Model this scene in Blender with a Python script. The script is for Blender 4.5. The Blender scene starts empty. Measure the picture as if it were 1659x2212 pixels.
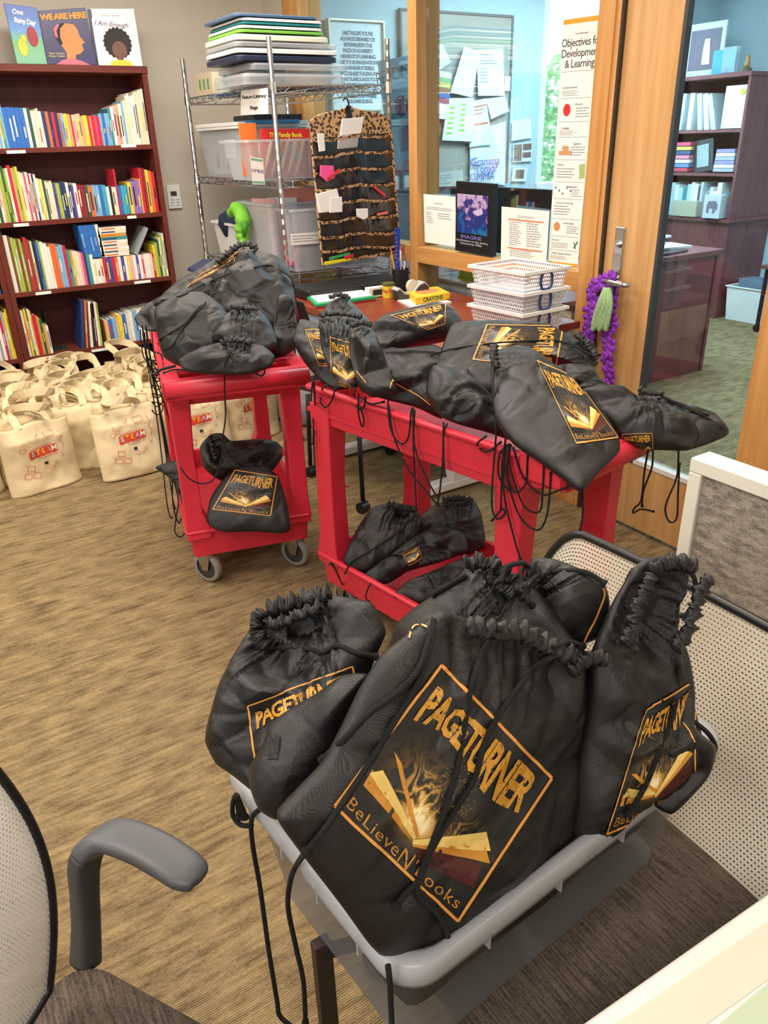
import bpy, bmesh, math, random
from mathutils import Vector, Matrix, noise
from mathutils.bvhtree import BVHTree
from mathutils.geometry import tessellate_polygon
random.seed(7)
PI = math.pi
scene = bpy.context.scene
col = scene.collection

# ------------------------------------------------------------------ camera
CAM = Vector((0, 0, 1.55))
FPX, PITCH, ROLL, HEAD = 1661.0, math.radians(25.79), math.radians(-1.74), math.radians(31.54)
def _hd(x, y, z):
    c, s = math.cos(HEAD), math.sin(HEAD)
    return Vector((x*c + y*s, -x*s + y*c, z))
CF = _hd(0, math.cos(PITCH), -math.sin(PITCH))
_u0 = _hd(0, math.sin(PITCH), math.cos(PITCH)); _x0 = _hd(1, 0, 0)
CX = math.cos(ROLL)*_x0 + math.sin(ROLL)*_u0
CU = -math.sin(ROLL)*_x0 + math.cos(ROLL)*_u0
cam_data = bpy.data.cameras.new('camera')
cam = bpy.data.objects.new('camera', cam_data); col.objects.link(cam)
cam_data.sensor_fit = 'HORIZONTAL'; cam_data.sensor_width = 36.0
cam_data.lens = FPX*36.0/1659.0
cam_data.clip_start = 0.02
cam.matrix_world = Matrix(((CX.x, CU.x, -CF.x, CAM.x), (CX.y, CU.y, -CF.y, CAM.y), (CX.z, CU.z, -CF.z, CAM.z), (0, 0, 0, 1)))
scene.camera = cam
# measuring rays: a direction of sight as seen from the tripod point, used to survey where things stand
def ray(px, py): return CF + CX*((px-829.5)/FPX) - CU*((py-1106.0)/FPX)
def PZ(px, py, z): d = ray(px, py); return CAM + d*((z-CAM.z)/d.z)
def PXX(px, py, x): d = ray(px, py); return CAM + d*(x/d.x)
def PYY(px, py, y): d = ray(px, py); return CAM + d*(y/d.y)

# ------------------------------------------------------------------ render look
scene.view_settings.view_transform = 'Standard'; scene.view_settings.look = 'None'
scene.view_settings.gamma = 1; scene.view_settings.use_curve_mapping = False
scene.view_settings.exposure = 0.35
cy = scene.cycles
cy.use_denoising = True
cy.max_bounces = 7; cy.diffuse_bounces = 3; cy.glossy_bounces = 3; cy.transmission_bounces = 6; cy.transparent_max_bounces = 12
cy.caustics_reflective = False; cy.caustics_refractive = False; cy.sample_clamp_indirect = 6

# ------------------------------------------------------------------ world and lights
world = bpy.data.worlds.new('sky'); scene.world = world; world.use_nodes = True
wn = world.node_tree; bg = wn.nodes['Background']
bg.inputs[0].default_value = (0.62, 0.82, 1.0, 1); bg.inputs[1].default_value = 9.0
def area(name, loc, sx, sy, power, color, target=None):
    l = bpy.data.lights.new(name, 'AREA'); l.shape = 'RECTANGLE'; l.size = sx; l.size_y = sy
    l.energy = power; l.color = color
    o = bpy.data.objects.new(name, l); col.objects.link(o); o.location = loc
    if target: o.rotation_euler = (Vector(target)-Vector(loc)).to_track_quat('-Z', 'Y').to_euler()
    return o
WARM = (1.0, 0.90, 0.78)
for x, y, pw in [(-0.6, 3.6, 36), (1.25, 3.7, 40), (-0.9, 1.6, 30), (1.25, 1.5, 32), (-0.6, -0.6, 28), (1.6, -1.2, 14)]:
    area('ceiling_panel_lamp', (x, y, 2.72), 1.2, 0.6, pw, WARM)
# cool area lamps in place of daylight: two under the office ceiling, one left
area('office_daylight_fill', (4.3, 3.9, 2.74), 1.6, 1.2, 120, (0.55, 0.84, 1.0))  # pair added under the ceiling to brighten the office like daylight
area('office_daylight_fill', (5.3, 1.9, 2.74), 1.4, 0.7, 40, (0.66, 0.88, 1.0))
area('left_cool_lamp', (-2.4, 0.6, 1.8), 1.6, 1.4, 26, (0.86, 0.93, 1.0), (1.0, 1.6, 0.6))  # unseen cool area lamp at the left; no window is built there

# ------------------------------------------------------------------ materials
def lin(h):
    if isinstance(h, str):
        h = tuple(int(h[i:i+2], 16) for i in (0, 2, 4))
    return tuple(((c/255)/12.92 if c/255 <= .04045 else ((c/255+.055)/1.055)**2.4) for c in h)
MATS = {}
def new_mat(name):
    m = bpy.data.materials.new(name); m.use_nodes = True
    return m, m.node_tree.nodes, m.node_tree.links, m.node_tree.nodes['Principled BSDF']
def mat(name, rgb, rough=.5, metal=0, spec=.5, var=.06, vscale=8, bump=0, bscale=60, alpha=1, trans=0, coat=0, sheen=0):
    """plain principled surface whose colour wanders a little with an object space noise"""
    key = name
    if key in MATS: return MATS[key]
    m, N, L, b = new_mat(name); c = lin(rgb)
    b.inputs['Roughness'].default_value = rough; b.inputs['Metallic'].default_value = metal
    b.inputs['Specular IOR Level'].default_value = spec; b.inputs['Alpha'].default_value = alpha
    b.inputs['Transmission Weight'].default_value = trans; b.inputs['Coat Weight'].default_value = coat
    b.inputs['Sheen Weight'].default_value = sheen
    tc = N.new('ShaderNodeTexCoord')
    n = N.new('ShaderNodeTexNoise'); n.inputs['Scale'].default_value = vscale; n.inputs['Detail'].default_value = 3
    L.new(tc.outputs['Object'], n.inputs['Vector'])
    mx = N.new('ShaderNodeMix'); mx.data_type = 'RGBA'
    mx.inputs['A'].default_value = (*[max(0, x*(1-var)) for x in c], 1); mx.inputs['B'].default_value = (*[min(1, x*(1+var)) for x in c], 1)
    L.new(n.outputs['Fac'], mx.inputs['Factor']); L.new(mx.outputs['Result'], b.inputs['Base Color'])
    if bump:
        n2 = N.new('ShaderNodeTexNoise'); n2.inputs['Scale'].default_value = bscale; n2.inputs['Detail'].default_value = 4
        L.new(tc.outputs['Object'], n2.inputs['Vector'])
        bp = N.new('ShaderNodeBump'); bp.inputs['Strength'].default_value = bump; bp.inputs['Distance'].default_value = .004
        L.new(n2.outputs['Fac'], bp.inputs['Height']); L.new(bp.outputs['Normal'], b.inputs['Normal'])
    MATS[key] = m
    return m
def math_node(N, L, op, a, b=None):
    n = N.new('ShaderNodeMath'); n.operation = op
    for i, v in enumerate((a, b)):
        if v is None: continue
        if isinstance(v, (int, float)): n.inputs[i].default_value = v
        else: L.new(v, n.inputs[i])
    return n.outputs[0]
def ramp(N, L, fac, stops):
    r = N.new('ShaderNodeValToRGB'); e = r.color_ramp.elements
    while len(e) < len(stops): e.new(.5)
    for k, (p, c) in enumerate(stops): e[k].position = p; e[k].color = (*c, 1)
    L.new(fac, r.inputs['Fac']); return r.outputs['Color']
def mapped(N, L, scale, out='Object', rot=(0, 0, 0)):
    tc = N.new('ShaderNodeTexCoord'); mp = N.new('ShaderNodeMapping')
    mp.inputs['Scale'].default_value = scale; mp.inputs['Rotation'].default_value = rot
    L.new(tc.outputs[out], mp.inputs['Vector']); return mp.outputs['Vector']
def noise_node(N, L, vec, scale, detail=4, rough=.5):
    n = N.new('ShaderNodeTexNoise'); n.inputs['Scale'].default_value = scale; n.inputs['Detail'].default_value = detail
    n.inputs['Roughness'].default_value = rough; L.new(vec, n.inputs['Vector']); return n.outputs['Fac']
def bumpn(N, L, b, h, strength, dist):
    bp = N.new('ShaderNodeBump'); bp.inputs['Strength'].default_value = strength; bp.inputs['Distance'].default_value = dist
    L.new(h, bp.inputs['Height']); L.new(bp.outputs['Normal'], b.inputs['Normal'])

def make_carpet(name, dark, midc, light):
    m, N, L, b = new_mat(name)
    v = mapped(N, L, (1, 1, 1))
    streak = noise_node(N, L, mapped(N, L, (5.0, 40, 1)), 1.6, 5, .62)
    blot = noise_node(N, L, mapped(N, L, (7, 12, 1)), 1.3, 4, .6)
    fine = noise_node(N, L, mapped(N, L, (60, 240, 1)), 1.6, 2, .6)
    w = N.new('ShaderNodeTexWave'); w.wave_type = 'BANDS'; w.bands_direction = 'Y'
    w.inputs['Scale'].default_value = 62; w.inputs['Distortion'].default_value = .8; w.inputs['Detail Scale'].default_value = 6
    L.new(v, w.inputs['Vector'])
    f = math_node(N, L, 'ADD', math_node(N, L, 'MULTIPLY', streak, .52), math_node(N, L, 'MULTIPLY', blot, .40))
    f = math_node(N, L, 'ADD', f, math_node(N, L, 'MULTIPLY', fine, .34))
    f = math_node(N, L, 'ADD', f, math_node(N, L, 'MULTIPLY', w.outputs['Fac'], .12))
    c = ramp(N, L, f, [(.52, lin(dark)), (.67, lin(midc)), (.83, lin(light))])
    L.new(c, b.inputs['Base Color']); b.inputs['Roughness'].default_value = .95; b.inputs['Specular IOR Level'].default_value = .1
    h = math_node(N, L, 'ADD', w.outputs['Fac'], fine); bumpn(N, L, b, h, .6, .004)
    return m
M_CARPET = make_carpet('brown_loop_carpet', '5c4932', '8a7757', 'b0976e')

def make_wood(name, dark, light, axis=2, rough=.45, sc=1.0):
    m, N, L, b = new_mat(name)
    s = [14*sc, 14*sc, 14*sc]; s[axis] = .9*sc
    g = noise_node(N, L, mapped(N, L, s), 1.6, 6, .6)
    L.new(ramp(N, L, g, [(.3, lin(dark)), (.7, lin(light))]), b.inputs['Base Color'])
    b.inputs['Roughness'].default_value = rough; b.inputs['Specular IOR Level'].default_value = .4
    return m
M_MAPLE = make_wood('maple_trim', 'b9803f', 'd6a265', 2)
M_MAPLE_H = make_wood('maple_rail', 'b9803f', 'd6a265', 1)
M_DOORW = make_wood('maple_door_veneer', 'bd8c52', 'd9ad78', 2)
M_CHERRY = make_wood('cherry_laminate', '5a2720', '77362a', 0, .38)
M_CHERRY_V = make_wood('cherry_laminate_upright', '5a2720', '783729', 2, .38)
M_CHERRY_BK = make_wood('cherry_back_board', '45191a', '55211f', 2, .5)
M_DESKTOP = make_wood('reddish_desk_top', '7c3422', '954329', 0, .3)
M_DARKWOOD = make_wood('office_mahogany', '6a3a3c', '824a48', 2, .4)
M_WALL = mat('taupe_wall_paint', 'cbc1b2', .85, var=.02, bump=.05, bscale=150)
M_OFFWALL = mat('pale_blue_office_paint', 'b9d3da', .85, var=.02)
M_CEIL = mat('white_ceiling_tile', 'e6e3dc', .9)
M_RED = mat('red_cart_plastic', 'd42c42', .42, var=.05, vscale=5, bump=.12, bscale=220)
M_GREYWHEEL = mat('grey_rubber_tyre', '8b8680', .6)
M_DKGREY = mat('dark_grey_plastic', '3a3b3d', .5)
M_STEEL = mat('brushed_steel', 'b9b6ae', .3, metal=1)
M_CHROME = mat('chrome_plate', 'd5d8da', .18, metal=1)
M_BLACKP = mat('black_plastic', '16171a', .4)
M_WHITE = mat('white_plastic', 'efefec', .45)
M_PAPER = mat('white_paper', 'f1efe9', .8, var=.02)
M_INK = mat('black_print_ink', '2a2a2c', .7)
M_CREAMCANVAS = mat('cream_cotton_canvas', 'e3cfa6', .9, var=.05, vscale=14, bump=.25, bscale=260)
M_PAGES = mat('book_pages', 'e9e2cd', .8, var=.05, vscale=90)

def glass_mat(name, tint=(1, 1, 1), refl=.1, t=.93):
    m, N, L, b = new_mat(name); N.remove(b)
    out = N['Material Output']; tr = N.new('ShaderNodeBsdfTransparent'); tr.inputs[0].default_value = (tint[0]*t, tint[1]*t, tint[2]*t, 1)
    gl = N.new('ShaderNodeBsdfGlossy'); gl.inputs['Roughness'].default_value = .02; gl.inputs[0].default_value = (1, 1, 1, 1)
    fr = N.new('ShaderNodeFresnel'); fr.inputs[0].default_value = 1.5
    mx = N.new('ShaderNodeMixShader')
    L.new(math_node(N, L, 'MINIMUM', math_node(N, L, 'MULTIPLY', fr.outputs[0], .5), .4), mx.inputs[0])
    L.new(tr.outputs[0], mx.inputs[1]); L.new(gl.outputs[0], mx.inputs[2]); L.new(mx.outputs[0], out.inputs[0])
    return m
M_GLASS = glass_mat('clear_window_glass', (.97, 1, 1))
M_VINYL = glass_mat('clear_vinyl_pocket', (1, 1, 1), t=.9)
def frosted(name, rgb, dens=.55, rough=.3, bump=0):
    """milky see-through plastic: part diffuse, part transparent"""
    m, N, L, b = new_mat(name); out = N['Material Output']
    b.inputs['Base Color'].default_value = (*lin(rgb), 1); b.inputs['Roughness'].default_value = rough
    tr = N.new('ShaderNodeBsdfTransparent'); tr.inputs[0].default_value = (.95, .96, .97, 1)
    mx = N.new('ShaderNodeMixShader')
    n = noise_node(N, L, mapped(N, L, (1, 1, 1)), 7, 3)
    L.new(math_node(N, L, 'ADD', math_node(N, L, 'MULTIPLY', n, .12), dens-.06), mx.inputs[0])
    L.new(tr.outputs[0], mx.inputs[1]); L.new(b.outputs[0], mx.inputs[2]); L.new(mx.outputs[0], out.inputs[0])
    return m
M_FROST = frosted('milky_bin_plastic', '8e8f91', .40)
M_FROSTRIM = frosted('milky_bin_rim_plastic', 'b9bcc2', .70)
M_CLEARBIN = frosted('clear_storage_box_plastic', 'dfe3e8', .38, .15)

def fabric_black():
    m, N, L, b = new_mat('black_nonwoven_fabric')
    b.inputs['Roughness'].default_value = .42; b.inputs['Specular IOR Level'].default_value = .6
    v = mapped(N, L, (1, 1, 1))
    n1 = noise_node(N, L, v, 9, 3)
    L.new(ramp(N, L, n1, [(.3, (.0042, .0044, .0054)), (.8, (.0076, .0079, .0094))]), b.inputs['Base Color'])
    hs = []
    for d in ('X', 'Y', 'Z'):
        w = N.new('ShaderNodeTexWave'); w.wave_type = 'BANDS'; w.bands_direction = d
        w.inputs['Scale'].default_value = 240; w.inputs['Distortion'].default_value = .15
        L.new(v, w.inputs['Vector']); hs.append(w.outputs['Fac'])
    h = math_node(N, L, 'ADD', math_node(N, L, 'ADD', hs[0], hs[1]), hs[2])
    n2 = noise_node(N, L, v, 22, 2, .5)
    h = math_node(N, L, 'ADD', math_node(N, L, 'MULTIPLY', h, .15), math_node(N, L, 'MULTIPLY', n2, .6))
    bumpn(N, L, b, h, .45, .0022)
    L.new(ramp(N, L, n2, [(.3, (.32,)*3), (.7, (.46,)*3)]), b.inputs['Roughness'])
    return m
M_BAG = fabric_black()
M_CORD = mat('black_braided_cord', '0d0d0e', .75, bump=.8, bscale=900)
def mesh_mat(name, base, hole, scale, density):
    """woven chair mesh with small real openings"""
    m, N, L, b = new_mat(name); out = N['Material Output']
    tc = N.new('ShaderNodeTexCoord'); mp = N.new('ShaderNodeMapping'); mp.inputs['Scale'].default_value = scale
    L.new(tc.outputs['UV'], mp.inputs['Vector'])
    sx = N.new('ShaderNodeSeparateXYZ'); L.new(mp.outputs[0], sx.inputs[0])
    def tri(o, off=0):
        f = math_node(N, L, 'FRACT', math_node(N, L, 'ADD', o, off)); return math_node(N, L, 'ABSOLUTE', math_node(N, L, 'SUBTRACT', f, .5))
    row = math_node(N, L, 'MULTIPLY', math_node(N, L, 'FLOOR', sx.outputs[1]), .5)
    ax = tri(math_node(N, L, 'ADD', sx.outputs[0], row)); ay = tri(sx.outputs[1])
    hol = math_node(N, L, 'MULTIPLY', math_node(N, L, 'LESS_THAN', ax, density[0]), math_node(N, L, 'LESS_THAN', ay, density[1]))
    b.inputs['Base Color'].default_value = (*lin(base), 1); b.inputs['Roughness'].default_value = .6
    tr = N.new('ShaderNodeBsdfTransparent'); mx = N.new('ShaderNodeMixShader')
    L.new(hol, mx.inputs[0]); L.new(b.outputs[0], mx.inputs[1]); L.new(tr.outputs[0], mx.inputs[2]); L.new(mx.outputs[0], out.inputs[0])
    return m
def weave_mat(name, a, bcol, sx_, sy_):
    m, N, L, b = new_mat(name)
    n = noise_node(N, L, mapped(N, L, (sx_, sy_, 90)), 1.0, 4, .65)
    n2 = noise_node(N, L, mapped(N, L, (300, 300, 300)), 1.0, 2, .5)
    f = math_node(N, L, 'ADD', math_node(N, L, 'MULTIPLY', n, .75), math_node(N, L, 'MULTIPLY', n2, .35))
    L.new(ramp(N, L, f, [(.42, lin(a)), (.68, lin(bcol))]), b.inputs['Base Color'])
    b.inputs['Roughness'].default_value = .9; bumpn(N, L, b, f, .5, .002)
    return m

# ------------------------------------------------------------------ mesh helpers
class MB:
    def __init__(s): s.v = []; s.f = []; s.uv = None
    def add(s, vs, fs):
        o = len(s.v); s.v += [Vector(v) for v in vs]; s.f += [tuple(i+o for i in f) for f in fs]; return s
    def box(s, c, d, rz=0, M=None):
        x, y, z = d[0]/2, d[1]/2, d[2]/2
        vs = [Vector((a*x, b*y, e*z)) for a in (-1, 1) for b in (-1, 1) for e in (-1, 1)]
        R = M if M is not None else Matrix.Rotation(rz, 3, 'Z')
        vs = [R @ v + Vector(c) for v in vs]
        return s.add(vs, [(0, 1, 3, 2), (4, 6, 7, 5), (0, 4, 5, 1), (2, 3, 7, 6), (0, 2, 6, 4), (1, 5, 7, 3)])
    def hexa(s, b, t):
        """two quads, bottom and top, joined"""
        return s.add(list(b)+list(t), [(3, 2, 1, 0), (4, 5, 6, 7), (0, 1, 5, 4), (1, 2, 6, 5), (2, 3, 7, 6), (3, 0, 4, 7)])
    def rings(s, rr, caps=True, closed=False):
        n = len(rr[0]); o = len(s.v)
        for r in rr: s.v += [Vector(p) for p in r]
        m = len(rr)
        for i in range(m if closed else m-1):
            a = o+i*n; b = o+((i+1) % m)*n
            for k in range(n): s.f.append((a+k, a+(k+1) % n, b+(k+1) % n, b+k))
        if caps and not closed:
            s.f.append(tuple(o+k for k in reversed(range(n)))); s.f.append(tuple(o+(m-1)*n+k for k in range(n)))
        return s
    def tube(s, pts, r, n=8, closed=False):
        pts = [Vector(p) for p in pts]; m = len(pts); rr = []; up = None
        for i, p in enumerate(pts):
            a = pts[(i-1) % m] if (closed or i > 0) else p; b = pts[(i+1) % m] if (closed or i < m-1) else p
            t = (b-a); t = t.normalized() if t.length > 1e-9 else Vector((0, 0, 1))
            if up is None:
                up = Vector((0, 0, 1)) if abs(t.z) < .9 else Vector((1, 0, 0))
            u = (up - t*up.dot(t));
            if u.length < 1e-6: u = t.orthogonal()
            u.normalize(); up = u; w = t.cross(u)
            ri = r[i] if isinstance(r, (list, tuple)) else r
            rr.append([p+(u*math.cos(2*PI*k/n)+w*math.sin(2*PI*k/n))*ri for k in range(n)])
        return s.rings(rr, True, closed)
    def cyl(s, c, r, h, axis='Z', n=24, r2=None):
        r2 = r if r2 is None else r2; c = Vector(c)
        ax = {'X': Vector((1, 0, 0)), 'Y': Vector((0, 1, 0)), 'Z': Vector((0, 0, 1))}[axis] if isinstance(axis, str) else Vector(axis).normalized()
        u = ax.orthogonal().normalized(); w = ax.cross(u)
        return s.rings([[c+ax*(-h/2)+(u*math.cos(2*PI*k/n)+w*math.sin(2*PI*k/n))*r for k in range(n)], [c+ax*(h/2)+(u*math.cos(2*PI*k/n)+w*math.sin(2*PI*k/n))*r2 for k in range(n)]])
    def prism(s, poly, c, u, v, th):
        """flat outline poly (list of 2D) standing at c in plane u,v with thickness th along u x v"""
        u, v, c = Vector(u), Vector(v), Vector(c); w = u.cross(v).normalized()*th
        n = len(poly); a = [c+u*p[0]+v*p[1] for p in poly]
        tris = tessellate_polygon([[Vector((p[0], p[1], 0)) for p in poly]])
        o = len(s.v); s.v += a+[p+w for p in a]
        s.f += [tuple(o+i for i in t) for t in tris]+[tuple(o+n+i for i in reversed(t)) for t in tris]
        s.f += [(o+k, o+(k+1) % n, o+n+(k+1) % n, o+n+k) for k in range(n)]
        return s
    def build(s, name, m, parent=None, smooth=False, bevel=0, world=True, seg=2, sub=0):
        me = bpy.data.meshes.new(name)
        vs = s.v
        if parent is not None and world:
            inv = wm(parent).inverted(); vs = [inv @ v for v in vs]
        me.from_pydata([tuple(v) for v in vs], [], s.f)
        if s.uv:
            uvl = me.uv_layers.new(name='UVMap')
            for lp in me.loops: uvl.data[lp.index].uv = s.uv[lp.vertex_index]
        bm = bmesh.new(); bm.from_mesh(me); bmesh.ops.recalc_face_normals(bm, faces=bm.faces); bm.to_mesh(me); bm.free()
        me.materials.append(m)
        if smooth:
            for p in me.polygons: p.use_smooth = True
        o = bpy.data.objects.new(name, me); col.objects.link(o)
        if parent is not None: o.parent = parent
        if bevel:
            b = o.modifiers.new('bevel', 'BEVEL'); b.width = bevel; b.segments = seg; b.limit_method = 'ANGLE'; b.angle_limit = .6
            if smooth is False:
                for p in me.polygons: p.use_smooth = True
                b.harden_normals = True
        if sub:
            d = o.modifiers.new('sub', 'SUBSURF'); d.levels = sub; d.render_levels = sub
        return o
WMX = {}
def wm(o):
    if o.parent is None: return o.matrix_basis.copy() if o.type == 'EMPTY' else o.matrix_basis.copy()
    return wm(o.parent) @ o.matrix_basis
def tag(o, label=None, cat=None, group=None, kind=None):
    if label: o['label'] = label
    if cat: o['category'] = cat
    if group: o['group'] = group
    if kind: o['kind'] = kind
    return o
def thing(name, label, cat, loc=(0, 0, 0), rz=0, group=None):
    o = bpy.data.objects.new(name, None); col.objects.link(o); o.location = loc; o.rotation_euler = (0, 0, rz)
    o.empty_display_size = .05
    return tag(o, label, cat, group)
def copy_tree(o, parent=None):
    c = o.copy(); col.objects.link(c); c.parent = parent
    for ch in list(o.children): copy_tree(ch, c)
    return c
def struct(mb, name, m, parent=None, **k):
    o = mb.build(name, m, parent, **k)
    if parent is None: o['kind'] = 'structure'
    return o
FONT = None
def text_mesh(txt, size=1.0, bold=0, align='CENTER', subdiv=None, shear=0, space=1.0, line=1.0):
    """lettering outline as (verts 2D, faces), from Blender's own font"""
    cu = bpy.data.curves.new('lettering', 'FONT'); cu.body = txt; cu.size = size; cu.align_x = align; cu.align_y = 'CENTER'
    cu.offset = bold; cu.resolution_u = 2; cu.shear = shear; cu.space_character = space; cu.space_line = line
    o = bpy.data.objects.new('lettering', cu); col.objects.link(o)
    dg = bpy.context.evaluated_depsgraph_get(); dg.update()
    me = bpy.data.meshes.new_from_object(o.evaluated_get(dg))
    bpy.data.objects.remove(o)
    if subdiv:
        bm = bmesh.new(); bm.from_mesh(me)
        bmesh.ops.triangulate(bm, faces=bm.faces)
        for _ in range(4):
            es = [e for e in bm.edges if e.calc_length() > subdiv]
            if not es: break
            bmesh.ops.subdivide_edges(bm, edges=es, cuts=1)
            bmesh.ops.triangulate(bm, faces=bm.faces)
        bm.to_mesh(me); bm.free()
    vs = [(v.co.x, v.co.y) for v in me.vertices]; fs = [tuple(p.vertices) for p in me.polygons]
    bpy.data.meshes.remove(me)
    return vs, fs
def flat_text(txt, size, c, u, v, m, parent, name='lettering', lift=.0008, **k):
    u, v, c = Vector(u).normalized(), Vector(v).normalized(), Vector(c); n = u.cross(v)
    vs, fs = text_mesh(txt, size, **k)
    mb = MB().add([c+u*a+v*b+n*lift for a, b in vs], fs)
    return mb.build(name, m, parent)
def catmull(P0, n=6, closed=False):
    P0 = [Vector(p) for p in P0]; m = len(P0); out = []
    for k in range(m if closed else m-1):
        if closed: a, b, c, d = P0[k-1], P0[k], P0[(k+1) % m], P0[(k+2) % m]
        else: a, b, c, d = P0[max(0, k-1)], P0[k], P0[k+1], P0[min(m-1, k+2)]
        for s_ in range(n):
            q = s_/n; out.append(.5*((2*b)+(c-a)*q+(2*a-5*b+4*c-d)*q*q+(3*b-a-3*c+d)*q**3))
    if not closed: out.append(P0[-1])
    return out
def resample(pts, n, closed=True):
    L = [0]; m = len(pts); seg = pts+[pts[0]] if closed else pts
    for a, b in zip(seg, seg[1:]): L.append(L[-1]+(b-a).length)
    out = []; j = 0
    for k in range(n):
        t = L[-1]*k/(n if closed else n-1)
        while j < len(L)-2 and L[j+1] < t: j += 1
        f = (t-L[j])/max(1e-9, L[j+1]-L[j]); out.append(seg[j].lerp(seg[j+1], min(1, f)))
    return out
# ================================================================== SETTING
def sbox(name, lo, hi, m, parent=None, bevel=0, kind=True):
    mb = MB().box([(a+b)/2 for a, b in zip(lo, hi)], [b-a for a, b in zip(lo, hi)])
    return struct(mb, name, m, parent, bevel=bevel) if kind and parent is None else mb.build(name, m, parent, bevel=bevel)
BY = 5.25; GX = 2.44
sbox('floor', (-3.2, -2.6, -.1), (7.2, 5.5, 0), M_CARPET)
sbox('ceiling', (-3.2, -2.6, 2.78), (7.2, 5.5, 2.88), M_CEIL)
# room back wall stops at the corner; office back wall has a window hole
sbox('wall_back', (-3.2, BY, 0), (GX, BY+.15, 2.8), M_WALL)
sbox('wall_left', (-3.2, -2.6, 0), (-3.05, 5.4, 2.8), M_WALL)
sbox('wall_front', (-3.2, -2.6, 0), (7.2, -2.45, 2.8), M_WALL)
sbox('wall_corner', (GX, 4.96, 0), (GX+.14, BY+.15, 2.8), M_WALL)
sbox('wall_right', (GX, -2.5, 0), (GX+.14, 1.2, 2.8), M_WALL)
sbox('wall_office_partition', (2.58, .6, 0), (7.0, .72, 2.8), M_OFFWALL)
sbox('wall_office_far', (6.9, .6, 0), (7.0, 5.4, 2.8), M_OFFWALL)
wob = MB()
for lo, hi in [((2.58, BY, 0), (4.80, BY+.12, 2.8)), ((4.80, BY, 0), (6.5, BY+.12, 1.15)), ((4.80, BY, 2.62), (6.5, BY+.12, 2.8)), ((6.5, BY, 0), (7.0, BY+.12, 2.8))]:
    wob.box([(a+b)/2 for a, b in zip(lo, hi)], [b-a for a, b in zip(lo, hi)])
struct(wob, 'wall_office_back', M_OFFWALL)
sbox('trim_1', (2.60, BY-.03, 0), (2.78, BY, 2.8), M_WHITE)
sbox('baseboard_back', (-3.0, BY-.012, 0), (GX, BY, .1), mat('dark_rubber_baseboard', '4b433d', .6))
# window frame of the glass partition
def post(name, y0, y1, z0=0, z1=2.78, x0=GX, x1=GX+.14, m=M_MAPLE):
    return sbox(name, (x0, y0, z0), (x1, y1, z1), m, bevel=.003)
w1 = thing('window_1', None, None, (GX, 4.2, 0)); w1['kind'] = 'structure'
w2 = thing('window_2', None, None, (GX, 3.0, 0)); w2['kind'] = 'structure'
def wpart(root, name, lo, hi, m, bevel=.002):
    return MB().box([(a+b)/2 for a, b in zip(lo, hi)], [b-a for a, b in zip(lo, hi)]).build(name, m, root, bevel=bevel)
wpart(w1, 'window_post', (GX-.015, 4.75, 0), (GX+.14, 4.955, 2.76), M_MAPLE)
wpart(w1, 'post_bead', (GX-.022, 4.80, 0), (GX-.015, 4.83, 2.76), M_MAPLE)
wpart(w1, 'window_rail', (GX, 3.63, .95), (GX+.12, 4.75, 1.035), M_MAPLE_H)
wpart(w1, 'bottom_rail', (GX, 3.63, 0), (GX+.12, 4.75, .12), M_MAPLE_H)
wpart(w1, 'glass_pane', (GX+.06, 3.625, .12), (GX+.066, 4.75, 2.76), M_GLASS, 0)
wpart(w2, 'window_post', (GX, 3.55, 0), (GX+.14, 3.625, 2.76), M_MAPLE)
wpart(w2, 'window_post', (GX-.005, 2.262, 0), (GX+.14, 2.372, 2.76), M_MAPLE)
wpart(w2, 'post_bead', (GX-.012, 2.285, 0), (GX-.005, 2.297, 2.76), M_MAPLE)
wpart(w2, 'window_rail', (GX-.006, 2.372, .955), (GX+.12, 3.55, 1.035), M_MAPLE_H)
wpart(w2, 'bottom_rail', (GX-.01, 2.372, 0), (GX+.12, 3.55, .16), M_MAPLE_H)
wpart(w2, 'glass_pane', (GX+.06, 2.372, .16), (GX+.066, 3.55, 2.76), M_GLASS, 0)
# door
d1 = thing('door_1', None, None, (GX+.03, 1.8, 0)); d1['kind'] = 'structure'
wpart(d1, 'door_stile', (GX+.01, 2.0, .02), (GX+.055, 2.25, 2.3), M_DOORW)
wpart(d1, 'door_stile', (GX+.01, 1.32, .02), (GX+.055, 1.535, 2.3), M_MAPLE)
wpart(d1, 'door_rail', (GX+.01, 1.535, .02), (GX+.055, 2.0, .305), M_DOORW)
wpart(d1, 'door_rail', (GX+.01, 1.535, 2.12), (GX+.055, 2.0, 2.3), M_DOORW)
wpart(d1, 'bead_and_gleam_strip', (GX+.006, 1.985, .305), (GX+.035, 2.0, 2.12), M_DKGREY, .001)
wpart(d1, 'bead_and_gleam_strip', (GX+.006, 1.535, .305), (GX+.045, 2.0, .325), mat('pale_glass_gleam', 'dfe0da', .4), .001)  # pale strip paints light reflected along the bottom of the glass
wpart(d1, 'glass_pane', (GX+.03, 1.535, .305), (GX+.036, 2.0, 2.12), M_GLASS, 0)
hp = MB().box((GX+.006, 2.175, 1.10), (.012, .045, .25)).build('handle_plate', M_CHROME, d1, bevel=.004)
MB().cyl((GX-.004, 2.175, 1.16), .014, .012, 'X').cyl((GX-.012, 2.175, 1.16), .008, .008, 'X').build('lock_cylinder', M_CHROME, hp, smooth=False)
lv = [(GX-.0, 2.175, 1.03), (GX-.04, 2.175, 1.03), (GX-.06, 2.165, 1.03), (GX-.063, 2.14, 1.03), (GX-.063, 2.08, 1.028), (GX-.06, 2.05, 1.026)]
MB().tube(lv, [.011, .011, .012, .012, .011, .009], 12).build('lever_handle', M_CHROME, d1, smooth=True)
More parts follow.
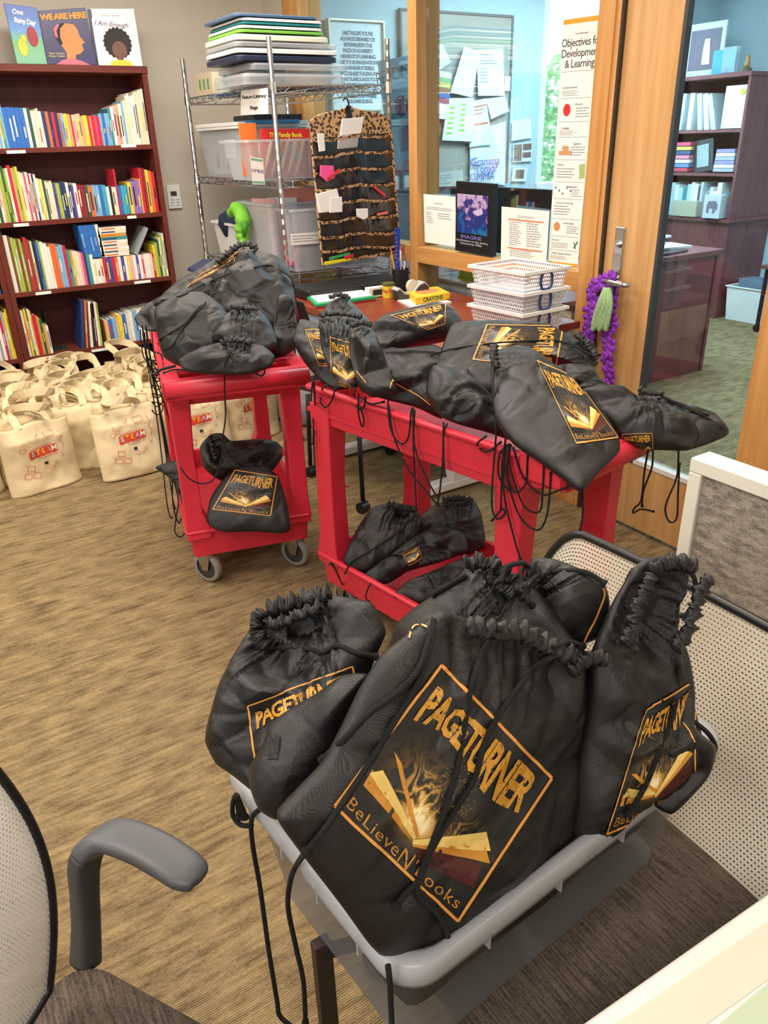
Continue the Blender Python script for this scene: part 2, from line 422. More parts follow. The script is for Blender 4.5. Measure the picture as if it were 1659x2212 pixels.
sbox('door_gap_strip', (GX-.005, 2.25, 0), (GX+.14, 2.262, 2.76), mat('door_gap_shade', '3a2a1c', .8))  # dark strip paints the shade in the gap beside the door
sbox('trim_3', (GX-.005, 1.2, 0), (GX+.14, 1.315, 2.76), M_MAPLE)
# office outer window
w3 = thing('window_3', None, None, (5.6, BY, 1.2)); w3['kind'] = 'structure'
fr = MB()
for lo, hi in [((4.80, BY-.01, 1.15), (4.86, BY+.12, 2.62)), ((6.44, BY-.01, 1.15), (6.5, BY+.12, 2.62)), ((4.8, BY-.03, 1.13), (6.5, BY+.12, 1.19)), ((4.8, BY-.01, 2.57), (6.5, BY+.12, 2.63)), ((5.62, BY+.02, 1.19), (5.67, BY+.1, 2.57))]:
    fr.box([(a+b)/2 for a, b in zip(lo, hi)], [b-a for a, b in zip(lo, hi)])
fr.build('window_frame', M_WHITE, w3, bevel=.003)
wpart(w3, 'glass_pane', (4.86, BY+.05, 1.19), (6.44, BY+.056, 2.57), M_GLASS, 0)

# trees outside the office window: leaf masses
def tree(x, y, z, r, seed, label, leafc):
    rnd = random.Random(seed)
    t = thing('tree', label, 'tree', (x, y, -1.0), 0, 'trees outside the office window')
    tr = MB().tube([(x, y, -1), (x+.05, y, 0.6), (x-.08, y+.05, z)], [.12, .1, .05], 8)
    for k in range(7):
        a = rnd.random()*6.28; tr.tube([(x, y, z-.7+.12*k), (x+math.cos(a)*r*.7, y+math.sin(a)*r*.4, z-.2+.15*k)], [.03, .01], 5)
    tr.build('trunk', mat('tree_bark', '6d5a46', .9), t)
    mb = MB()
    for k in range(1500):
        a, b2 = rnd.random()*2*PI, math.acos(2*rnd.random()-1); rr = r*(rnd.random()**.4)
        p = Vector((x+rr*math.sin(b2)*math.cos(a), y+rr*.7*math.sin(b2)*math.sin(a), z+rr*1.3*math.cos(b2)))
        s = .05+.05*rnd.random()
        q = Matrix.Rotation(rnd.random()*6, 3, Vector((rnd.random()-.5, rnd.random()-.5, rnd.random()-.5)))
        mb.add([p+q@Vector(v)*s for v in [(-.5, 0, 0), (0, -1, .1), (.5, 0, 0), (0, 1, .1)]], [(0, 1, 2, 3)])
    o = mb.build('foliage', mat('leaf_green_%s' % leafc, leafc, .6), t); o['kind'] = 'stuff'
tree(5.9, 7.4, 2.1, .85, 1, 'bushy green tree seen at the left of the office window', '6f9a4a')
tree(7.9, 8.0, 1.5, .8, 2, 'pale green tree further right outside the office window', '86b060')
tree(6.5, 9.6, 2.9, .9, 3, 'tall tree with high crown outside the office window', '5d8f46')

# ------------------------------------------------------------------ flat sheets fixed on planes
def sheet(name, label, cat, quad, m, th=.002, group=None, curl=0, parent=None):
    """thin sheet from four world corners TL TR BR BL"""
    q = [Vector(p) for p in quad]; n = (q[1]-q[0]).cross(q[3]-q[0]).normalized()
    if n.dot(CAM-q[0]) < 0: n = -n
    N_ = 6; mb = MB(); g = []
    def P(u, v, l):
        p = (q[0]*(1-u)+q[1]*u)*(1-v)+(q[3]*(1-u)+q[2]*u)*v
        return p+n*(l+curl*(abs(u-.5)*2)**3*(1 if u > .5 else .3)*v)
    for l in (th, 0):
        for i in range(N_+1):
            for j in range(N_+1): mb.v.append(P(i/N_, j/N_, l))
    S = N_+1
    for i in range(N_):
        for j in range(N_):
            a = i*S+j; mb.f.append((a, a+1, a+S+1, a+S)); b = a+S*S; mb.f.append((b, b+S, b+S+1, b+1))
    bd = [i*S for i in range(S)]+[N_*S+j for j in range(1, S)]+[i*S+N_ for i in range(N_-1, -1, -1)]+[j for j in range(N_-1, 0, -1)]
    for a, b in zip(bd, bd[1:]+bd[:1]): mb.f.append((a, b, b+S*S, a+S*S))
    c = (q[0]+q[1]+q[2]+q[3])/4
    if parent is None:
        o = bpy.data.objects.new(name, None); bpy.data.objects.remove(o)
        o = mb_obj(mb, name, m, q[3]*.5+q[2]*.5, label, cat, group)
    else: o = mb.build(name, m, parent)
    return o, (lambda u, v, l=.0: P(u, v, th+l))
def mb_obj(mb, name, m, origin, label, cat, group=None, smooth=False, bevel=0, sub=0):
    """a thing that is one mesh, its origin put at a sensible place"""
    mb.v = [v-Vector(origin) for v in mb.v]
    o = mb.build(name, m, None, smooth=smooth, bevel=bevel, sub=sub); o.location = Vector(origin)
    return tag(o, label, cat, group)
def onsheet(P, polys, name, m, parent, lift=.0006):
    """marks on a sheet: polys are lists of (u,v)"""
    mb = MB()
    for po in polys:
        o = len(mb.v); mb.v += [P(u, v, lift) for u, v in po]
        tr = tessellate_polygon([[Vector((u, v, 0)) for u, v in po]]); mb.f += [tuple(o+i for i in t) for t in tr]
    return mb.build(name, m, parent)
def rect(u0, v0, u1, v1): return [(u0, v0), (u1, v0), (u1, v1), (u0, v1)]
def textsheet(P, txt, size, u, v, m, parent, name='lettering', asp=1.0, lift=.0008, rot=0, **k):
    """size in sheet heights; asp = sheet width / sheet height"""
    vs, fs = text_mesh(txt, size, **k); mb = MB(); c, s = math.cos(rot), math.sin(rot)
    mb.add([P(u+(a*c-b*s)/asp, v-(a*s+b*c), lift) for a, b in vs], fs)
    return mb.build(name, m, parent)
def lines(v0, v1, n, u0, u1, seed=1, th=.35):
    rnd = random.Random(seed); out = []; dv = (v1-v0)/n
    for i in range(n):
        u = u0
        ue = u1-(u1-u0)*rnd.random()*.35
        while u < ue:
            w = .03+.05*rnd.random(); out.append(rect(u, v0+i*dv, min(u+w, ue), v0+i*dv+dv*th)); u += w+.012
    return out
M_LINE = mat('grey_print_lines', '8c8f96', .8)
M_ORANGEINK = mat('orange_print', 'e07a4a', .7)
M_YELBAND = mat('mustard_print_band', 'd9a02c', .7)
M_BLUEINK = mat('blue_marker_ink', '4c62b8', .7)
M_GREENINK = mat('green_highlight', '9ccf52', .7)

# long banner, schedules and book stand on the big pane (all on or against the glass)
PX1 = GX+.052
o, P = sheet('banner_poster', 'tall narrow white learning objectives poster taped to the glass beside the door', 'poster',
   [PXX(1218, 43, PX1), PXX(1296, 32, PX1), PXX(1247, 588, PX1), PXX(1183, 580, PX1)], M_PAPER, .001)
A = .18/.92
for v_ in (0, .965): onsheet(P, [rect(0, v_, 1, v_+.018)], 'coloured_band', M_YELBAND, o)
textsheet(P, 'Objectives for\nDevelopment\n& Learning', .043, .55, .125, M_INK, o, asp=A, space=.9, line=.9)
for v_ in (.19, .29, .38, .44, .53, .62, .69, .775, .85, .91): onsheet(P, [rect(.05, v_, .95, v_+.0015)], 'ruled_line', M_LINE, o)
for t, u, v in [('Social-Emotional', .32, .25), ('Physical', .62, .315), ('Language', .28, .405), ('Cognitive', .66, .467), ('Literacy', .2, .55), ('Mathematics', .62, .64), ('Science and Technology', .42, .708), ('Social Studies', .6, .793), ('The Arts', .2, .868), ('English Language Acquisition', .45, .926)]:
    textsheet(P, t, .0125 if len(t) < 20 else .011, u, v, M_INK, o, 'section_title', A)
for i, (a, b_, u0) in enumerate([(.262, .285, .1), (.328, .37, .55), (.415, .436, .1), (.478, .52, .5), (.565, .61, .1), (.65, .685, .6), (.72, .765, .1), (.805, .84, .55), (.88, .905, .1), (.937, .955, .1)]):
    onsheet(P, lines(a, b_, 4, u0, .95 if u0 > .2 else .7, i), 'text_lines', M_LINE, o)
def disc(u, v, r, asp, n=16, sy=1): return [(u+r/asp*math.cos(2*PI*k/n), v+r*sy*math.sin(2*PI*k/n)) for k in range(n)]
onsheet(P, [disc(.28, .335, .022, A, sy=1.1)], 'red_ball_picture', mat('red_ball_print', 'd8352c', .4), o)
onsheet(P, [rect(.22, .475, .42, .495), rect(.12, .495, .52, .512)], 'wooden_blocks_picture', mat('block_print', 'c79a6c', .7), o)
onsheet(P, [disc(.1+.12*i, .645+.012*(i % 3), .005, A, 8) for i in range(5)], 'beads_picture', mat('blue_bead_print', '4a64a8', .7), o)
onsheet(P, [disc(.22, .81, .02, A)], 'circle_of_children_picture', mat('mixed_print', 'd88a5a', .7, var=.5, vscale=90), o)
onsheet(P, [[(.78, .55), (.96, .545), (.98, .6), (.82, .61)]], 'leaf_picture', mat('leaf_print', 'a9b87a', .7, var=.4, vscale=90), o)
onsheet(P, [[(.8, .87), (.83, .87), (.9, .9), (.87, .9)], [(.92, .865), (.95, .87), (.84, .9), (.81, .895)]], 'pencils_picture', mat('pencil_print', '3f7a5a', .7), o)
textsheet(P, 'TeachingStrategies', .010, .55, .055, M_INK, o, 'publisher_line', A)

o, P = sheet('posted_schedule', 'white sheet with orange ruled table standing right of the black book', 'paper',
   [PXX(1084, 446, PX1-.03), PXX(1187, 456, PX1-.01), PXX(1183, 576, PX1-.01), PXX(1083, 564, PX1-.03)], M_PAPER, .001, curl=.01)
for v_ in (.2, .72): onsheet(P, [rect(.15, v_, .9, v_+.022)], 'orange_rule', M_ORANGEINK, o)
onsheet(P, lines(.13, .18, 2, .35, .75, 3)+lines(.25, .7, 12, .18, .45, 4)+lines(.25, .7, 10, .55, .88, 5)+lines(.77, .9, 4, .2, .85, 6), 'text_lines', M_LINE, o)
o, P = sheet('posted_schedule', 'plain white printed sheet standing left of the black book', 'paper',
   [PXX(915, 419, PX1-.02), PXX(984, 425, PX1-.02), PXX(986, 533, PX1-.02), PXX(918, 523, PX1-.02)], M_PAPER, .001)
onsheet(P, lines(.16, .2, 1, .35, .65, 3)+lines(.25, .32, 2, .1, .95, 4)+lines(.36, .6, 6, .08, .3, 5)+lines(.36, .5, 3, .45, .95, 6), 'text_lines', M_LINE, o)

# black picture book standing on the window rail
bk = thing('picture_book', 'black picture book with a blue night sky cover standing on the window rail', 'book', PXX(1030, 550, GX+.03))
q = [PXX(985, 391, GX+.012), PXX(1066, 397, GX+.012), PXX(1062, 555, GX+.012), PXX(983, 541, GX+.012)]
back = [p+Vector((.028, 0, 0)) for p in q]
MB().hexa([q[3], q[2], back[2], back[3]], [q[0], q[1], back[1], back[0]]).build('cover', M_BLACKP, bk, bevel=.002)
def P(u, v, l=0): return (q[0]*(1-u)+q[1]*u)*(1-v)+(q[3]*(1-u)+q[2]*u)*v+Vector((-.001-l, 0, 0))
m, N, L, b = new_mat('night_sky_cover_print')
f = noise_node(N, L, mapped(N, L, (1, 1, 1)), 26, 6, .6)
tcz = N.new('ShaderNodeTexCoord'); sz = N.new('ShaderNodeSeparateXYZ'); L.new(tcz.outputs['Generated'], sz.inputs[0])
g = math_node(N, L, 'ADD', math_node(N, L, 'MULTIPLY', f, 1.1), math_node(N, L, 'MULTIPLY', sz.outputs[2], .35))
L.new(ramp(N, L, g, [(.42, lin('1478b0')), (.62, lin('1e2f7a')), (.78, lin('3a2f78')), (.9, lin('b9a2cc'))]), b.inputs['Base Color']); b.inputs['Roughness'].default_value = .35
onsheet(P, [rect(.05, .17, .88, .72)], 'cover_picture', m, bk, .0006)
onsheet(P, [[(.62+.14*math.cos(t), .39-.06*math.sin(t)) for t in [PI+.2+i*(PI-.4)/8 for i in range(9)]]+[(.72, .34)], [(.7+.04*math.cos(t), .24+.03*math.sin(t)) for t in [-.9+i*.3 for i in range(8)]]], 'moon_picture', mat('pale_lilac_print', 'c9b4de', .5), bk, .0012)
textsheet(P, 'IMAGINE', .075, .45, .775, mat('violet_print', '8f86d8', .5), bk, asp=.52, lift=.0012)
textsheet(P, 'Contributions to the poetry\nUniverse by Wiles', .042, .45, .85, mat('pale_print', 'd8d8e8', .5), bk, asp=.52, lift=.0012)

# ------------------------------------------------------------------ office behind the glass
OY = BY-.012
fw = thing('framed_print', 'tall framed motivational print with narrow grey capitals behind the glass', 'picture frame', PYY(770, 235, OY))
def framepix(root, tl, tr, br, bl, Y, depth, edge, mf, mp, bw=.012):
    Q = [PYY(*p, Y) for p in (tl, tr, br, bl)]; x0, x1 = Q[0].x, Q[1].x; z1, z0 = (Q[0].z+Q[1].z)/2, (Q[2].z+Q[3].z)/2
    mb = MB()
    for lo, hi in [((x0, Y, z0), (x0+bw, Y+depth, z1)), ((x1-bw, Y, z0), (x1, Y+depth, z1)), ((x0+bw, Y, z0), (x1-bw, Y+depth, z0+bw)), ((x0+bw, Y, z1-bw), (x1-bw, Y+depth, z1))]:
        mb.box([(a+b)/2 for a, b in zip(lo, hi)], [b-a for a, b in zip(lo, hi)])
    mb.build('frame', mf, root, bevel=.001)
    qq = [Vector((x0+bw, Y+depth*.4, z1-bw)), Vector((x1-bw, Y+depth*.4, z1-bw)), Vector((x1-bw, Y+depth*.4, z0+bw)), Vector((x0+bw, Y+depth*.4, z0+bw))]
    return sheet('print', None, None, qq, mp, .003, parent=root), (x1-x0)/(z1-z0)
(o, P), A = framepix(fw, (709, 40), (831, 43), (835, 240), (722, 240), OY-.06, .06, 0, mat('champagne_frame', 'c9c2a8', .35, metal=.5), mat('white_print_paper', 'dfeef2', .5))
textsheet(P, "LIVE THE LIFE YOU'VE\nALWAYS DREAMED OF.\nBE FEARLESS IN THE\nFACE OF ADVERSITY.\nNEVER STOP LEARNING.\nUSE YOUR IMAGINATION\nWHENEVER POSSIBLE.\nRECOGNIZE THE BEAUTY\nTHAT SURROUNDS YOU.\nREMEMBER WHERE YOU\nCAME FROM, BUT DON'T\nLOSE SIGHT OF WHERE\nYOU ARE GOING.", .062, .53, .52, mat('slate_print', '5d7484', .7), o, asp=A, space=.78, line=1.05, bold=.003)
# reading poster on the left pane, office side
o, P = sheet('reading_poster', 'blue reading poster behind the left pane of glass', 'poster', [PXX(815, 132, 2.56), PXX(892, 118, 2.56), PXX(897, 378, 2.56), PXX(846, 380, 2.56)], mat('sky_blue_poster', '5a8fae', .6, var=.15, vscale=9), .001)
textsheet(P, 'READING', .15, .52, .13, mat('dark_poster_ink', '27363f', .7), o, asp=.42, rot=.1, space=.75)
textsheet(P, 'ROCKS', .15, .62, .93, mat('red_poster_ink', 'b5484a', .7), o, asp=.42, rot=.12, space=.85)
onsheet(P, [disc(.6, .4, .09, .42), [(.4, .6), (.85, .56), (.8, .78), (.45, .8)]], 'plain_shape', mat('poster_purple', '3f3f6a', .7), o)

# pinboard / whiteboard
wb = thing('whiteboard', 'framed whiteboard covered with sheets of paper on the office wall', 'whiteboard', PYY(990, 395, OY))
(wo, P), A = framepix(wb, (864, 22), (1111, 28), (1094, 405), (870, 400), OY-.03, .03, 0, mat('dark_board_frame', '565d63', .5), mat('whiteboard_surface', 'a8a69a', .25, var=.05, vscale=2), .016)
def bpoly(pts, Y): return [PYY(x, y, Y) for x, y in pts]
def pin(label, quad, m=M_PAPER, Y=OY-.05, ln=None, lm=M_LINE, name='pinned_paper'):
    o, P = sheet(name, label, 'paper', bpoly(quad, Y), m, .001, 'papers pinned on the office whiteboard', curl=.012)
    if ln: onsheet(P, ln, 'text_lines', lm, o)
    return o, P
M_BLPAPER = mat('white_copy_paper', 'e8eef0', .8, var=.02)
pin('tilted white sheet at the upper left of the whiteboard', [(920, 92), (955, 95), (972, 135), (938, 160)], M_BLPAPER, OY-.055)
pin('large white sheet at the top middle of the whiteboard', [(1003, 100), (1036, 112), (1018, 210), (972, 200)], M_BLPAPER, OY-.06, lines(.1, .2, 3, .3, .8, 1))
pin('white form with two printed columns at the upper right of the whiteboard', [(1030, 107), (1086, 106), (1088, 207), (1032, 207)], M_BLPAPER, OY-.052, lines(.1, .35, 4, .1, .8, 2)+lines(.4, .75, 5, .1, .4, 3))
o, P = pin('white sheet with rainbow stripes at the left of the whiteboard', [(938, 150), (975, 158), (965, 258), (932, 255)], M_BLPAPER, OY-.057)
for k, (c, nme) in enumerate([('7fae74', 'green'), ('c8bf52', 'yellow'), ('a5734a', 'brown'), ('5d6fae', 'blue'), ('b8606a', 'rose')]):
    onsheet(P, [rect(.05, .12+.11*k, 1, .22+.11*k)], 'stripe', mat(nme+'_stripe_print', c, .7), o)
pin('sheet with green highlighted rows in the middle of the whiteboard', [(968, 212), (1024, 212), (1020, 306), (954, 303)], M_BLPAPER, OY-.063, [rect(.1, .2+.12*k, .3, .25+.12*k) for k in range(6)]+[rect(.52, .12+.12*k, .7, .17+.12*k) for k in range(6)], M_GREENINK)
pin('sheet with orange table rules under the white form', [(1024, 218), (1050, 212), (1061, 312), (1013, 318)], M_BLPAPER, OY-.058, [rect(.05, .12, .95, .15), rect(.05, .5, .95, .53)]+lines(.2, .9, 9, .1, .9, 3)[:20], M_ORANGEINK)
pin('plain tilted sheet at the right edge of the whiteboard', [(1050, 213), (1090, 208), (1098, 240), (1060, 258)], M_BLPAPER, OY-.05)
pin('blank white sheet low in the middle of the whiteboard', [(1015, 285), (1092, 262), (1088, 400), (1014, 392)], M_BLPAPER, OY-.045)
o2 = None
mbk = lambda t, x, y, s: flat_text(t, s, PYY(x, y, OY-.067), (1, 0, .02), (0, 0, 1), M_BLUEINK, wb, 'handwriting', shear=.1, space=.95)
mbk('Gramma', 1048, 349, .085); mbk('Tonya?', 1050, 365, .085); mbk('MMA', 1048, 382, .085)
hw = MB()
for (x, y) in [(1021, 350), (1021, 382)]:
    c = PYY(x, y, OY-.068)
    for dx, dz, w, h in [(0, .02, .04, .005), (0, -.02, .04, .005), (-.02, 0, .005, .04), (.02, 0, .005, .04)]: hw.box(c+Vector((dx, 0, dz)), (w, .001, h))
hw.build('handwriting', M_BLUEINK, wb)
pin('blank sheet at the lower left of the whiteboard', [(937, 375), (1000, 366), (998, 402), (940, 404)], mat('tan_sheet', 'b9bdb4', .8), OY-.05, lines(.2, .9, 4, .1, .6, 1))
def wallpin(label, quad, m, name='wall_card', Y=OY, ln=None):
    o, P = sheet(name, label, 'card', bpoly(quad, Y-.004), m, .002, 'cards on the wall beside the whiteboard')
    if ln: onsheet(P, ln, 'picture', mat('photo_collage', '7a6a60', .5, var=.6, vscale=40), o)
wallpin('large pale paper note taped right of the whiteboard', [(1106, 262), (1146, 254), (1148, 298), (1104, 305)], M_BLPAPER)
wallpin('photo collage card on the wall right of the whiteboard', [(1108, 311), (1150, 307), (1148, 348), (1107, 351)], M_BLPAPER, ln=[rect(.05, .05, .45, .95), rect(.5, .05, .95, .4), rect(.5, .5, .95, .8)])
wallpin('small blue card low on the wall right of the whiteboard', [(1108, 362), (1139, 362), (1136, 392), (1104, 392)], M_BLPAPER, ln=[rect(.2, .15, .8, .8)])
wallpin('small frame label on the right edge of the whiteboard', [(1090, 165), (1102, 165), (1101, 196), (1090, 196)], M_BLPAPER, Y=OY-.04)

# office desk along the glass with two monitors
od = thing('office_desk', 'mahogany office desk running along inside the glass wall', 'desk', (3.0, 4.0, 0))
MB().box((2.98, 4.0, .76), (.7, 2.2, .04)).build('desk_top', M_DARKWOOD, od, bevel=.003)
MB().box((2.98, 2.93, .37), (.66, .03, .74)).build('end_panel', M_DARKWOOD, od)
MB().box((2.98, 5.07, .37), (.66, .03, .74)).build('end_panel', M_DARKWOOD, od)
MB().box((2.72, 4.0, .42), (.02, 2.1, .6)).build('modesty_panel', M_DARKWOOD, od)
def monitor(label, quad, X):
    Q = [PXX(*p, X) for p in quad]; y0, y1 = sorted((Q[0].y, Q[1].y)); z1 = Q[0].z; z0 = Q[3].z; yc = (y0+y1)/2
    t = thing('monitor', label, 'monitor', (X+.1, yc, .78), 0, None)
    MB().box((X+.015, yc, (z0+z1)/2), (.03, y1-y0, z1-z0)).build('screen_housing', M_BLACKP, t, bevel=.006)
    MB().box((X+.04, yc, .98), (.02, .06, .42)).build('stand', M_BLACKP, t, bevel=.004)
    MB().box((X+.06, yc, .786), (.2, .24, .012)).build('base', M_BLACKP, t, bevel=.004)
    mb = MB(); n = 28
    for k in range(n):
        a, b = 2*PI*k/n, 2*PI*(k+1)/n
        c = Vector((X-.001, yc, (z0+z1)/2)); mb.add([c+Vector((0, math.cos(t_)*r, math.sin(t_)*r)) for t_, r in ((a, .022), (b, .022), (b, .026), (a, .026))], [(0, 1, 2, 3)])
    mb.build('badge', M_STEEL, t)
    return t
monitor('black monitor seen from behind, through the left pane', [(782, 405), (888, 403), (888, 520), (790, 520)], 2.75)
monitor('black monitor seen from behind, right of the black book', [(1066, 404), (1186, 408), (1180, 560), (1060, 545)], 2.86)
monitor('black monitor mostly hidden behind the black book', [(972, 406), (1055, 405), (1050, 540), (970, 530)], 2.86)
# office chair back behind the right monitor
oc = thing('office_chair', 'dark office chair whose rounded back rises behind the right monitor', 'chair', (3.75, 3.45, 0))
MB().rings([[Vector((3.72+dx, 3.44+.25*math.cos(t)*s, 1.12+.30*math.sin(t)*s)) for t in [2*PI*k/20 for k in range(20)]] for dx, s in [(0, .8), (.02, 1), (.06, 1), (.08, .85)]]).build('backrest', mat('dark_leather', '2c2628', .5, bump=.3), oc, smooth=True)
MB().box((3.48, 3.44, .5), (.5, .5, .09)).build('seat', mat('dark_leather', '2c2628', .5, bump=.3), oc, bevel=.03)
MB().box((3.74, 3.44, .7), (.03, .08, .5)).build('back_bar', M_BLACKP, oc)
MB().cyl((3.5, 3.44, .26), .03, .42).build('column', M_BLACKP, oc)
for k in range(5):
    a = 2*PI*k/5; p = Vector((3.5+.28*math.cos(a), 3.44+.28*math.sin(a), .07))
    lg = MB().tube([(3.5, 3.44, .1), p], [.03, .018], 8).build('leg', M_BLACKP, oc)
    MB().cyl(p+Vector((0, 0, -.035)), .03, .04, (math.sin(a), -math.cos(a), 0), 14).build('caster', M_BLACKP, lg)

# right hand office desk, credenza with hutch
dk = thing('office_desk', 'mahogany desk end with papers piled on it, seen through the door glass', 'desk', (4.3, 3.7, 0))
MB().box((4.36, 3.75, .815), (.90, .78, .035)).build('desk_top', M_DARKWOOD, dk, bevel=.003)
MB().box((4.36, 3.40, .4), (.84, .025, .8)).build('front_panel', M_DARKWOOD, dk)
MB().box((4.775, 3.75, .4), (.03, .74, .8)).build('end_panel', M_DARKWOOD, dk, bevel=.002)
cr = thing('credenza', 'mahogany credenza carrying the hutch against the far office wall', 'cabinet', (6.58, 4.8, 0))
MB().box((6.60, 4.81, .41), (.58, .80, .82)).build('body', M_DARKWOOD, cr, bevel=.003)
MB().box((6.585, 4.805, .835), (.62, .84, .03)).build('top', M_DARKWOOD, cr, bevel=.003)
ht = thing('hutch', 'open shelved mahogany hutch on the credenza', 'shelf', (6.6, 4.8, .85))
M_HPALE = mat('lilac_lit_edge_laminate', '9a8490', .35)
for (lo, hi, nme) in [((6.30, 4.41, .85), (6.88, 4.435, 1.94), 'side_panel'), ((6.30, 5.19, .85), (6.88, 5.215, 1.94), 'side_panel'), ((6.28, 4.40, 1.94), (6.89, 5.22, 1.97), 'top_board'), ((6.30, 4.435, 1.53), (6.88, 5.19, 1.555), 'shelf'), ((6.30, 4.435, 1.19), (6.88, 5.19, 1.215), 'shelf'), ((6.865, 4.435, .85), (6.88, 5.19, 1.94), 'back_board')]:
    wpart(ht, nme, lo, hi, M_DARKWOOD)
rnd = random.Random(5)
OBC = [('pale blue', 'b8d4dc'), ('white', 'e4ecec'), ('blue', '4a8cb4'), ('teal', '3e8f98'), ('plum', '6d4a66'), ('light blue', '86b8d0'), ('grey', '93a2aa')]
def office_book(x, y, z, w, h, d, c, tilt, label, grp, mname='book'):
    t = thing(mname, label, 'book', (x, y, z), 0, grp)
    mc = mat('office_cover_'+c[1], c[1], .5, var=.1, vscale=30)
    M = Matrix.Rotation(tilt, 3, 'X')
    MB().add([M@Vector(v)+Vector((x, y, z)) for v in [(a, b*w, e*h) for a in (0, d) for b in (0, 1) for e in (0, 1)]], [(0, 1, 3, 2), (4, 6, 7, 5), (0, 4, 5, 1), (2, 3, 7, 6), (0, 2, 6, 4), (1, 5, 7, 3)]).build('cover', mc, t, bevel=.001)
    MB().add([M@Vector(v)+Vector((x, y, z)) for v in [(a, b*w, e*h) for a in (.01, d+.003) for b in (.15, .85) for e in (.02, 1.003)]], [(0, 1, 3, 2), (4, 6, 7, 5), (0, 4, 5, 1), (2, 3, 7, 6), (0, 2, 6, 4), (1, 5, 7, 3)]).build('pages', M_PAGES, t)
    return t
y = 5.17; k = 0
orl = ['leftmost', 'second', 'third', 'fourth', 'fifth', 'sixth', 'seventh', 'eighth', 'ninth', 'tenth', 'eleventh', 'twelfth', 'thirteenth', 'fourteenth', 'fifteenth', 'sixteenth', 'seventeenth', 'eighteenth', 'nineteenth', 'twentieth']
while y > 4.52:
    w = rnd.uniform(.022, .05); c = rnd.choice(OBC)
    office_book(6.33, y-w, .852, w*.95, rnd.uniform(.2, .29), .2, c, 0, '%s book low in the hutch, %s from the left in its row' % (c[0], orl[k]), 'books in the bottom of the hutch'); y -= w; k += 1
for i, (yy, tl) in enumerate([(5.08, .05), (4.98, .0), (4.86, -.18), (4.79, -.22), (4.72, -.3)]):
    office_book(6.36, yy, 1.557, .045, .29, .24, [('pale blue', 'cfe4e8'), ('white', 'e4ecec')][i % 2], tl, ['pale binder leaning at the left of the upper hutch shelf', 'white binder upright on the upper hutch shelf', 'pale blue binder leaning in the middle of the upper hutch shelf', 'white binder leaning over the pale blue one on the upper hutch shelf', 'pale blue binder leaning against the framed print in the hutch'][i], 'binders on the upper hutch shelf', 'binder')
fp = thing('framed_print', 'white framed print with a gold seal leaning on the upper hutch shelf', 'picture frame', (6.36, 4.55, 1.557))
MB().box((6.36, 4.56, 1.72), (.012, .22, .32)).build('frame', M_WHITE, fp, bevel=.002)
MB().box((6.351, 4.56, 1.72), (.004, .18, .27)).build('print', M_PAPER, fp)
MB().cyl((6.345, 4.50, 1.83), .025, .003, 'X', 16).build('seal', mat('gold_seal', 'd9b84a', .4), fp)
ts = thing('framed_picture', 'picture in a dark frame leaning on the middle hutch shelf', 'picture frame', (6.36, 4.85, 1.22))
MB().box((6.38, 4.82, 1.35), (.012, .2, .26), M=Matrix.Rotation(-.15, 3, 'X')).build('frame', M_DKGREY, ts)
MB().box((6.371, 4.82, 1.35), (.006, .12, .18), M=Matrix.Rotation(-.15, 3, 'X')).build('print', mat('grey_photo', '9fb6bc', .5, var=.4, vscale=30), ts)
for i in range(6):
    t = mb_obj(MB().box((6.47, 4.56, 1.225+.03*i+.014), (.3, .2-.004*i, .027)), 'paper_stack', mat('stack_%d' % (i % 3), ['a9b6c8', 'e8ecec', '9a93b8'][i % 3], .7), (6.47, 4.56, 1.218+.03*i), ['bottom', 'second lowest', 'third', 'fourth', 'fifth', 'topmost'][i]+' bundle in the paper stack at the right of the middle hutch shelf', 'paper', 'paper stack in the hutch', bevel=.002)
for i in range(7):
    c = [('red', 'c8405a'), ('blue', '5a8cb8'), ('white', 'dfe8ea'), ('pink', 'd88098'), ('dark blue', '34507a'), ('yellow', 'd8c060'), ('pink', 'd05070')][i]
    mb_obj(MB().box((6.47, 5.05, 1.22+.035*i+.016), (.3, .25-.01*(i % 3), .03), rz=.05*(i % 3)), 'folder', mat('folder_'+c[1], c[1], .6), (6.47, 5.05, 1.22+.035*i), '%s folder, %s from the bottom of the pile in the hutch' % (c[0], orl[i] if i else 'first'), 'folder', 'folders piled in the hutch', bevel=.003)
# things on the hutch top
f2 = thing('framed_print', 'pale framed picture of a white dress on top of the hutch', 'picture frame', (6.4, 5.0, 1.97))
MB().box((6.42, 4.98, 2.17), (.02, .38, .40)).build('frame', mat('pale_frame', 'cfe0e2', .4), f2, bevel=.003)
MB().box((6.408, 4.98, 2.17), (.004, .30, .30)).build('print', mat('mauve_picture', '6d6878', .5), f2)
MB().prism([(-.03, -.1), (.05, -.1), (.04, .0), (.03, .09), (-.02, .09), (-.03, .0)], (6.405, 4.96, 2.16), (0, -1, 0), (0, 0, 1), .003).build('dress_shape', M_WHITE, f2)
mb_obj(MB().box((6.37, 4.78, 2.06), (.02, .13, .18)), 'card', mat('turquoise_card', '4fa8c8', .5), (6.37, 4.78, 1.97), 'turquoise card standing on top of the hutch', 'card')
kp = thing('acrylic_keepsake', 'clear acrylic keepsake with a small figure on top of the hutch', 'ornament', (6.36, 4.67, 1.97))
MB().box((6.36, 4.67, 2.07), (.05, .13, .19)).build('acrylic_block', frosted('acrylic', 'cfe8f0', .35, .1), kp, bevel=.006)
MB().box((6.36, 4.67, 2.07), (.01, .09, .13)).build('insert', mat('turquoise_card', '4fa8c8', .5), kp)
fgr = thing('figurine', 'small gold and brown figurine at the right end of the hutch top', 'figurine', (6.36, 4.52, 1.97))
MB().cyl((6.36, 4.52, 1.985), .05, .03).build('base', mat('bronze', '6a5a50', .4), fgr, bevel=.003)
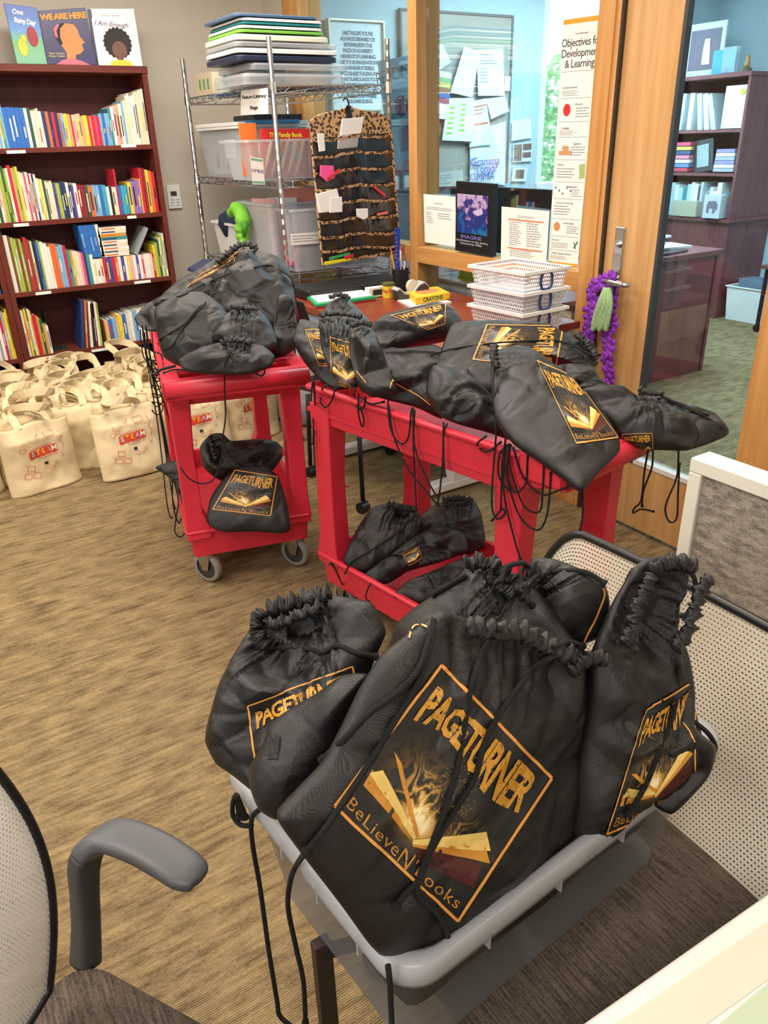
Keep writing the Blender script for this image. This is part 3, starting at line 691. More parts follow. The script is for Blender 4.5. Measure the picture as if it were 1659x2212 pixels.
MB().rings([[Vector((6.36+r*math.cos(2*PI*k/12), 4.51+r*math.sin(2*PI*k/12), z)) for k in range(12)] for r, z in [(.02, 2.0), (.024, 2.03), (.014, 2.05), (.018, 2.07), (.012, 2.09)]]).build('figure', mat('amber', 'a87a3a', .35), fgr, smooth=True)
# boxes on the credenza
for nm, lab, c, d, cc in [('sorter_box', 'plaid desk sorter standing in front of the hutch books', (6.31, 4.86, .92), (.1, .26, .13), 'b9b8a0'), ('elephant_box', 'white box printed with an elephant in front of the hutch', (6.31, 4.56, .95), (.14, .17, .19), 'c9ced0')]:
    o = mb_obj(MB().box(c, d), nm, mat(nm+'_card', cc, .7, var=.12, vscale=60), (c[0], c[1], c[2]-d[2]/2), lab, 'box', bevel=.003)
MB().prism([(-.05, -.05), (-.03, -.05), (-.03, -.01), (.01, -.01), (.01, -.05), (.03, -.05), (.035, .0), (.05, -.03), (.055, .02), (.03, .05), (-.04, .045), (-.055, .01)], (6.238, 4.555, .95), (0, -1, 0), (0, 0, 1), .002).build('elephant_picture', mat('grey_mauve_print', '7d7484', .6), o)
# desk clutter
M_P2 = mat('cool_white_paper', 'e2eaee', .8)
for i, (x, y, rz, z, w, d, c, lab) in enumerate([(4.35, 3.52, .1, .833, .3, .22, M_BLACKP, 'black folder at the front of the cluttered office desk'), (4.5, 3.62, -.2, .845, .3, .22, M_P2, 'loose white sheet on the right of the cluttered office desk'), (4.38, 3.72, .3, .86, .32, .24, mat('grey_card', '9aa4a8', .7), 'grey folder in the middle of the cluttered office desk'), (4.52, 3.82, .15, .885, .34, .24, M_P2, 'thick stack of papers at the back of the cluttered office desk'), (4.28, 3.60, -.1, .85, .28, .2, mat('tan_envelope', 'b9ab94', .7), 'tan envelope on the left of the cluttered office desk')]):
    mb_obj(MB().box((x, y, z+.008), (w, d, .014), rz), 'paper_pile', c, (x, y, z), lab, 'paper', 'papers on the office desk', bevel=.001)
tr = thing('desk_riser', 'dark desk riser carrying papers on the office desk', 'shelf', (4.25, 3.9, .833))
MB().box((4.25, 3.92, 1.0), (.4, .3, .02)).build('top', mat('teal_grey_top', '5d7880', .5), tr, bevel=.003)
MB().box((4.43, 3.92, .91), (.02, .28, .16)).build('leg', M_BLACKP, tr); MB().box((4.07, 3.92, .91), (.02, .28, .16)).build('leg', M_BLACKP, tr)
mb_obj(MB().rings([[Vector((4.53+.09*s*math.cos(2*PI*k/16), 4.0+.07*s*math.sin(2*PI*k/16), z)) for k in range(16)] for s, z in [(1, .9), (1.1, .93), (.8, .96), (.3, .985)]]), 'plastic_bag', mat('lilac_film', 'b9b4d4', .2), (4.53, 4.0, .9), 'crumpled lilac plastic bag on the office papers', 'bag', smooth=True)
# white file bin and a narrow stand for a chair leg
fb = thing('file_bin', 'white plastic file bin on the office floor', 'bin', (6.4, 4.1, 0))
def openbin(mb, x0, x1, y0, y1, z0, z1, t=.006, tap=.02, lip=.012):
    def R(x0, x1, y0, y1, z): return [Vector((x0, y0, z)), Vector((x1, y0, z)), Vector((x1, y1, z)), Vector((x0, y1, z))]
    mb.rings([R(x0+tap, x1-tap, y0+tap, y1-tap, z0), R(x0, x1, y0, y1, z1-.01), R(x0-lip, x1+lip, y0-lip, y1+lip, z1-.01), R(x0-lip, x1+lip, y0-lip, y1+lip, z1), R(x0+t, x1-t, y0+t, y1-t, z1), R(x0+tap+t, x1-tap-t, y0+tap+t, y1-tap-t, z0+t)])
    return mb
openbin(MB(), 6.35, 6.70, 3.90, 4.36, 0, .30).build('bin_body', M_WHITE, fb, bevel=.003)
for i in range(4): MB().box((6.44+.05*i, 4.13-.005*i, .21), (.012, .36, .3)).build('hanging_file', mat('slate_file', '6a8494', .6), fb)
st = thing('chair_leg_stand', 'dark stand made up for a chair leg, at the right of the office', 'table', (6.1, 3.7, 0))
MB().box((6.22, 3.60, .53), (.24, .62, .03)).build('stand_top', M_DARKWOOD, st, bevel=.003)  # narrow stand made up where a single chair leg shows
for x, y in [(6.14, 3.87), (6.31, 3.87), (6.14, 3.31), (6.31, 3.31)]:
    lg = MB().tube([(x, y, .52), (x, y, .06)], .018, 10).build('leg', M_BLACKP, st); MB().cyl((x, y, .03), .03, .03, 'X', 14).build('caster', M_BLACKP, lg)
# ================================================================== BOOKCASES
def bookcase(x0, x1, label, loc):
    t = thing('bookcase', label, 'bookcase', loc)
    f, bk_ = 4.97, 5.235
    def B(n, lo, hi, m): return wpart(t, n, lo, hi, m, .0015)
    B('side_panel', (x0, f, 0), (x0+.03, bk_, 1.93), M_CHERRY_V); B('side_panel', (x1-.03, f, 0), (x1, bk_, 1.93), M_CHERRY_V)
    B('top_board', (x0-.003, f-.006, 1.93), (x1+.003, bk_, 1.965), M_CHERRY)
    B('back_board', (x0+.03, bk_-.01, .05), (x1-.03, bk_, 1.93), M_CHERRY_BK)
    for z in (1.54, 1.168, .79, .418, .05): B('shelf', (x0+.03, f+.004, z), (x1-.03, bk_-.01, z+.026), M_CHERRY)
    B('plinth', (x0+.03, f+.02, 0), (x1-.03, f+.035, .05), M_CHERRY)
    return t
bc = bookcase(.577, 1.557, 'reddish cherry bookcase, the whole one with three picture books standing on top', (1.07, 5.1, 0))
bc2 = bookcase(-.405, .575, 'reddish cherry bookcase cut off by the left edge of the photo', (.08, 5.1, 0))
for (px, py, pw) in [(35, 328, 36), (278, 315, 32), (46, 486, 30), (285, 469, 20), (94, 633, 32), (308, 609, 38), (112, 771, 24), (222, 755, 50)]:
    c = PYY(px, py, 4.971); MB().box((c.x, 4.9725, c.z), (pw*.0027, .002, .016)).build('shelf_label', M_PAPER, bc)
C_ = {'white': 'eeeae0', 'cream': 'e6dcc0', 'blue': '2f6fc0', 'light blue': '7fb3d8', 'navy': '27386b', 'teal': '3f8f93', 'dark green': '2f5a43', 'lime': '9fb84a', 'red': 'c8283c', 'dark red': '8e2430', 'orange': 'e0703a', 'pale orange': 'e8a878', 'yellow': 'ecd03e', 'ochre': 'c79a3e', 'pink': 'e0507f', 'pale pink': 'eab0bc', 'purple': '9a70b8', 'violet': '5a4a98', 'brown': '7a4a34', 'grey': '9aa0a4', 'black': '25262a', 'turquoise': '3fa8c0'}
ALLB = []; SEEN = set()
TH = {0: 'very thin', 1: 'thin', 2: 'medium', 3: 'thick'}
def book(x, y, z, w, h, d, cname, shelf, tilt=0, group=None, lay=None, stripe=None, case='bc'):
    t = thing('book', None, 'book', (x, y, z), 0, group)
    mc = mat('book_cover_'+cname.replace(' ', '_'), C_[cname], .5, var=.12, vscale=25)
    M = Matrix.Rotation(tilt, 3, 'Y'); O = Vector((x, y, z))
    def bx(lo, hi, n, m_, bev=0, par=t):
        vs = [M@Vector((a, b, e))+O for a in (lo[0], hi[0]) for b in (lo[1], hi[1]) for e in (lo[2], hi[2])]
        return MB().add(vs, [(0, 1, 3, 2), (4, 6, 7, 5), (0, 4, 5, 1), (2, 3, 7, 6), (0, 2, 6, 4), (1, 5, 7, 3)]).build(n, m_, par, bevel=bev)
    if lay is None:
        c = bx((0, 0, 0), (w, .004, h), 'cover', mc)
        MB().add([M@Vector(v)+O for v in [(0, .004, 0), (.0015, .004, 0), (0, d, 0), (.0015, d, 0), (0, .004, h), (.0015, .004, h), (0, d, h), (.0015, d, h)]], [(0, 1, 3, 2), (4, 6, 7, 5), (0, 4, 5, 1), (2, 3, 7, 6), (0, 2, 6, 4), (1, 5, 7, 3)]).build('cover_board', mc, c)
        MB().add([M@Vector(v)+O for v in [(w-.0015, .004, 0), (w, .004, 0), (w-.0015, d, 0), (w, d, 0), (w-.0015, .004, h), (w, .004, h), (w-.0015, d, h), (w, d, h)]], [(0, 1, 3, 2), (4, 6, 7, 5), (0, 4, 5, 1), (2, 3, 7, 6), (0, 2, 6, 4), (1, 5, 7, 3)]).build('cover_board', mc, c)
        bx((.0016, .004, .002), (w-.0016, d-.003, h-.004), 'pages', M_PAGES)
        if stripe and rb.random() < .6:
            a_, b_2 = rb.uniform(.12, .4), rb.uniform(.5, .85)
            sm = mat('spine_print_'+stripe.replace(' ', '_'), C_[stripe], .6, var=.5, vscale=70)
            bx((w*.32, -.0006, h*a_), (w*.68, .001, h*b_2), 'spine_title', sm)
    else:   # lying flat, spine to the front, w is thickness
        bx((0, 0, 0), (h, .004, w), 'cover', mc); bx((0, .004, 0), (h, d, .0015), 'cover_board', mc); bx((0, .004, w-.0015), (h, d, w), 'cover_board', mc)
        bx((.002, .004, .0016), (h-.003, d-.003, w-.0016), 'pages', M_PAGES)
        if stripe: bx((h*.12, -.0006, w*.3), (h*.6, .001, w*.7), 'spine_title', mat('spine_print_'+stripe.replace(' ', '_'), C_[stripe], .6, var=.5, vscale=70))
    t['_s'] = shelf; t['_c'] = cname; t['_w'] = w; t['_h'] = h; t['_st'] = stripe or ''; t['_lay'] = 1 if lay else 0
    ALLB.append(t); return t
rb = random.Random(11)
def run(x, x_end, z, shelf, group, cols, h0, h1, w0, w1, seq=False, lean=0, stripes=('white', 'black', 'navy', 'yellow', 'red', 'cream'), d=.19, y=4.985, wj=1):
    k = 0; X0 = x
    while x < x_end-.005:
        f = (x-X0)/max(.01, x_end-X0); w = min(rb.uniform(w0, w1), x_end-x)
        c = cols[k % len(cols)] if seq else rb.choice(cols)
        h = (h0+(h1-h0)*f)*(1+(rb.uniform(-.05, .05) if not seq else rb.uniform(-.01, .01)))
        st = rb.choice([s for s in stripes if s != c]) if rb.random() < .8 else None
        book(x, y+rb.uniform(0, .008), z, w*.96, h, d, c, shelf, lean, group, stripe=st)
        x += w; k += 1
    return x
def X_(px, py): return PYY(px, py, 4.98).x
S1, S2, S3, S4, S5 = 1.566, 1.194, .816, .444, .076
n1, n2, n3, n4 = 'the top shelf', 'the second shelf down', 'the third shelf down', 'the fourth shelf down'
G1, G2, G3, G4 = ['picture books in a row on %s of the bookcase' % n for n in (n1, n2, n3, n4)]
# top shelf
x = run(.612, X_(17, 300), S1, n1, G1, ['white', 'navy', 'teal', 'cream', 'light blue', 'ochre', 'brown', 'blue'], .255, .215, .009, .015)
x = run(x, X_(63, 300), S1, n1, G1, ['blue'], .198, .196, .0215, .022, True, stripes=('white',))
x = run(x, X_(78, 300), S1, n1, G1, ['white', 'dark green'], .195, .19, .016, .02, True)
x = run(x, X_(100, 300), S1, n1, G1, ['white', 'cream', 'white'], .185, .18, .012, .016)
x = run(x, X_(146, 300), S1, n1, G1, ['navy', 'orange', 'navy', 'red', 'navy', 'orange', 'light blue'], .18, .165, .013, .018, True, stripes=('orange', 'blue', 'white'))
x = run(x, X_(205, 300), S1, n1, G1, ['pale orange', 'yellow', 'pale pink', 'red', 'cream'], .16, .155, .010, .013)
x = run(x, X_(222, 300), S1, n1, G1, ['red', 'pink', 'red'], .155, .15, .012, .017, True)
x = run(x, X_(243, 300), S1, n1, G1, ['light blue', 'blue', 'light blue'], .165, .165, .012, .016, True, stripes=('red', 'yellow'))
x = run(x, X_(285, 300), S1, n1, G1, ['teal', 'white', 'pale pink', 'pale orange', 'white', 'light blue', 'cream'], .19, .235, .012, .017, True)
x = run(x, 1.523, S1, n1, G1, ['cream', 'white', 'white', 'pale orange', 'cream'], .25, .29, .011, .017)
# second shelf
x = run(.612, X_(50, 450), S2, n2, G2, ['lime', 'white', 'pale orange', 'cream', 'ochre', 'white', 'dark green', 'red', 'lime'], .295, .275, .009, .016)
x = run(x, X_(112, 450), S2, n2, G2, ['white', 'brown', 'ochre', 'pink', 'white', 'cream', 'red', 'dark green', 'yellow', 'navy', 'white'], .27, .20, .008, .014)
x = run(x, X_(175, 450), S2, n2, G2, ['white', 'cream', 'violet', 'cream', 'lime', 'white', 'navy', 'white', 'cream'], .195, .175, .013, .022)
x = run(x, X_(190, 450), S2, n2, G2, ['dark red', 'dark red'], .175, .172, .018, .022, True)
x = run(x, X_(238, 450), S2, n2, G2, ['dark green', 'orange', 'light blue', 'light blue', 'blue', 'turquoise'], .165, .165, .013, .024, True)
x = run(x, X_(258, 450), S2, n2, G2, ['white', 'black', 'cream'], .155, .15, .015, .018, True)
x = run(x, X_(262, 450), S2, n2, G2, ['red'], .25, .25, .014, .015, True)
x = run(x, X_(283, 450), S2, n2, G2, ['blue', 'turquoise', 'turquoise'], .155, .16, .015, .02, True)
x = run(x, X_(312, 450), S2, n2, G2, ['yellow', 'purple', 'purple'], .175, .19, .018, .028, True)
x = run(x, X_(325, 450), S2, n2, G2, ['red', 'dark red'], .25, .24, .014, .018, True)
x = run(x, 1.523, S2, n2, G2, ['yellow', 'orange', 'red'], .235, .22, .018, .022, True)
# third shelf
x = run(.612, X_(35, 600), S3, n3, G3, ['white', 'navy'], .31, .30, .022, .026, True, stripes=('black', 'white'))
x = run(x, X_(100, 590), S3, n3, G3, ['light blue', 'yellow', 'blue', 'lime', 'white', 'brown', 'orange', 'red', 'dark green', 'cream', 'black'], .295, .265, .009, .016)
x = run(x, X_(150, 580), S3, n3, G3, ['purple', 'white', 'black', 'light blue', 'orange', 'red', 'white', 'cream', 'orange'], .25, .22, .010, .02)
x = run(x, X_(203, 570), S3, n3, G3, ['teal', 'ochre', 'cream', 'cream', 'pale pink', 'pink', 'navy', 'teal', 'white'], .205, .165, .012, .02, True)
xm = x
x = run(x, X_(335, 565), S3, n3, G3, ['white', 'white', 'cream', 'red', 'violet', 'violet', 'red', 'orange', 'white', 'violet', 'white', 'yellow', 'pale pink', 'white', 'violet', 'white', 'pale pink'], .142, .142, .014, .021, True)
x = run(x, 1.523, S3, n3, G3, ['yellow', 'lime', 'dark green', 'cream', 'lime', 'white', 'pale pink'], .19, .27, .010, .016, True)
# upright blue books and a lying stack on top of the low row
x = X_(181, 530)
for k in range(4): book(x+.023*k, 4.99, S3+.149, .022, .185, .17, 'blue', 'the low row', -.06, 'blue volumes standing on top of the low row', stripe='light blue')
book(x+.094, 4.99, S3+.149, .018, .185, .17, 'white', 'the low row', -.06, 'blue volumes standing on top of the low row', stripe=None)
x = X_(222, 560)
for k in range(9):
    c = ['white', 'cream', 'white', 'cream', 'white', 'teal', 'ochre', 'cream', 'white'][k]
    book(x+.002*(k % 3), 4.99, S3+.147+.0185*k, .018, .165, .19, c, 'the low row', 0, 'books lying in a stack on the low row', lay=1, stripe=['orange', 'navy'][k % 2])
book(X_(291, 545), 4.99, S3+.15, .02, .175, .17, 'grey', 'the low row', .55, 'books lying in a stack on the low row')
# fourth shelf
x = run(.612, X_(80, 740), S4, n4, G4, ['white', 'cream', 'pale pink', 'yellow', 'black', 'dark green', 'ochre', 'cream'], .275, .255, .008, .012)
x = run(x, X_(100, 740), S4, n4, G4, ['dark green', 'brown', 'red', 'ochre', 'blue'], .24, .20, .010, .014)
x = run(x, X_(113, 740), S4, n4, G4, ['ochre', 'white'], .17, .16, .013, .016, True)
be = thing('bookend', 'dark green metal bookend at the left of the fourth shelf down', 'bookend', (x+.02, 5.05, S4))
MB().box((x+.004, 5.1, S4+.12), (.002, .12, .24)).box((x+.05, 5.1, S4+.0015), (.1, .12, .002)).build('plate', mat('dark_green_metal', '1f3a2c', .4), be)
x = X_(170, 720)
for k, (c, w, h) in enumerate([('navy', .02, .29), ('orange', .012, .285), ('white', .016, .275), ('black', .018, .26), ('dark red', .01, .26), ('white', .014, .265), ('lime', .01, .26)]):
    book(x+.028*k if k < 2 else x+.04+.016*(k-1), 4.985-.004*(k == 0), S4+.002, w, h, .2, c, n4, .16-.02*k, 'leaning picture books in the middle of the fourth shelf down', stripe='cream' if k else None)
x = run(X_(232, 730), X_(262, 730), S4, n4, G4, ['pale orange', 'blue', 'light blue'], .15, .16, .018, .026, True)
x = run(x, X_(280, 730), S4, n4, G4, ['yellow', 'blue'], .17, .18, .024, .028, True, stripes=('blue', 'white'))
x = run(x, 1.523, S4, n4, G4, ['white', 'white', 'cream', 'white', 'light blue'], .175, .2, .014, .022)
# left bookcase, the strip of it that the photo shows
x = run(.40, .542, S4, 'the cut off fourth shelf', 'books in the cut off bookcase', ['white', 'red', 'grey', 'yellow', 'white', 'red', 'pale pink', 'white'], .25, .29, .012, .02, lean=0)
x = run(.44, .542, S3, 'the cut off third shelf', 'books in the cut off bookcase', ['cream', 'yellow', 'white', 'blue'], .25, .27, .012, .02)
x = run(.42, .542, S5, 'the cut off lowest shelf', 'books in the cut off bookcase', ['teal', 'lime', 'dark green', 'white', 'grey'], .28, .24, .012, .02)
x = run(.62, .75, S5, 'the lowest shelf', 'books on the lowest shelf', ['light blue', 'black', 'white', 'navy'], .26, .26, .012, .02)
# labels: colour, thickness, print, neighbours; place in the row only where needed
ORD = ['leftmost', 'second', 'third', 'fourth', 'fifth', 'sixth', 'seventh', 'eighth', 'ninth', 'tenth', 'eleventh', 'twelfth', 'thirteenth', 'fourteenth', 'fifteenth', 'sixteenth', 'seventeenth', 'eighteenth', 'nineteenth', 'twentieth']
def label_books():
    cnt = {}
    for i, t in enumerate(ALLB):
        s = t['_s']; c = t['_c']; w = t['_w']; lay = t['_lay']
        th = 'slim' if w < .012 else ('thick' if w > .0185 else 'mid-thick')
        key = (s, c, lay); cnt[key] = cnt.get(key, 0)+1; t['_n'] = cnt[key]
    for i, t in enumerate(ALLB):
        s, c, w, lay = t['_s'], t['_c'], t['_w'], t['_lay']
        th = 'slim' if w < .012 else ('thick' if w > .0185 else 'mid-thick')
        lf = ALLB[i-1]['_c'] if i and ALLB[i-1]['_s'] == s else None
        rt = ALLB[i+1]['_c'] if i+1 < len(ALLB) and ALLB[i+1]['_s'] == s else None
        base = '%s %s book' % (th, c)
        if lay: base = '%s book lying flat' % c
        n = t['_n']; o = ORD[n-1] if n <= 20 else 'last'
        if lf and rt: lab = '%s between %s and %s on %s' % (base, lf, rt, s)
        elif lf: lab = '%s at the right end of %s, after a %s one' % (base, s, lf)
        else: lab = '%s at the left end of %s' % (base, s)
        if lab in SEEN: lab = '%s, %s %s one from the left, %s' % (base, o, c, s)
        if lab in SEEN: lab += ', further right'
        if len(lab.split()) > 16: lab = lab.replace('mid-thick ', '').replace('slim ', '').replace('thick ', '').replace(' from the left', '').replace(', further right', '')
        SEEN.add(lab); t['label'] = lab
    for t in ALLB:
        if len(t['label'].split()) > 16: t['label'] = ' '.join(t['label'].replace(', after a', ', by a').split()[:16])
        for k_ in ('_s', '_c', '_w', '_h', '_st', '_lay', '_n'): del t[k_]
label_books()

# three (four) picture books standing on top, facing out
def front_book(label, quad_px, m, y=4.99, lean=.03, th=.012):
    Q = [PYY(px, py, y) for px, py in quad_px]; zb = 1.967
    Q[2].z = Q[3].z = zb; Q[0].y += lean; Q[1].y += lean
    t = thing('picture_book', label, 'book', (Q[2]+Q[3])/2, 0, 'picture books on top of the bookcase')
    back = [p+Vector((0, th, 0)) for p in Q]
    MB().hexa([Q[3], Q[2], back[2], back[3]], [Q[0], Q[1], back[1], back[0]]).build('cover', m, t, bevel=.0015)
    def P(u, v, l=0): return (Q[0]*(1-u)+Q[1]*u)*(1-v)+(Q[3]*(1-u)+Q[2]*u)*v+Vector((0, -.001-l, 0))
    return t, P
m, N, L, b = new_mat('rainy_cover_print')
tz = N.new('ShaderNodeTexCoord'); sz = N.new('ShaderNodeSeparateXYZ'); L.new(tz.outputs['Generated'], sz.inputs[0])
L.new(ramp(N, L, math_node(N, L, 'ADD', sz.outputs[2], math_node(N, L, 'MULTIPLY', noise_node(N, L, mapped(N, L, (1, 1, 1)), 20), .25)), [(.25, lin('6fae8a')), (.5, lin('5fa86a')), (.68, lin('3f86c8')), (.95, lin('2a5cb0'))]), b.inputs['Base Color']); b.inputs['Roughness'].default_value = .35
t, P = front_book('blue and green picture book leaning at the left end of the bookcase top', [(10, 5), (82, 15), (103, 141), (38, 141)], m)
textsheet(P, 'One', .13, .35, .12, M_WHITE, t, asp=.7, shear=.2, lift=.0012, bold=.004); textsheet(P, 'Rainy Day', .125, .52, .27, M_WHITE, t, asp=.7, shear=.2, space=.9, lift=.0012, bold=.004, rot=-.05)
onsheet(P, [disc(.68, .52, .12, .7, sy=1.5)], 'red_shape', mat('crimson_print', '9a2436', .5), t, .0012)
onsheet(P, [disc(.3, .72, .1, .7, sy=1.5), disc(.38, .56, .06, .7)], 'yellow_shape', mat('yellow_print', 'ecc62e', .5), t, .0014)
m = mat('night_violet_cover', '35305e', .35, var=.5, vscale=9)
t, P = front_book('dark violet picture book with an orange title, middle of the bookcase top', [(84, 22), (186, 15), (210, 141), (103, 141)], m, 4.985, .02, .01)
textsheet(P, 'WE ARE HERE', .145, .5, .13, mat('orange_title_print', 'f09a2e', .5), t, asp=.84, space=.88, lift=.0012, bold=.006)
fm = mat('face_print', 'c8854a', .5, var=.2, vscale=12)
onsheet(P, [[(.34, .32), (.5, .25), (.68, .28), (.74, .38), (.76, .5), (.84, .6), (.77, .63), (.78, .74), (.7, .8), (.6, .82), (.58, .95), (.4, .95), (.42, .78), (.34, .64), (.3, .45)]], 'portrait_shape', fm, t, .0012)
onsheet(P, [[(.26, .36), (.4, .25), (.5, .25), (.38, .34), (.35, .5), (.38, .62), (.32, .64), (.26, .5)]], 'hair_shape', M_INK, t, .0018)
onsheet(P, [[(.24, .34), (.34, .26), (.38, .27), (.3, .38), (.3, .52), (.25, .48)], [(.18, 1), (.3, .92), (.5, .88), (.7, .93), (.86, 1)]], 'pink_shape', mat('rose_print', 'd86a7a', .5), t, .0022)
textsheet(P, 'Tami Charles\nBryan Collier', .05, .22, .82, mat('pale_yellow_print', 'e8dca0', .5), t, asp=.84, lift=.0012)
m = mat('white_book_cover', 'f2efe8', .4, var=.02)
t, P = front_book('white picture book with a round dark hair portrait, right end of the bookcase top', [(197, 17), (292, 17), (308, 141), (214, 141)], m, 4.985, .03, .016)
textsheet(P, 'GRACE BYERS', .045, .44, .12, M_LINE, t, asp=.77, lift=.0012, space=1.2); textsheet(P, 'I Am Enough', .12, .42, .27, mat('plum_title_print', '5d3f78', .5), t, asp=.77, shear=.3, lift=.0012, rot=-.08, space=.95)
spk = [(.5+(.29+.03*(k % 2))*math.cos(2*PI*k/40)/.77*.8, .6+(.26+.03*(k % 2))*math.sin(2*PI*k/40)) for k in range(40)]
onsheet(P, [spk], 'hair_shape', mat('dark_hair_print', '2b2320', .7), t, .0012)
onsheet(P, [disc(.52, .72, .13, .77, sy=1.2), rect(.45, .84, .58, .95)], 'portrait_shape', mat('brown_face_print', '6f4a3c', .6), t, .0018)
onsheet(P, [[(.26, 1), (.28, .93), (.42, .9), (.62, .9), (.74, .93), (.77, 1)]], 'yellow_shape', mat('yellow_print', 'ecc62e', .5), t, .0022)
for k in range(2):
    tt, P = front_book(['thin dark book tucked behind the white picture book', 'thin blue grey book tucked behind the dark violet one'][k], [(189+3*k, 20), (197+2*k, 20), (214, 141), (208, 141)], mat('slate_cover', '4b5a70', .4, var=.3), 5.01+.014*k, .0, .008)
# thermostat plate on the wall
th_ = thing('wall_control', 'white wall control plate between the bookcase and the wire rack', 'switch', PYY(376, 425, BY))
c = PYY(375, 425, BY)
MB().box((c.x, BY-.008, c.z), (.085, .014, .14)).build('plate', M_WHITE, th_, bevel=.002)
MB().box((c.x-.002, BY-.017, c.z+.02), (.038, .003, .026)).build('display', M_DKGREY, th_)
for i in range(3):
    for j in range(2): MB().box((c.x-.018+.036*j, BY-.017, c.z-.015-.016*i), (.02, .003, .006)).build('button', mat('pale_grey_key', 'c9cac8', .5), th_)

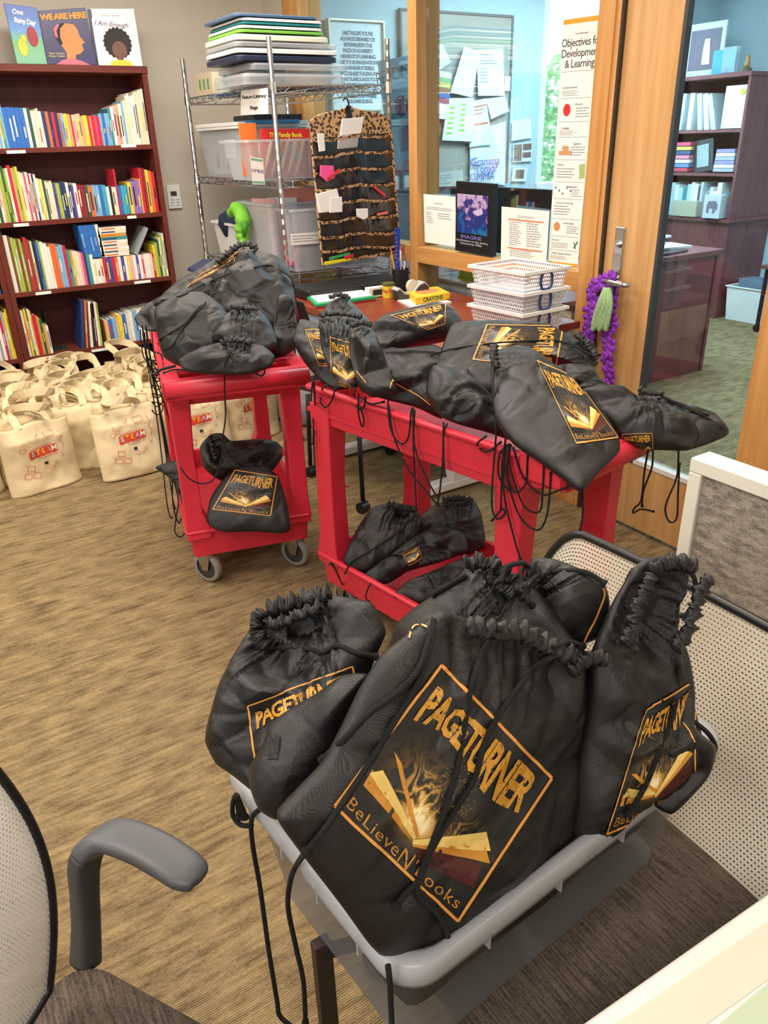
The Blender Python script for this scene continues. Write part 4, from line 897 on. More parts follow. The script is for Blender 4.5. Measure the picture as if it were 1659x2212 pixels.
# ================================================================== TOTE BAGS
tw = random.Random(3)
def tote(label, seed, group, w=.36, h=.37, prin=True, name='tote_bag'):
    r = random.Random(seed)
    t = thing(name, label, 'tote bag', (0, 0, 0), 0, group)
    nu, nv = (44, 36) if prin else (22, 18); mb = MB(); idx = {}
    def S(u, v, side):
        e = max(0, 1-abs(2*u-1)**5); top = 1-max(0, v-.75)*2.4; d = (.045*e*top*(.35+.65*min(1, 4*(1-v)))+.004)
        fo = .010*noise.noise(Vector((u*3+seed*3.1, v*3, side*5)))+.006*noise.noise(Vector((u*9+seed, v*6, side*9)))
        sag = -.02*(v**3)*(1+noise.noise(Vector((u*3, seed, 0))))
        wid = w*(1-.05*v*(1+noise.noise(Vector((seed, v, side)))))
        corner = .012*((2*abs(u-.5))**4)*(1-v)**4
        return Vector(((u-.5)*wid+.01*noise.noise(Vector((seed, v*2, 3))), side*(d+fo*e)+.02*math.sin(v*3+seed), v*h+sag+corner*0))
    for side in (-1, 1):
        for j in range(nv+1):
            for i in range(nu+1): idx[side, i, j] = len(mb.v); mb.v.append(S(i/nu, j/nv, side))
    for j in range(nv):
        for i in range(nu):
            for side in (-1, 1): mb.f.append((idx[side, i, j], idx[side, i+1, j], idx[side, i+1, j+1], idx[side, i, j+1]))
    for j in range(nv):
        for i in (0, nu): mb.f.append((idx[-1, i, j], idx[-1, i, j+1], idx[1, i, j+1], idx[1, i, j]))
    for i in range(nu): mb.f.append((idx[-1, i, 0], idx[1, i, 0], idx[1, i+1, 0], idx[-1, i+1, 0]))
    for i in range(nu): mb.f.append((idx[-1, i, nv-1], idx[1, i, nv-1], idx[1, i+1, nv-1], idx[-1, i+1, nv-1]))
    body = mb.build('bag_body', M_CREAMCANVAS, t, smooth=True, world=False)
    for side in (-1, 1):
        a = S(.28, .97, side); b_ = S(.72, .97, side)
        H = .05+.05*r.random(); fl = side*(.05+.09*r.random())*(1 if r.random() < .6 else -1); sk = r.uniform(-.06, .06)
        P0 = [a, a+Vector((.0, fl*.3, H*.6)), (a+b_)/2+Vector((sk-.05, fl, H)), (a+b_)/2+Vector((sk+.05, fl*1.2, H*.95)), b_+Vector((0, fl*.4, H*.5)), b_]
        # ribbon 28 mm wide along a smoothed path
        path = []
        for k in range(len(P0)-1):
            p0 = P0[max(0, k-1)]; p1 = P0[k]; p2 = P0[k+1]; p3 = P0[min(len(P0)-1, k+2)]
            for s_ in range(4):
                q = s_/4; path.append(.5*((2*p1)+(p2-p0)*q+(2*p0-5*p1+4*p2-p3)*q*q+(3*p1-p0-3*p2+p3)*q**3))
        path.append(P0[-1]); rr = []
        for k, p in enumerate(path):
            tg = (path[min(k+1, len(path)-1)]-path[max(k-1, 0)]).normalized()
            ang = r.uniform(-.1, .1)+.5*math.sin(k*.4+seed); nrm = Vector((0, 1, 0)); wv = tg.cross(nrm).normalized()*math.cos(ang)+nrm*math.sin(ang)
            th = tg.cross(wv).normalized()*.0015
            rr.append([p+wv*.019+th, p+wv*.019-th, p-wv*.019-th, p-wv*.019+th])
        MB().rings(rr).build('handle', M_CREAMCANVAS, t, smooth=False, world=False)
    if prin:
        def P(u, v, l=0):   # u left to right, v downwards on the front
            uu, vv = .12+.76*u, .92-.78*v; p = S(uu, vv, -1); e = .01
            n = (S(uu+e, vv, -1)-p).cross(S(uu, vv+e, -1)-p).normalized()
            if n.y > 0: n = -n
            return p+n*(.002+l*2)
        red = mat('red_tote_print', 'd8472f', .8); pale = mat('pale_red_line_print', 'd98a78', .85)
        def lo(o_): return o_
        MBb = MB()
        pts = [rect(.27, .36, .78, .47)]
        mb2 = MB(); n_ = 10
        for k in range(n_+1):
            u = .26+.52*k/n_; dy = -.10*(u-.26); jag = .012*(k % 2)
            mb2.v += [P(u, .42+dy-jag*.5, 0), P(u, .56+dy+jag, 0)]
        for k in range(n_): mb2.f.append((2*k, 2*k+2, 2*k+3, 2*k+1))
        mb2.build('printed_banner', red, body, world=False)
        cs = [('S', 'pale_blue_letter', 'a9d4e0'), ('T', 'yellow_letter', 'f2d23c'), ('E', 'amber_letter', 'f0a830'), ('A', 'lilac_letter', 'dcb8e0'), ('M', 'cream_letter', 'f6ead0')]
        for k, (ch, mn, mc) in enumerate(cs):
            vs, fs = text_mesh(ch, .13, subdiv=.03, bold=.004)
            u0 = .325+.1*k; v0 = .485-.10*(u0-.26)
            MB().add([P(u0+a, v0-b, .0006) for a, b in vs], fs).build('printed_letter', mat(mn, mc, .8), body, world=False)
        o2 = MB()
        def stroke(poly, wd=.008):
            for a, b in zip(poly, poly[1:]):
                dx, dy = b[0]-a[0], b[1]-a[1]; l = math.hypot(dx, dy) or 1; nx, ny = -dy/l*wd/2, dx/l*wd/2
                o2.add([P(a[0]+nx, a[1]+ny, .0003), P(b[0]+nx, b[1]+ny, .0003), P(b[0]-nx, b[1]-ny, .0003), P(a[0]-nx, a[1]-ny, .0003)], [(0, 1, 2, 3)])
        def circ(u, v, r_, n=10): stroke([(u+r_*math.cos(2*PI*k/n), v+r_*math.sin(2*PI*k/n)) for k in range(n+1)])
        for u, v, r_ in [(.16, .36, .05), (.26, .33, .04), (.2, .25, .03), (.86, .62, .02), (.72, .72, .03), (.66, .78, .02)]: circ(u, v, r_)
        for u, v in [(.2, .66), (.12, .78), (.28, .80)]: stroke([(u, v), (u+.12, v+.03), (u+.1, v+.12), (u-.02, v+.09), (u, v)], .012)
        stroke([(.6, .12), (.78, .1), (.8, .2), (.62, .22), (.6, .12)], .01); stroke([(.88, .14), (.93, .25), (.87, .33), (.93, .42), (.88, .5)], .012)
        stroke([(.42, .2), (.5, .12), (.46, .24)]); stroke([(.5, .76), (.58, .72), (.6, .8), (.5, .78)])
        for k in range(12): stroke([(.3+.035*k, .385-.1*(.035*k)), (.32+.035*k, .385-.1*(.035*k))], .028)
        for k in range(10): stroke([(.42+.035*k, .60-.1*(.16+.035*k)), (.44+.035*k, .60-.1*(.16+.035*k))], .024)
        o2.build('printed_doodles', pale, body, world=False)
        MB().add([P(u, v, .0005) for u, v in rect(.5, .66, .57, .71)], [(0, 1, 2, 3)]).build('printed_emblem', M_INK, body, world=False)
    return t
t1 = tote('cream tote printed STEAM standing on the carpet at the far left front', 1, 'tote bags with STEAM print')
a, b_ = PZ(40, 1087, 0), PZ(192, 1040, 0)
def place(t, a, b, lean=0):
    d = b-a; rz = math.atan2(d.y, d.x); n = Vector((-math.sin(rz), math.cos(rz), 0))
    t.location = (a+b)/2+n*.06+Vector((0, 0, 0)); t.rotation_euler = (lean, 0, rz)
place(t1, a, b_, -.12)
t2 = tote('cream tote printed STEAM standing just left of the smaller red cart', 5, 'tote bags with STEAM print')
place(t2, PZ(232, 1047, 0), PZ(372, 1012, 0), -.12)
t3 = copy_tree(t2); t3['label'] = 'cream tote turned sideways between the two front totes'
t3.location = PZ(190, 1018, 0)+Vector((-.02, .16, 0)); t3.rotation_euler = (0, 0, -.9)
t4 = copy_tree(t1); t4['label'] = 'cream tote cut by the left edge of the photo, behind the far left one'
t4.location = PZ(0, 1055, 0)+Vector((.0, .12, 0)); t4.rotation_euler = (-.08, 0, -.35)
t5 = copy_tree(t2); t5['label'] = 'cream tote seen through the front opening of the smaller cart, left of its far leg'
t5.location = PZ(455, 985, 0)+Vector((-.03, .06, 0)); t5.rotation_euler = (-.1, 0, -.1)
t6 = copy_tree(t1); t6['label'] = 'cream tote seen through the smaller cart, behind its far right leg'
t6.location = PZ(560, 960, 0)+Vector((.02, .1, 0)); t6.rotation_euler = (-.1, 0, .1)
plain = [tote(None, 20+k, 'cream totes packed in front of the bookcases', w=.30, prin=False, name='tote_bag') for k in range(5)]
k = 0
for row in range(7):
    yb = 4.10+.118*row
    xs = -.62+.07*(row % 2)
    while xs < 1.72:
        tt = plain[k] if k < 5 else copy_tree(plain[k % 5]); k += 1
        tt['label'] = 'cream tote packed among the rows behind the front totes'
        tt.location = (xs+tw.uniform(-.03, .03), yb+tw.uniform(-.03, .03), 0); tt.rotation_euler = (tw.uniform(-.1, .1), tw.uniform(-.05, .05), tw.uniform(-.25, .25)+(PI if tw.random() < .4 else 0))
        tt.scale = (1, 1, tw.uniform(.95, 1.12))
        xs += .25
# ================================================================== WIRE RACK
rk = thing('wire_rack', 'chrome wire shelving rack with three shelves beside the bookcase', 'shelving rack', (2.07, 4.3, 0))
RBL, RFL, RFR, RBR = Vector((1.75, 4.90, 0)), Vector((1.788, 3.81, 0)), Vector((2.392, 3.733, 0)), Vector((2.352, 4.82, 0))
for p in (RBL, RFL, RFR, RBR):
    mb = MB(); rr = []
    for k in range(80):
        z = .03+1.97*k/79; r = .0125 if k % 2 else .0135
        rr.append([p+Vector((r*math.cos(a), r*math.sin(a), z)) for a in [2*PI*i/10 for i in range(10)]])
    po = mb.rings(rr).build('post', M_CHROME, rk, smooth=False)
    MB().cyl(p+Vector((0, 0, .015)), .02, .03).build('foot', M_BLACKP, po)
    for z in (1.79, 1.37, .92): MB().cyl(p+Vector((0, 0, z)), .019, .05, n=14, r2=.016).build('collar', M_STEEL, po)
for z in (1.80, 1.38, .93):
    mb = MB(); c4 = [RBL, RFL, RFR, RBR]
    for i in range(4):
        a, b = c4[i], c4[(i+1) % 4]; d = (b-a); n = max(8, int(d.length/.05))
        for dz in (0, -.032): mb.tube([a+Vector((0, 0, z+dz)), b+Vector((0, 0, z+dz))], .0035, 6)
        zz = [a+d*(k/n)+Vector((0, 0, z-(.032 if k % 2 else 0))) for k in range(n+1)]
        mb.tube(zz, .0025, 5)
    sh = mb.build('shelf_frame', M_CHROME, rk)
    mb = MB(); n = 24
    for k in range(1, n): mb.tube([RBL.lerp(RFL, k/n)+Vector((0, 0, z+.003)), RBR.lerp(RFR, k/n)+Vector((0, 0, z+.003))], .0018, 5)
    for k in range(1, 4): mb.tube([RFL.lerp(RFR, k/4)+Vector((0, 0, z-.003)), RBL.lerp(RBR, k/4)+Vector((0, 0, z-.003))], .003, 5)
    mb.build('shelf_wires', M_CHROME, sh)
# lids stacked on top
LID = [('clear storage lid, lowest in the stack on the rack', 530, 752, 191, 160, 'c'), ('second clear storage lid up, with a ribbed edge', 540, 755, 160, 141, 'c'),
 ('dark navy lid between clear ones in the lid stack', 514, 733, 147, 132, '1d2740'), ('pale lid resting on the navy lid', 513, 735, 131, 118, 'w'),
 ('translucent lid in the middle of the lid stack', 512, 733, 117, 104, 'c'), ('ivory lid with thick rolled rim in the lid stack', 511, 714, 103, 88, 'i'),
 ('bright green edged lid in the lid stack', 518, 704, 88, 80, '7cc04a'), ('white lid right above the green one', 519, 700, 80, 72, 'w'),
 ('teal lid in the lid stack', 522, 701, 72, 66, '1f7f84'), ('white lid right above the teal one', 522, 700, 65, 57, 'w'), ('slate blue lid on the very top of the stack', 509, 692, 57, 49, '4a6486')]
zc = 1.806; y0 = 3.87
for lab, xl, xr, yb, yt, c in LID:
    x0, x1 = PYY(xl, yb, y0).x, PYY(xr, yb, y0).x; h = max(.012, PYY(600, yt, y0).z-PYY(600, yb, y0).z)
    x0 = max(x0, 1.55); d = .42
    m = {'c': M_CLEARBIN, 'w': M_WHITE, 'i': mat('ivory_plastic', 'e6e4d2', .4)}.get(c) or mat('lid_'+c, c, .4)
    def RR(inset, z, r=.035, n=5):
        pts = []
        for cx_, cy_, a0 in [(x1-inset-r, y0+inset+r, -PI/2), (x1-inset-r, y0+d-inset-r, 0), (x0+inset+r, y0+d-inset-r, PI/2), (x0+inset+r, y0+inset+r, PI)]:
            for k in range(n+1): a = a0+PI/2*k/n; pts.append(Vector((cx_+r*math.cos(a), cy_+r*math.sin(a), z)))
        return pts
    mb = MB().rings([RR(.006, zc), RR(0, zc+.001), RR(0, zc+h*.6), RR(.004, zc+h*.8), RR(.02, zc+h*.8), RR(.03, zc+h*.55), RR(.05, zc+h*.98)])
    mb_obj(mb, 'storage_box_cover', m, ((x0+x1)/2, y0+d/2, zc), lab, 'lid', 'storage lids stacked on the rack', smooth=False)
    zc += h+.0015
# small boxes at the left of the top shelf
pb = PXX(432, 205, 1.80)
def cardbox(name, label, p, w, d, h, rz, m, cat='box'):
    t = thing(name, label, cat, p)
    M = Matrix.Rotation(rz, 3, 'Z'); o = Vector(p)
    MB().box(o+Vector((0, 0, h/2)), (w, d, h), rz).build('carton', m, t, bevel=.001)
    return t, M, o
t, M, o = cardbox('carton', 'pale carton with a green leaf logo on the top rack shelf', (1.93, 4.37, 1.806), .26, .34, .105, -.07, mat('pale_green_white_card', 'dfe8e2', .6))
f = lambda a, z: o+M@Vector((-.1305, a, z))
mb = MB(); n = 20
for r0_, r1_ in ((.0, .026), (.032, .036)):
    for k in range(n):
        A, B = 2*PI*k/n, 2*PI*(k+1)/n
        mb.add([f(.04+r*1.6*math.cos(t_), .055+r*math.sin(t_)) for t_, r in ((A, r0_), (B, r0_), (B, r1_), (A, r1_))], [(0, 1, 2, 3)])
mb.build('printed_logo', mat('green_logo_print', '3f9a6a', .6), t)
t, M, o = cardbox('carton', 'small tan carton at the back left of the top rack shelf', (1.90, 4.72, 1.806), .22, .2, .11, .1, mat('tan_card', 'cbbba0', .8))
for k in range(3): MB().box(o+M@Vector((-.111, -.05+.05*k, .055)), (.002, .02, .05), .1).build('printed_mark', mat('green_mark_print', '5d9a5a', .7), t)
for k, (x, y, rz) in enumerate([(1.98, 4.10, .1), (1.95, 4.14, -.1), (1.93, 4.08, .25)]):
    mb_obj(MB().box((x, y+.12, 1.812+.009*k), (.26, .2, .008), rz), 'paper_sheaf', M_PAPER, (x, y+.12, 1.808+.009*k), ['lowest', 'middle', 'topmost'][k]+' white packet beside the lid stack on the rack', 'paper', 'white packets on the rack', bevel=.001)
# sign
sg, P = sheet('paper_sign', 'paper sign hanging on the left end of the top rack shelf', 'sign', [PXX(521, 196, 1.755), PXX(579, 190, 1.755), PXX(580, 246, 1.755), PXX(520, 249, 1.755)], M_PAPER, .001)
textsheet(P, 'Return Literacy', .2, .5, .28, M_INK, sg, asp=1.0, space=.75, bold=.004); textsheet(P, 'Bags', .2, .5, .72, M_INK, sg, asp=1.0, space=.8, bold=.004)

# boxes on the middle and bottom shelves
def tub(name, label, x0, x1, y0, y1, z0, z1, m, rim=None, lid=None, tap=.02, lip=.012, group=None):
    t = thing(name, label, 'storage box', ((x0+x1)/2, (y0+y1)/2, z0), 0, group)
    def R(i, z, r=.025, n=4):
        pts = []
        for cx_, cy_, a0 in [(x1-i-r, y0+i+r, -PI/2), (x1-i-r, y1-i-r, 0), (x0+i+r, y1-i-r, PI/2), (x0+i+r, y0+i+r, PI)]:
            for k in range(n+1): a = a0+PI/2*k/n; pts.append(Vector((cx_+r*math.cos(a), cy_+r*math.sin(a), z)))
        return pts
    MB().rings([R(tap+.004, z0+.004), R(tap, z0), R(0, z1), R(.004, z1), R(tap+.004, z0+.004)], caps=False).add(R(tap, z0+.001), [tuple(range(20))]).build('tub', m, t, smooth=False)
    MB().rings([R(-lip, z1-.012), R(-lip, z1), R(.002, z1), R(.002, z1-.004), R(-lip+.003, z1-.004), R(-lip+.003, z1-.012)], caps=False).build('rim', rim or m, t)
    if lid: MB().rings([R(-lip-.002, z1+.002), R(-lip-.002, z1+.016), R(-lip+.008, z1+.02), R(.02, z1+.018)]).build('lid', lid, t)
    return t
def filler(name, label, cat, p, size, m, rz=0, group=None, tilt=None):
    M = Matrix.Rotation(rz, 3, 'Z')
    if tilt: M = M@Matrix.Rotation(tilt[1], 3, tilt[0])
    return mb_obj(MB().box(p, size, M=M), name, m, (p[0], p[1], p[2]-size[2]/2), label, cat, group, bevel=.002)
ZM = 1.385; ZB = .935
t = tub('lidded_box', 'clear box with white lid at the back left of the middle rack shelf', 1.775, 2.2, 4.27, 4.86, ZM, ZM+.255, M_CLEARBIN, M_WHITE, M_WHITE)
for k in range(3):
    filler('game_box', ['left', 'middle', 'right'][k]+' white packet showing a toucan coloured print inside the white lidded box', 'box', (1.90, 4.76-.17*k, ZM+.095), (.12, .14, .17), M_PAPER, .05*k, 'packets inside the white lidded box')
    mb_obj(MB().box((1.838, 4.75-.17*k, ZM+.08), (.003, .04, .07), .05*k), 'picture_card', mat('colourful_card', 'c86a3a', .6, var=.7, vscale=50), (1.838, 4.75-.17*k, ZM+.045), ['left', 'middle', 'right'][k]+' small colourful card inside the white lidded box', 'card', 'cards inside the white lidded box')
sh_, P = sheet('box_label', None, None, [Vector((1.764, 4.43, ZM+.19)), Vector((1.764, 4.28, ZM+.19)), Vector((1.766, 4.28, ZM+.10)), Vector((1.766, 4.43, ZM+.10))], M_PAPER, .001, parent=t)
onsheet(P, lines(.3, .9, 3, .1, .9, 3), 'label_text', M_LINE, sh_)
# front book bin
xb0, xb1 = PYY(540, 390, 3.86).x, PYY(690, 400, 3.86).x
t = tub('book_bin', 'clear bin of board books in front on the middle rack shelf', xb0+.0, xb1+.03, 3.85, 4.2, ZM, ZM+.185, M_CLEARBIN, None, None, tap=.03)
lb, P = sheet('bin_label', None, None, [PYY(540, 338, 3.835), PYY(568, 343, 3.835), PYY(572, 399, 3.835), PYY(546, 398, 3.835)], M_PAPER, .001, parent=t)
for v_ in (.04, .88): onsheet(P, [rect(.05, v_, .95, v_+.08)], 'label_band', mat('green_label_print', '6fb08a', .7), lb)
textsheet(P, 'FAMILIES', .17, .5, .5, mat('purple_label_print', '5d4a8a', .7), lb, asp=.5, space=.75)
for k in range(5):
    filler('board_book', 'cream board book leaning in the clear bin, %s from the left' % ORD[k], 'book', (xb0+.13+.045*k, 4.0, ZM+.10), (.013, .2, .165), mat('cream_board', 'dcc9a0', .7), 0, 'cream board books in the clear bin', ('Y', .38))
for k in range(6):
    filler('board_book', 'red spined board book in the clear bin, %s from the left' % ORD[k], 'book', (xb0+.34+.022*k, 4.0, ZM+.095), (.012, .2, .165), mat('red_board', 'b83a44', .6) if k % 2 == 0 else mat('pinkish_board', 'd8a8a0', .6), 0, 'red board books in the clear bin', ('Y', .08))
Q = [PYY(563, 278, 3.93), PYY(668, 278, 3.93), PYY(672, 336, 3.90), PYY(563, 336, 3.90)]
t = thing('picture_book', 'red picture book with yellow title standing in the clear bin', 'book', Q[2]+Vector((-.2, 0, -.12)))
for q_ in (Q[2], Q[3]): q_.z -= .10
bk4 = [p+Vector((0, .014, 0)) for p in Q]
MB().hexa([Q[3], Q[2], bk4[2], bk4[3]], [Q[0], Q[1], bk4[1], bk4[0]]).build('cover', mat('bright_red_cover', 'd42a26', .4), t, bevel=.001)
def P(u, v, l=0): return (Q[0]*(1-u)+Q[1]*u)*(1-v)+(Q[3]*(1-u)+Q[2]*u)*v+Vector((0, -.001-l, 0))
textsheet(P, 'The Family Book', .13, .5, .13, mat('yellow_title_print', 'f0dc3c', .5), t, asp=1.25, bold=.004, space=.95)
onsheet(P, [disc(.35, .55, .16, 1.25, sy=.5), disc(.7, .58, .14, 1.25, sy=.4)], 'printed_shape', mat('green_print', '3f9a4a', .5), t); onsheet(P, [disc(.6, .45, .06, 1.25), disc(.62, .34, .05, 1.25)], 'printed_figure', mat('sky_print', '3f8ad0', .5), t, .0012)
filler('folder', 'orange folder behind the red picture book in the clear bin', 'folder', (xb0+.06, 3.97, ZM+.14), (.09, .012, .24), mat('orange_folder', 'ec7a2c', .6))
xq0, xq1 = PYY(553, 275, 4.15).x, PYY(658, 275, 4.15).x
t = tub('lidded_box', 'clear box with blue lid behind the red picture book', xq0, xq1, 4.22, 4.5, ZM, ZM+.26, M_CLEARBIN, None, mat('blue_lid', '2f7fb0', .35))
filler('black_case', 'flat black case on the boxes at the back of the middle rack shelf', 'case', (2.12, 4.62, ZM+.30), (.3, .3, .03), M_BLACKP)
# bottom shelf
t = tub('small_tub', 'small white tub at the back left of the bottom rack shelf', 1.79, 2.02, 4.45, 4.84, ZB, ZB+.20, M_WHITE)
mb_obj(MB().rings([[Vector((1.86+.09*s*math.cos(a)*(1+.2*math.sin(3*a)), 4.62+.12*s*math.sin(a), z)) for a in [2*PI*k/16 for k in range(16)]] for s, z in [(.7, ZB+.12), (1, ZB+.19), (.9, ZB+.24), (.4, ZB+.27)]]), 'knit_cap', mat('navy_knit', '232c48', .9), (1.86, 4.62, ZB+.12), 'navy and red fabric heap in the small white tub', 'fabric', smooth=True)
mb_obj(MB().rings([[Vector((1.93+.05*s*math.cos(a), 4.5+.06*s*math.sin(a), z)) for a in [2*PI*k/12 for k in range(12)]] for s, z in [(.7, ZB+.2), (1, ZB+.25), (.8, ZB+.3), (.3, ZB+.32)]]), 'knit_cap', mat('red_knit', 'c03040', .9), (1.93, 4.5, ZB+.2), 'red cloth bundle above the navy one', 'fabric', smooth=True)
gp = [PXX(498, 462, 1.77), PXX(512, 450, 1.765), PXX(524, 472, 1.755), PXX(523, 500, 1.75), PXX(528, 525, 1.75), PXX(536, 548, 1.75)]
cz = thing('caterpillar_toy', 'bright lime green plush hanging over the bottom rack shelf', 'toy', gp[-1])
gq = catmull(gp, 6); MB().tube(gq, [.022+.020*math.sin(PI*min(1, k/len(gq)*1.1))+.004*math.sin(k*1.6) for k in range(len(gq))], 14).build('plush_body', mat('lime_plush', '7cc83c', .8, var=.25, vscale=26), cz, smooth=True)
MB().tube([gp[1]+Vector((0, -.03, .0)), gp[2]+Vector((-.01, -.05, -.03)), gp[3]+Vector((-.01, -.045, -.02))], [.012, .02, .01], 10).build('plush_limb', mat('green_plush', '4f9a34', .8), cz, smooth=True)
xc0 = PXX(600, 455, 1.80).y
t = tub('storage_bin', 'clear bin at the left end of the bottom rack shelf, beside the lime plush', 1.80, 2.3, 4.0, 4.42, ZB, ZB+.33, M_CLEARBIN, M_CLEARBIN, group=None)
for k, (c, n_) in enumerate([('eab0a8', 'pink'), ('e8e0dc', 'white'), ('e8927c', 'coral')]):
    filler('folder', '%s folder standing in the clear bin beside the lime plush' % n_, 'folder', (1.90+.1*k, 4.28-.02*k, ZB+.19+.05*(k == 2)), (.012, .2, .3), mat('folder_'+n_, c, .7), .3+.2*k, 'folders in the left clear bin')
t = tub('storage_bin', 'large clear bin with a white label in front on the bottom rack shelf', 1.83, 2.38, 3.80, 3.97, ZB, ZB+.31, M_CLEARBIN, M_CLEARBIN)
lb, P = sheet('bin_label', None, None, [PYY(628, 505, 3.79), PYY(697, 501, 3.79), PYY(698, 525, 3.79), PYY(629, 530, 3.79)], M_PAPER, .001, parent=t)
onsheet(P, lines(.2, .9, 3, .05, .95, 4), 'label_text', M_LINE, lb)
rq = random.Random(8)
for k in range(12):
    c, n_ = [('b0667a', 'rose'), ('8a5a4a', 'brown'), ('6a7a9a', 'slate'), ('d8a890', 'peach'), ('e0d8d0', 'ivory'), ('7a4a6a', 'plum')][k % 6]
    filler('activity_packet', '%s packet inside the large labelled clear bin, %s from the left' % (n_, ORD[k]), 'packet', (1.90+.037*k, 3.885, ZB+.10+.02*rq.random()), (.02, .1, .15+.05*rq.random()), mat('packet_'+n_, c, .6, var=.3, vscale=20), rq.uniform(-.2, .2), 'packets inside the large clear bin', ('Y', rq.uniform(.2, .8)))
def sack(label, cx_, cy_, rx, ry, top):
    sk_ = thing('plastic_sack', label, 'plastic bag', (cx_, cy_, 0)); rr = []
    for f_, r in [(0, .7), (.04, .93), (.25, 1), (.5, .97), (.75, .9), (.88, .75), (.96, .5), (1, .18)]:
        rr.append([Vector((cx_+rx*r*(1+.16*noise.noise(Vector((math.cos(a)*2, math.sin(a)*2, f_*4+cx_*9))))*math.cos(a), cy_+ry*r*(1+.16*noise.noise(Vector((math.cos(a)*3, math.sin(a)*3, f_*5+7))))*math.sin(a), top*f_)) for a in [2*PI*k/40 for k in range(40)]])
    MB().rings(rr).build('film', frosted('milky_film', 'dfe3e8', .6, .25), sk_, smooth=True)
sack('tall milky plastic sack standing in the gap between bookcase and rack', 1.655, 4.55, .085, .30, .93)
sack('grey milky plastic sack on the floor under the wire rack', 2.05, 4.2, .24, .30, .62)
q = [PZ(404, 578, .95), PZ(440, 558, .95), PZ(500, 570, .95), PZ(470, 592, .95)]
mb_obj(MB().hexa([p-Vector((0, 0, .02)) for p in q], q), 'storage_box_cover', mat('lid_navy_flat', '24345e', .4), (q[0]+q[2])/2, 'navy lid lying on the tall milky plastic sack', 'lid', bevel=.006)
# hanging organiser with leopard print
m, N, L, b = new_mat('leopard_print_fabric')
vo = N.new('ShaderNodeTexVoronoi'); vo.inputs['Scale'].default_value = 62; vo.feature = 'F1'
L.new(mapped(N, L, (1, 1, 1)), vo.inputs['Vector'])
L.new(ramp(N, L, math_node(N, L, 'ADD', vo.outputs['Distance'], math_node(N, L, 'MULTIPLY', noise_node(N, L, mapped(N, L, (1, 1, 1)), 90), .3)), [(.25, lin('9a7048')), (.42, lin('2a1c14')), (.55, lin('2a1c14')), (.68, lin('c9a074'))]), b.inputs['Base Color']); b.inputs['Roughness'].default_value = .8
M_LEO = m
M_ORG = mat('dark_brown_organiser_fabric', '2a201c', .45, bump=.6, bscale=18)
OYp = 3.69
og = thing('hanging_organiser', 'leopard print hanging organiser with clear pockets on the rack front', 'organiser', PYY(770, 575, OYp))
def oq(px, py, dy=0): return PYY(px, py, OYp-dy)
def slab(name, px, m, dy=0, th=.012, parent=None, bev=.003):
    pts = [oq(x, y, dy) for x, y in px]; c = pts[0]
    poly = [((p-c).x, (p-c).z) for p in pts]
    return MB().prism(poly, c, (1, 0, 0), (0, 0, 1), -th).build(name, m, parent or og, bevel=bev)
slab('yoke', [(668, 262), (690, 247), (735, 236), (755, 229), (785, 238), (828, 246), (844, 262), (846, 290), (760, 292), (676, 300)], M_LEO)
slab('backing', [(676, 300), (760, 292), (846, 286), (864, 545), (780, 560), (697, 573)], M_ORG)
hk = MB().tube([oq(753, 240, .01), oq(753, 222, .01), oq(750, 214, .01), oq(745, 212, .01), oq(741, 217, .01)], .004, 8).build('hook', M_BLACKP, og, smooth=True)
slab('strap', [(748, 228), (758, 228), (762, 258), (748, 258)], M_BLACKP, .004, .004)
def edgeline(y0l, y0r, h, sag, name, m, dy, th=.004):
    n = 18; mb = MB(); rr = []
    for k in range(n+1):
        f_ = k/n; xl = 676+(697-676)*((y0l-300)/273); xr = 846+(864-846)*((y0r-286)/259)
        x = xl+(xr-xl)*f_; y = y0l+(y0r-y0l)*f_+sag*math.sin(f_*PI*3)+1.2*math.sin(f_*31)
        a = oq(x, y, dy+.006*abs(math.sin(f_*PI*3))); b_ = oq(x, y+h, dy)
        rr.append([a, b_, b_+Vector((0, -th, 0)), a+Vector((0, -th, 0))])
    return MB().rings(rr).build(name, m, og)
rows = [(300, 288), (336, 322), (372, 357), (408, 392), (441, 426), (477, 461), (510, 497), (540, 527)]
for i, (a, b_) in enumerate(rows):
    edgeline(a, b_, 6, 3, 'pocket_trim', M_LEO, .016)
    if i < 7: edgeline(a+6, b_+6, 27, 2, 'vinyl_pocket', M_VINYL, .012, .002)
edgeline(567, 540, 6, 0, 'bottom_trim', M_LEO, .014)
for xa, ya, xb, yb in [(672, 300, 697, 573), (845, 286, 864, 545)]:
    MB().tube([oq(xa, ya, .012), oq((xa+xb)/2, (ya+yb)/2, .014), oq(xb, yb, .012)], .006, 6).build('side_trim', M_LEO, og)
def pocketitem(name, label, px, m, dy=.02, th=.008):
    pts = [oq(x, y, dy) for x, y in px]; c = pts[0]
    mb_obj(MB().prism([((p-c).x, (p-c).z) for p in pts], c, (1, 0, 0), (0, 0, 1), -th), name, m, c, label, name.split('_')[-1], 'things in the organiser pockets', bevel=.002)
pocketitem('white_card', 'white card standing out of the top organiser pocket', [(740, 257), (786, 253), (780, 288), (735, 293)], M_PAPER, .03)
pocketitem('white_card', 'lower half white card in the top organiser pocket', [(731, 294), (776, 290), (772, 318), (730, 322)], M_PAPER, .012)
pocketitem('glue_bottle', 'small white bottle in the top left organiser pocket', [(686, 289), (700, 288), (703, 326), (690, 328)], M_WHITE, .03)
pocketitem('sticky_notes', 'pink sticky pad in the left organiser pocket', [(692, 357), (721, 358), (724, 385), (706, 392), (692, 380)], mat('hot_pink_paper', 'f05aa0', .6), .03)
pocketitem('red_marker', 'red capped marker beside the pink sticky pad', [(708, 384), (734, 364), (737, 369), (712, 390)], mat('red_marker', 'd03030', .4), .045)
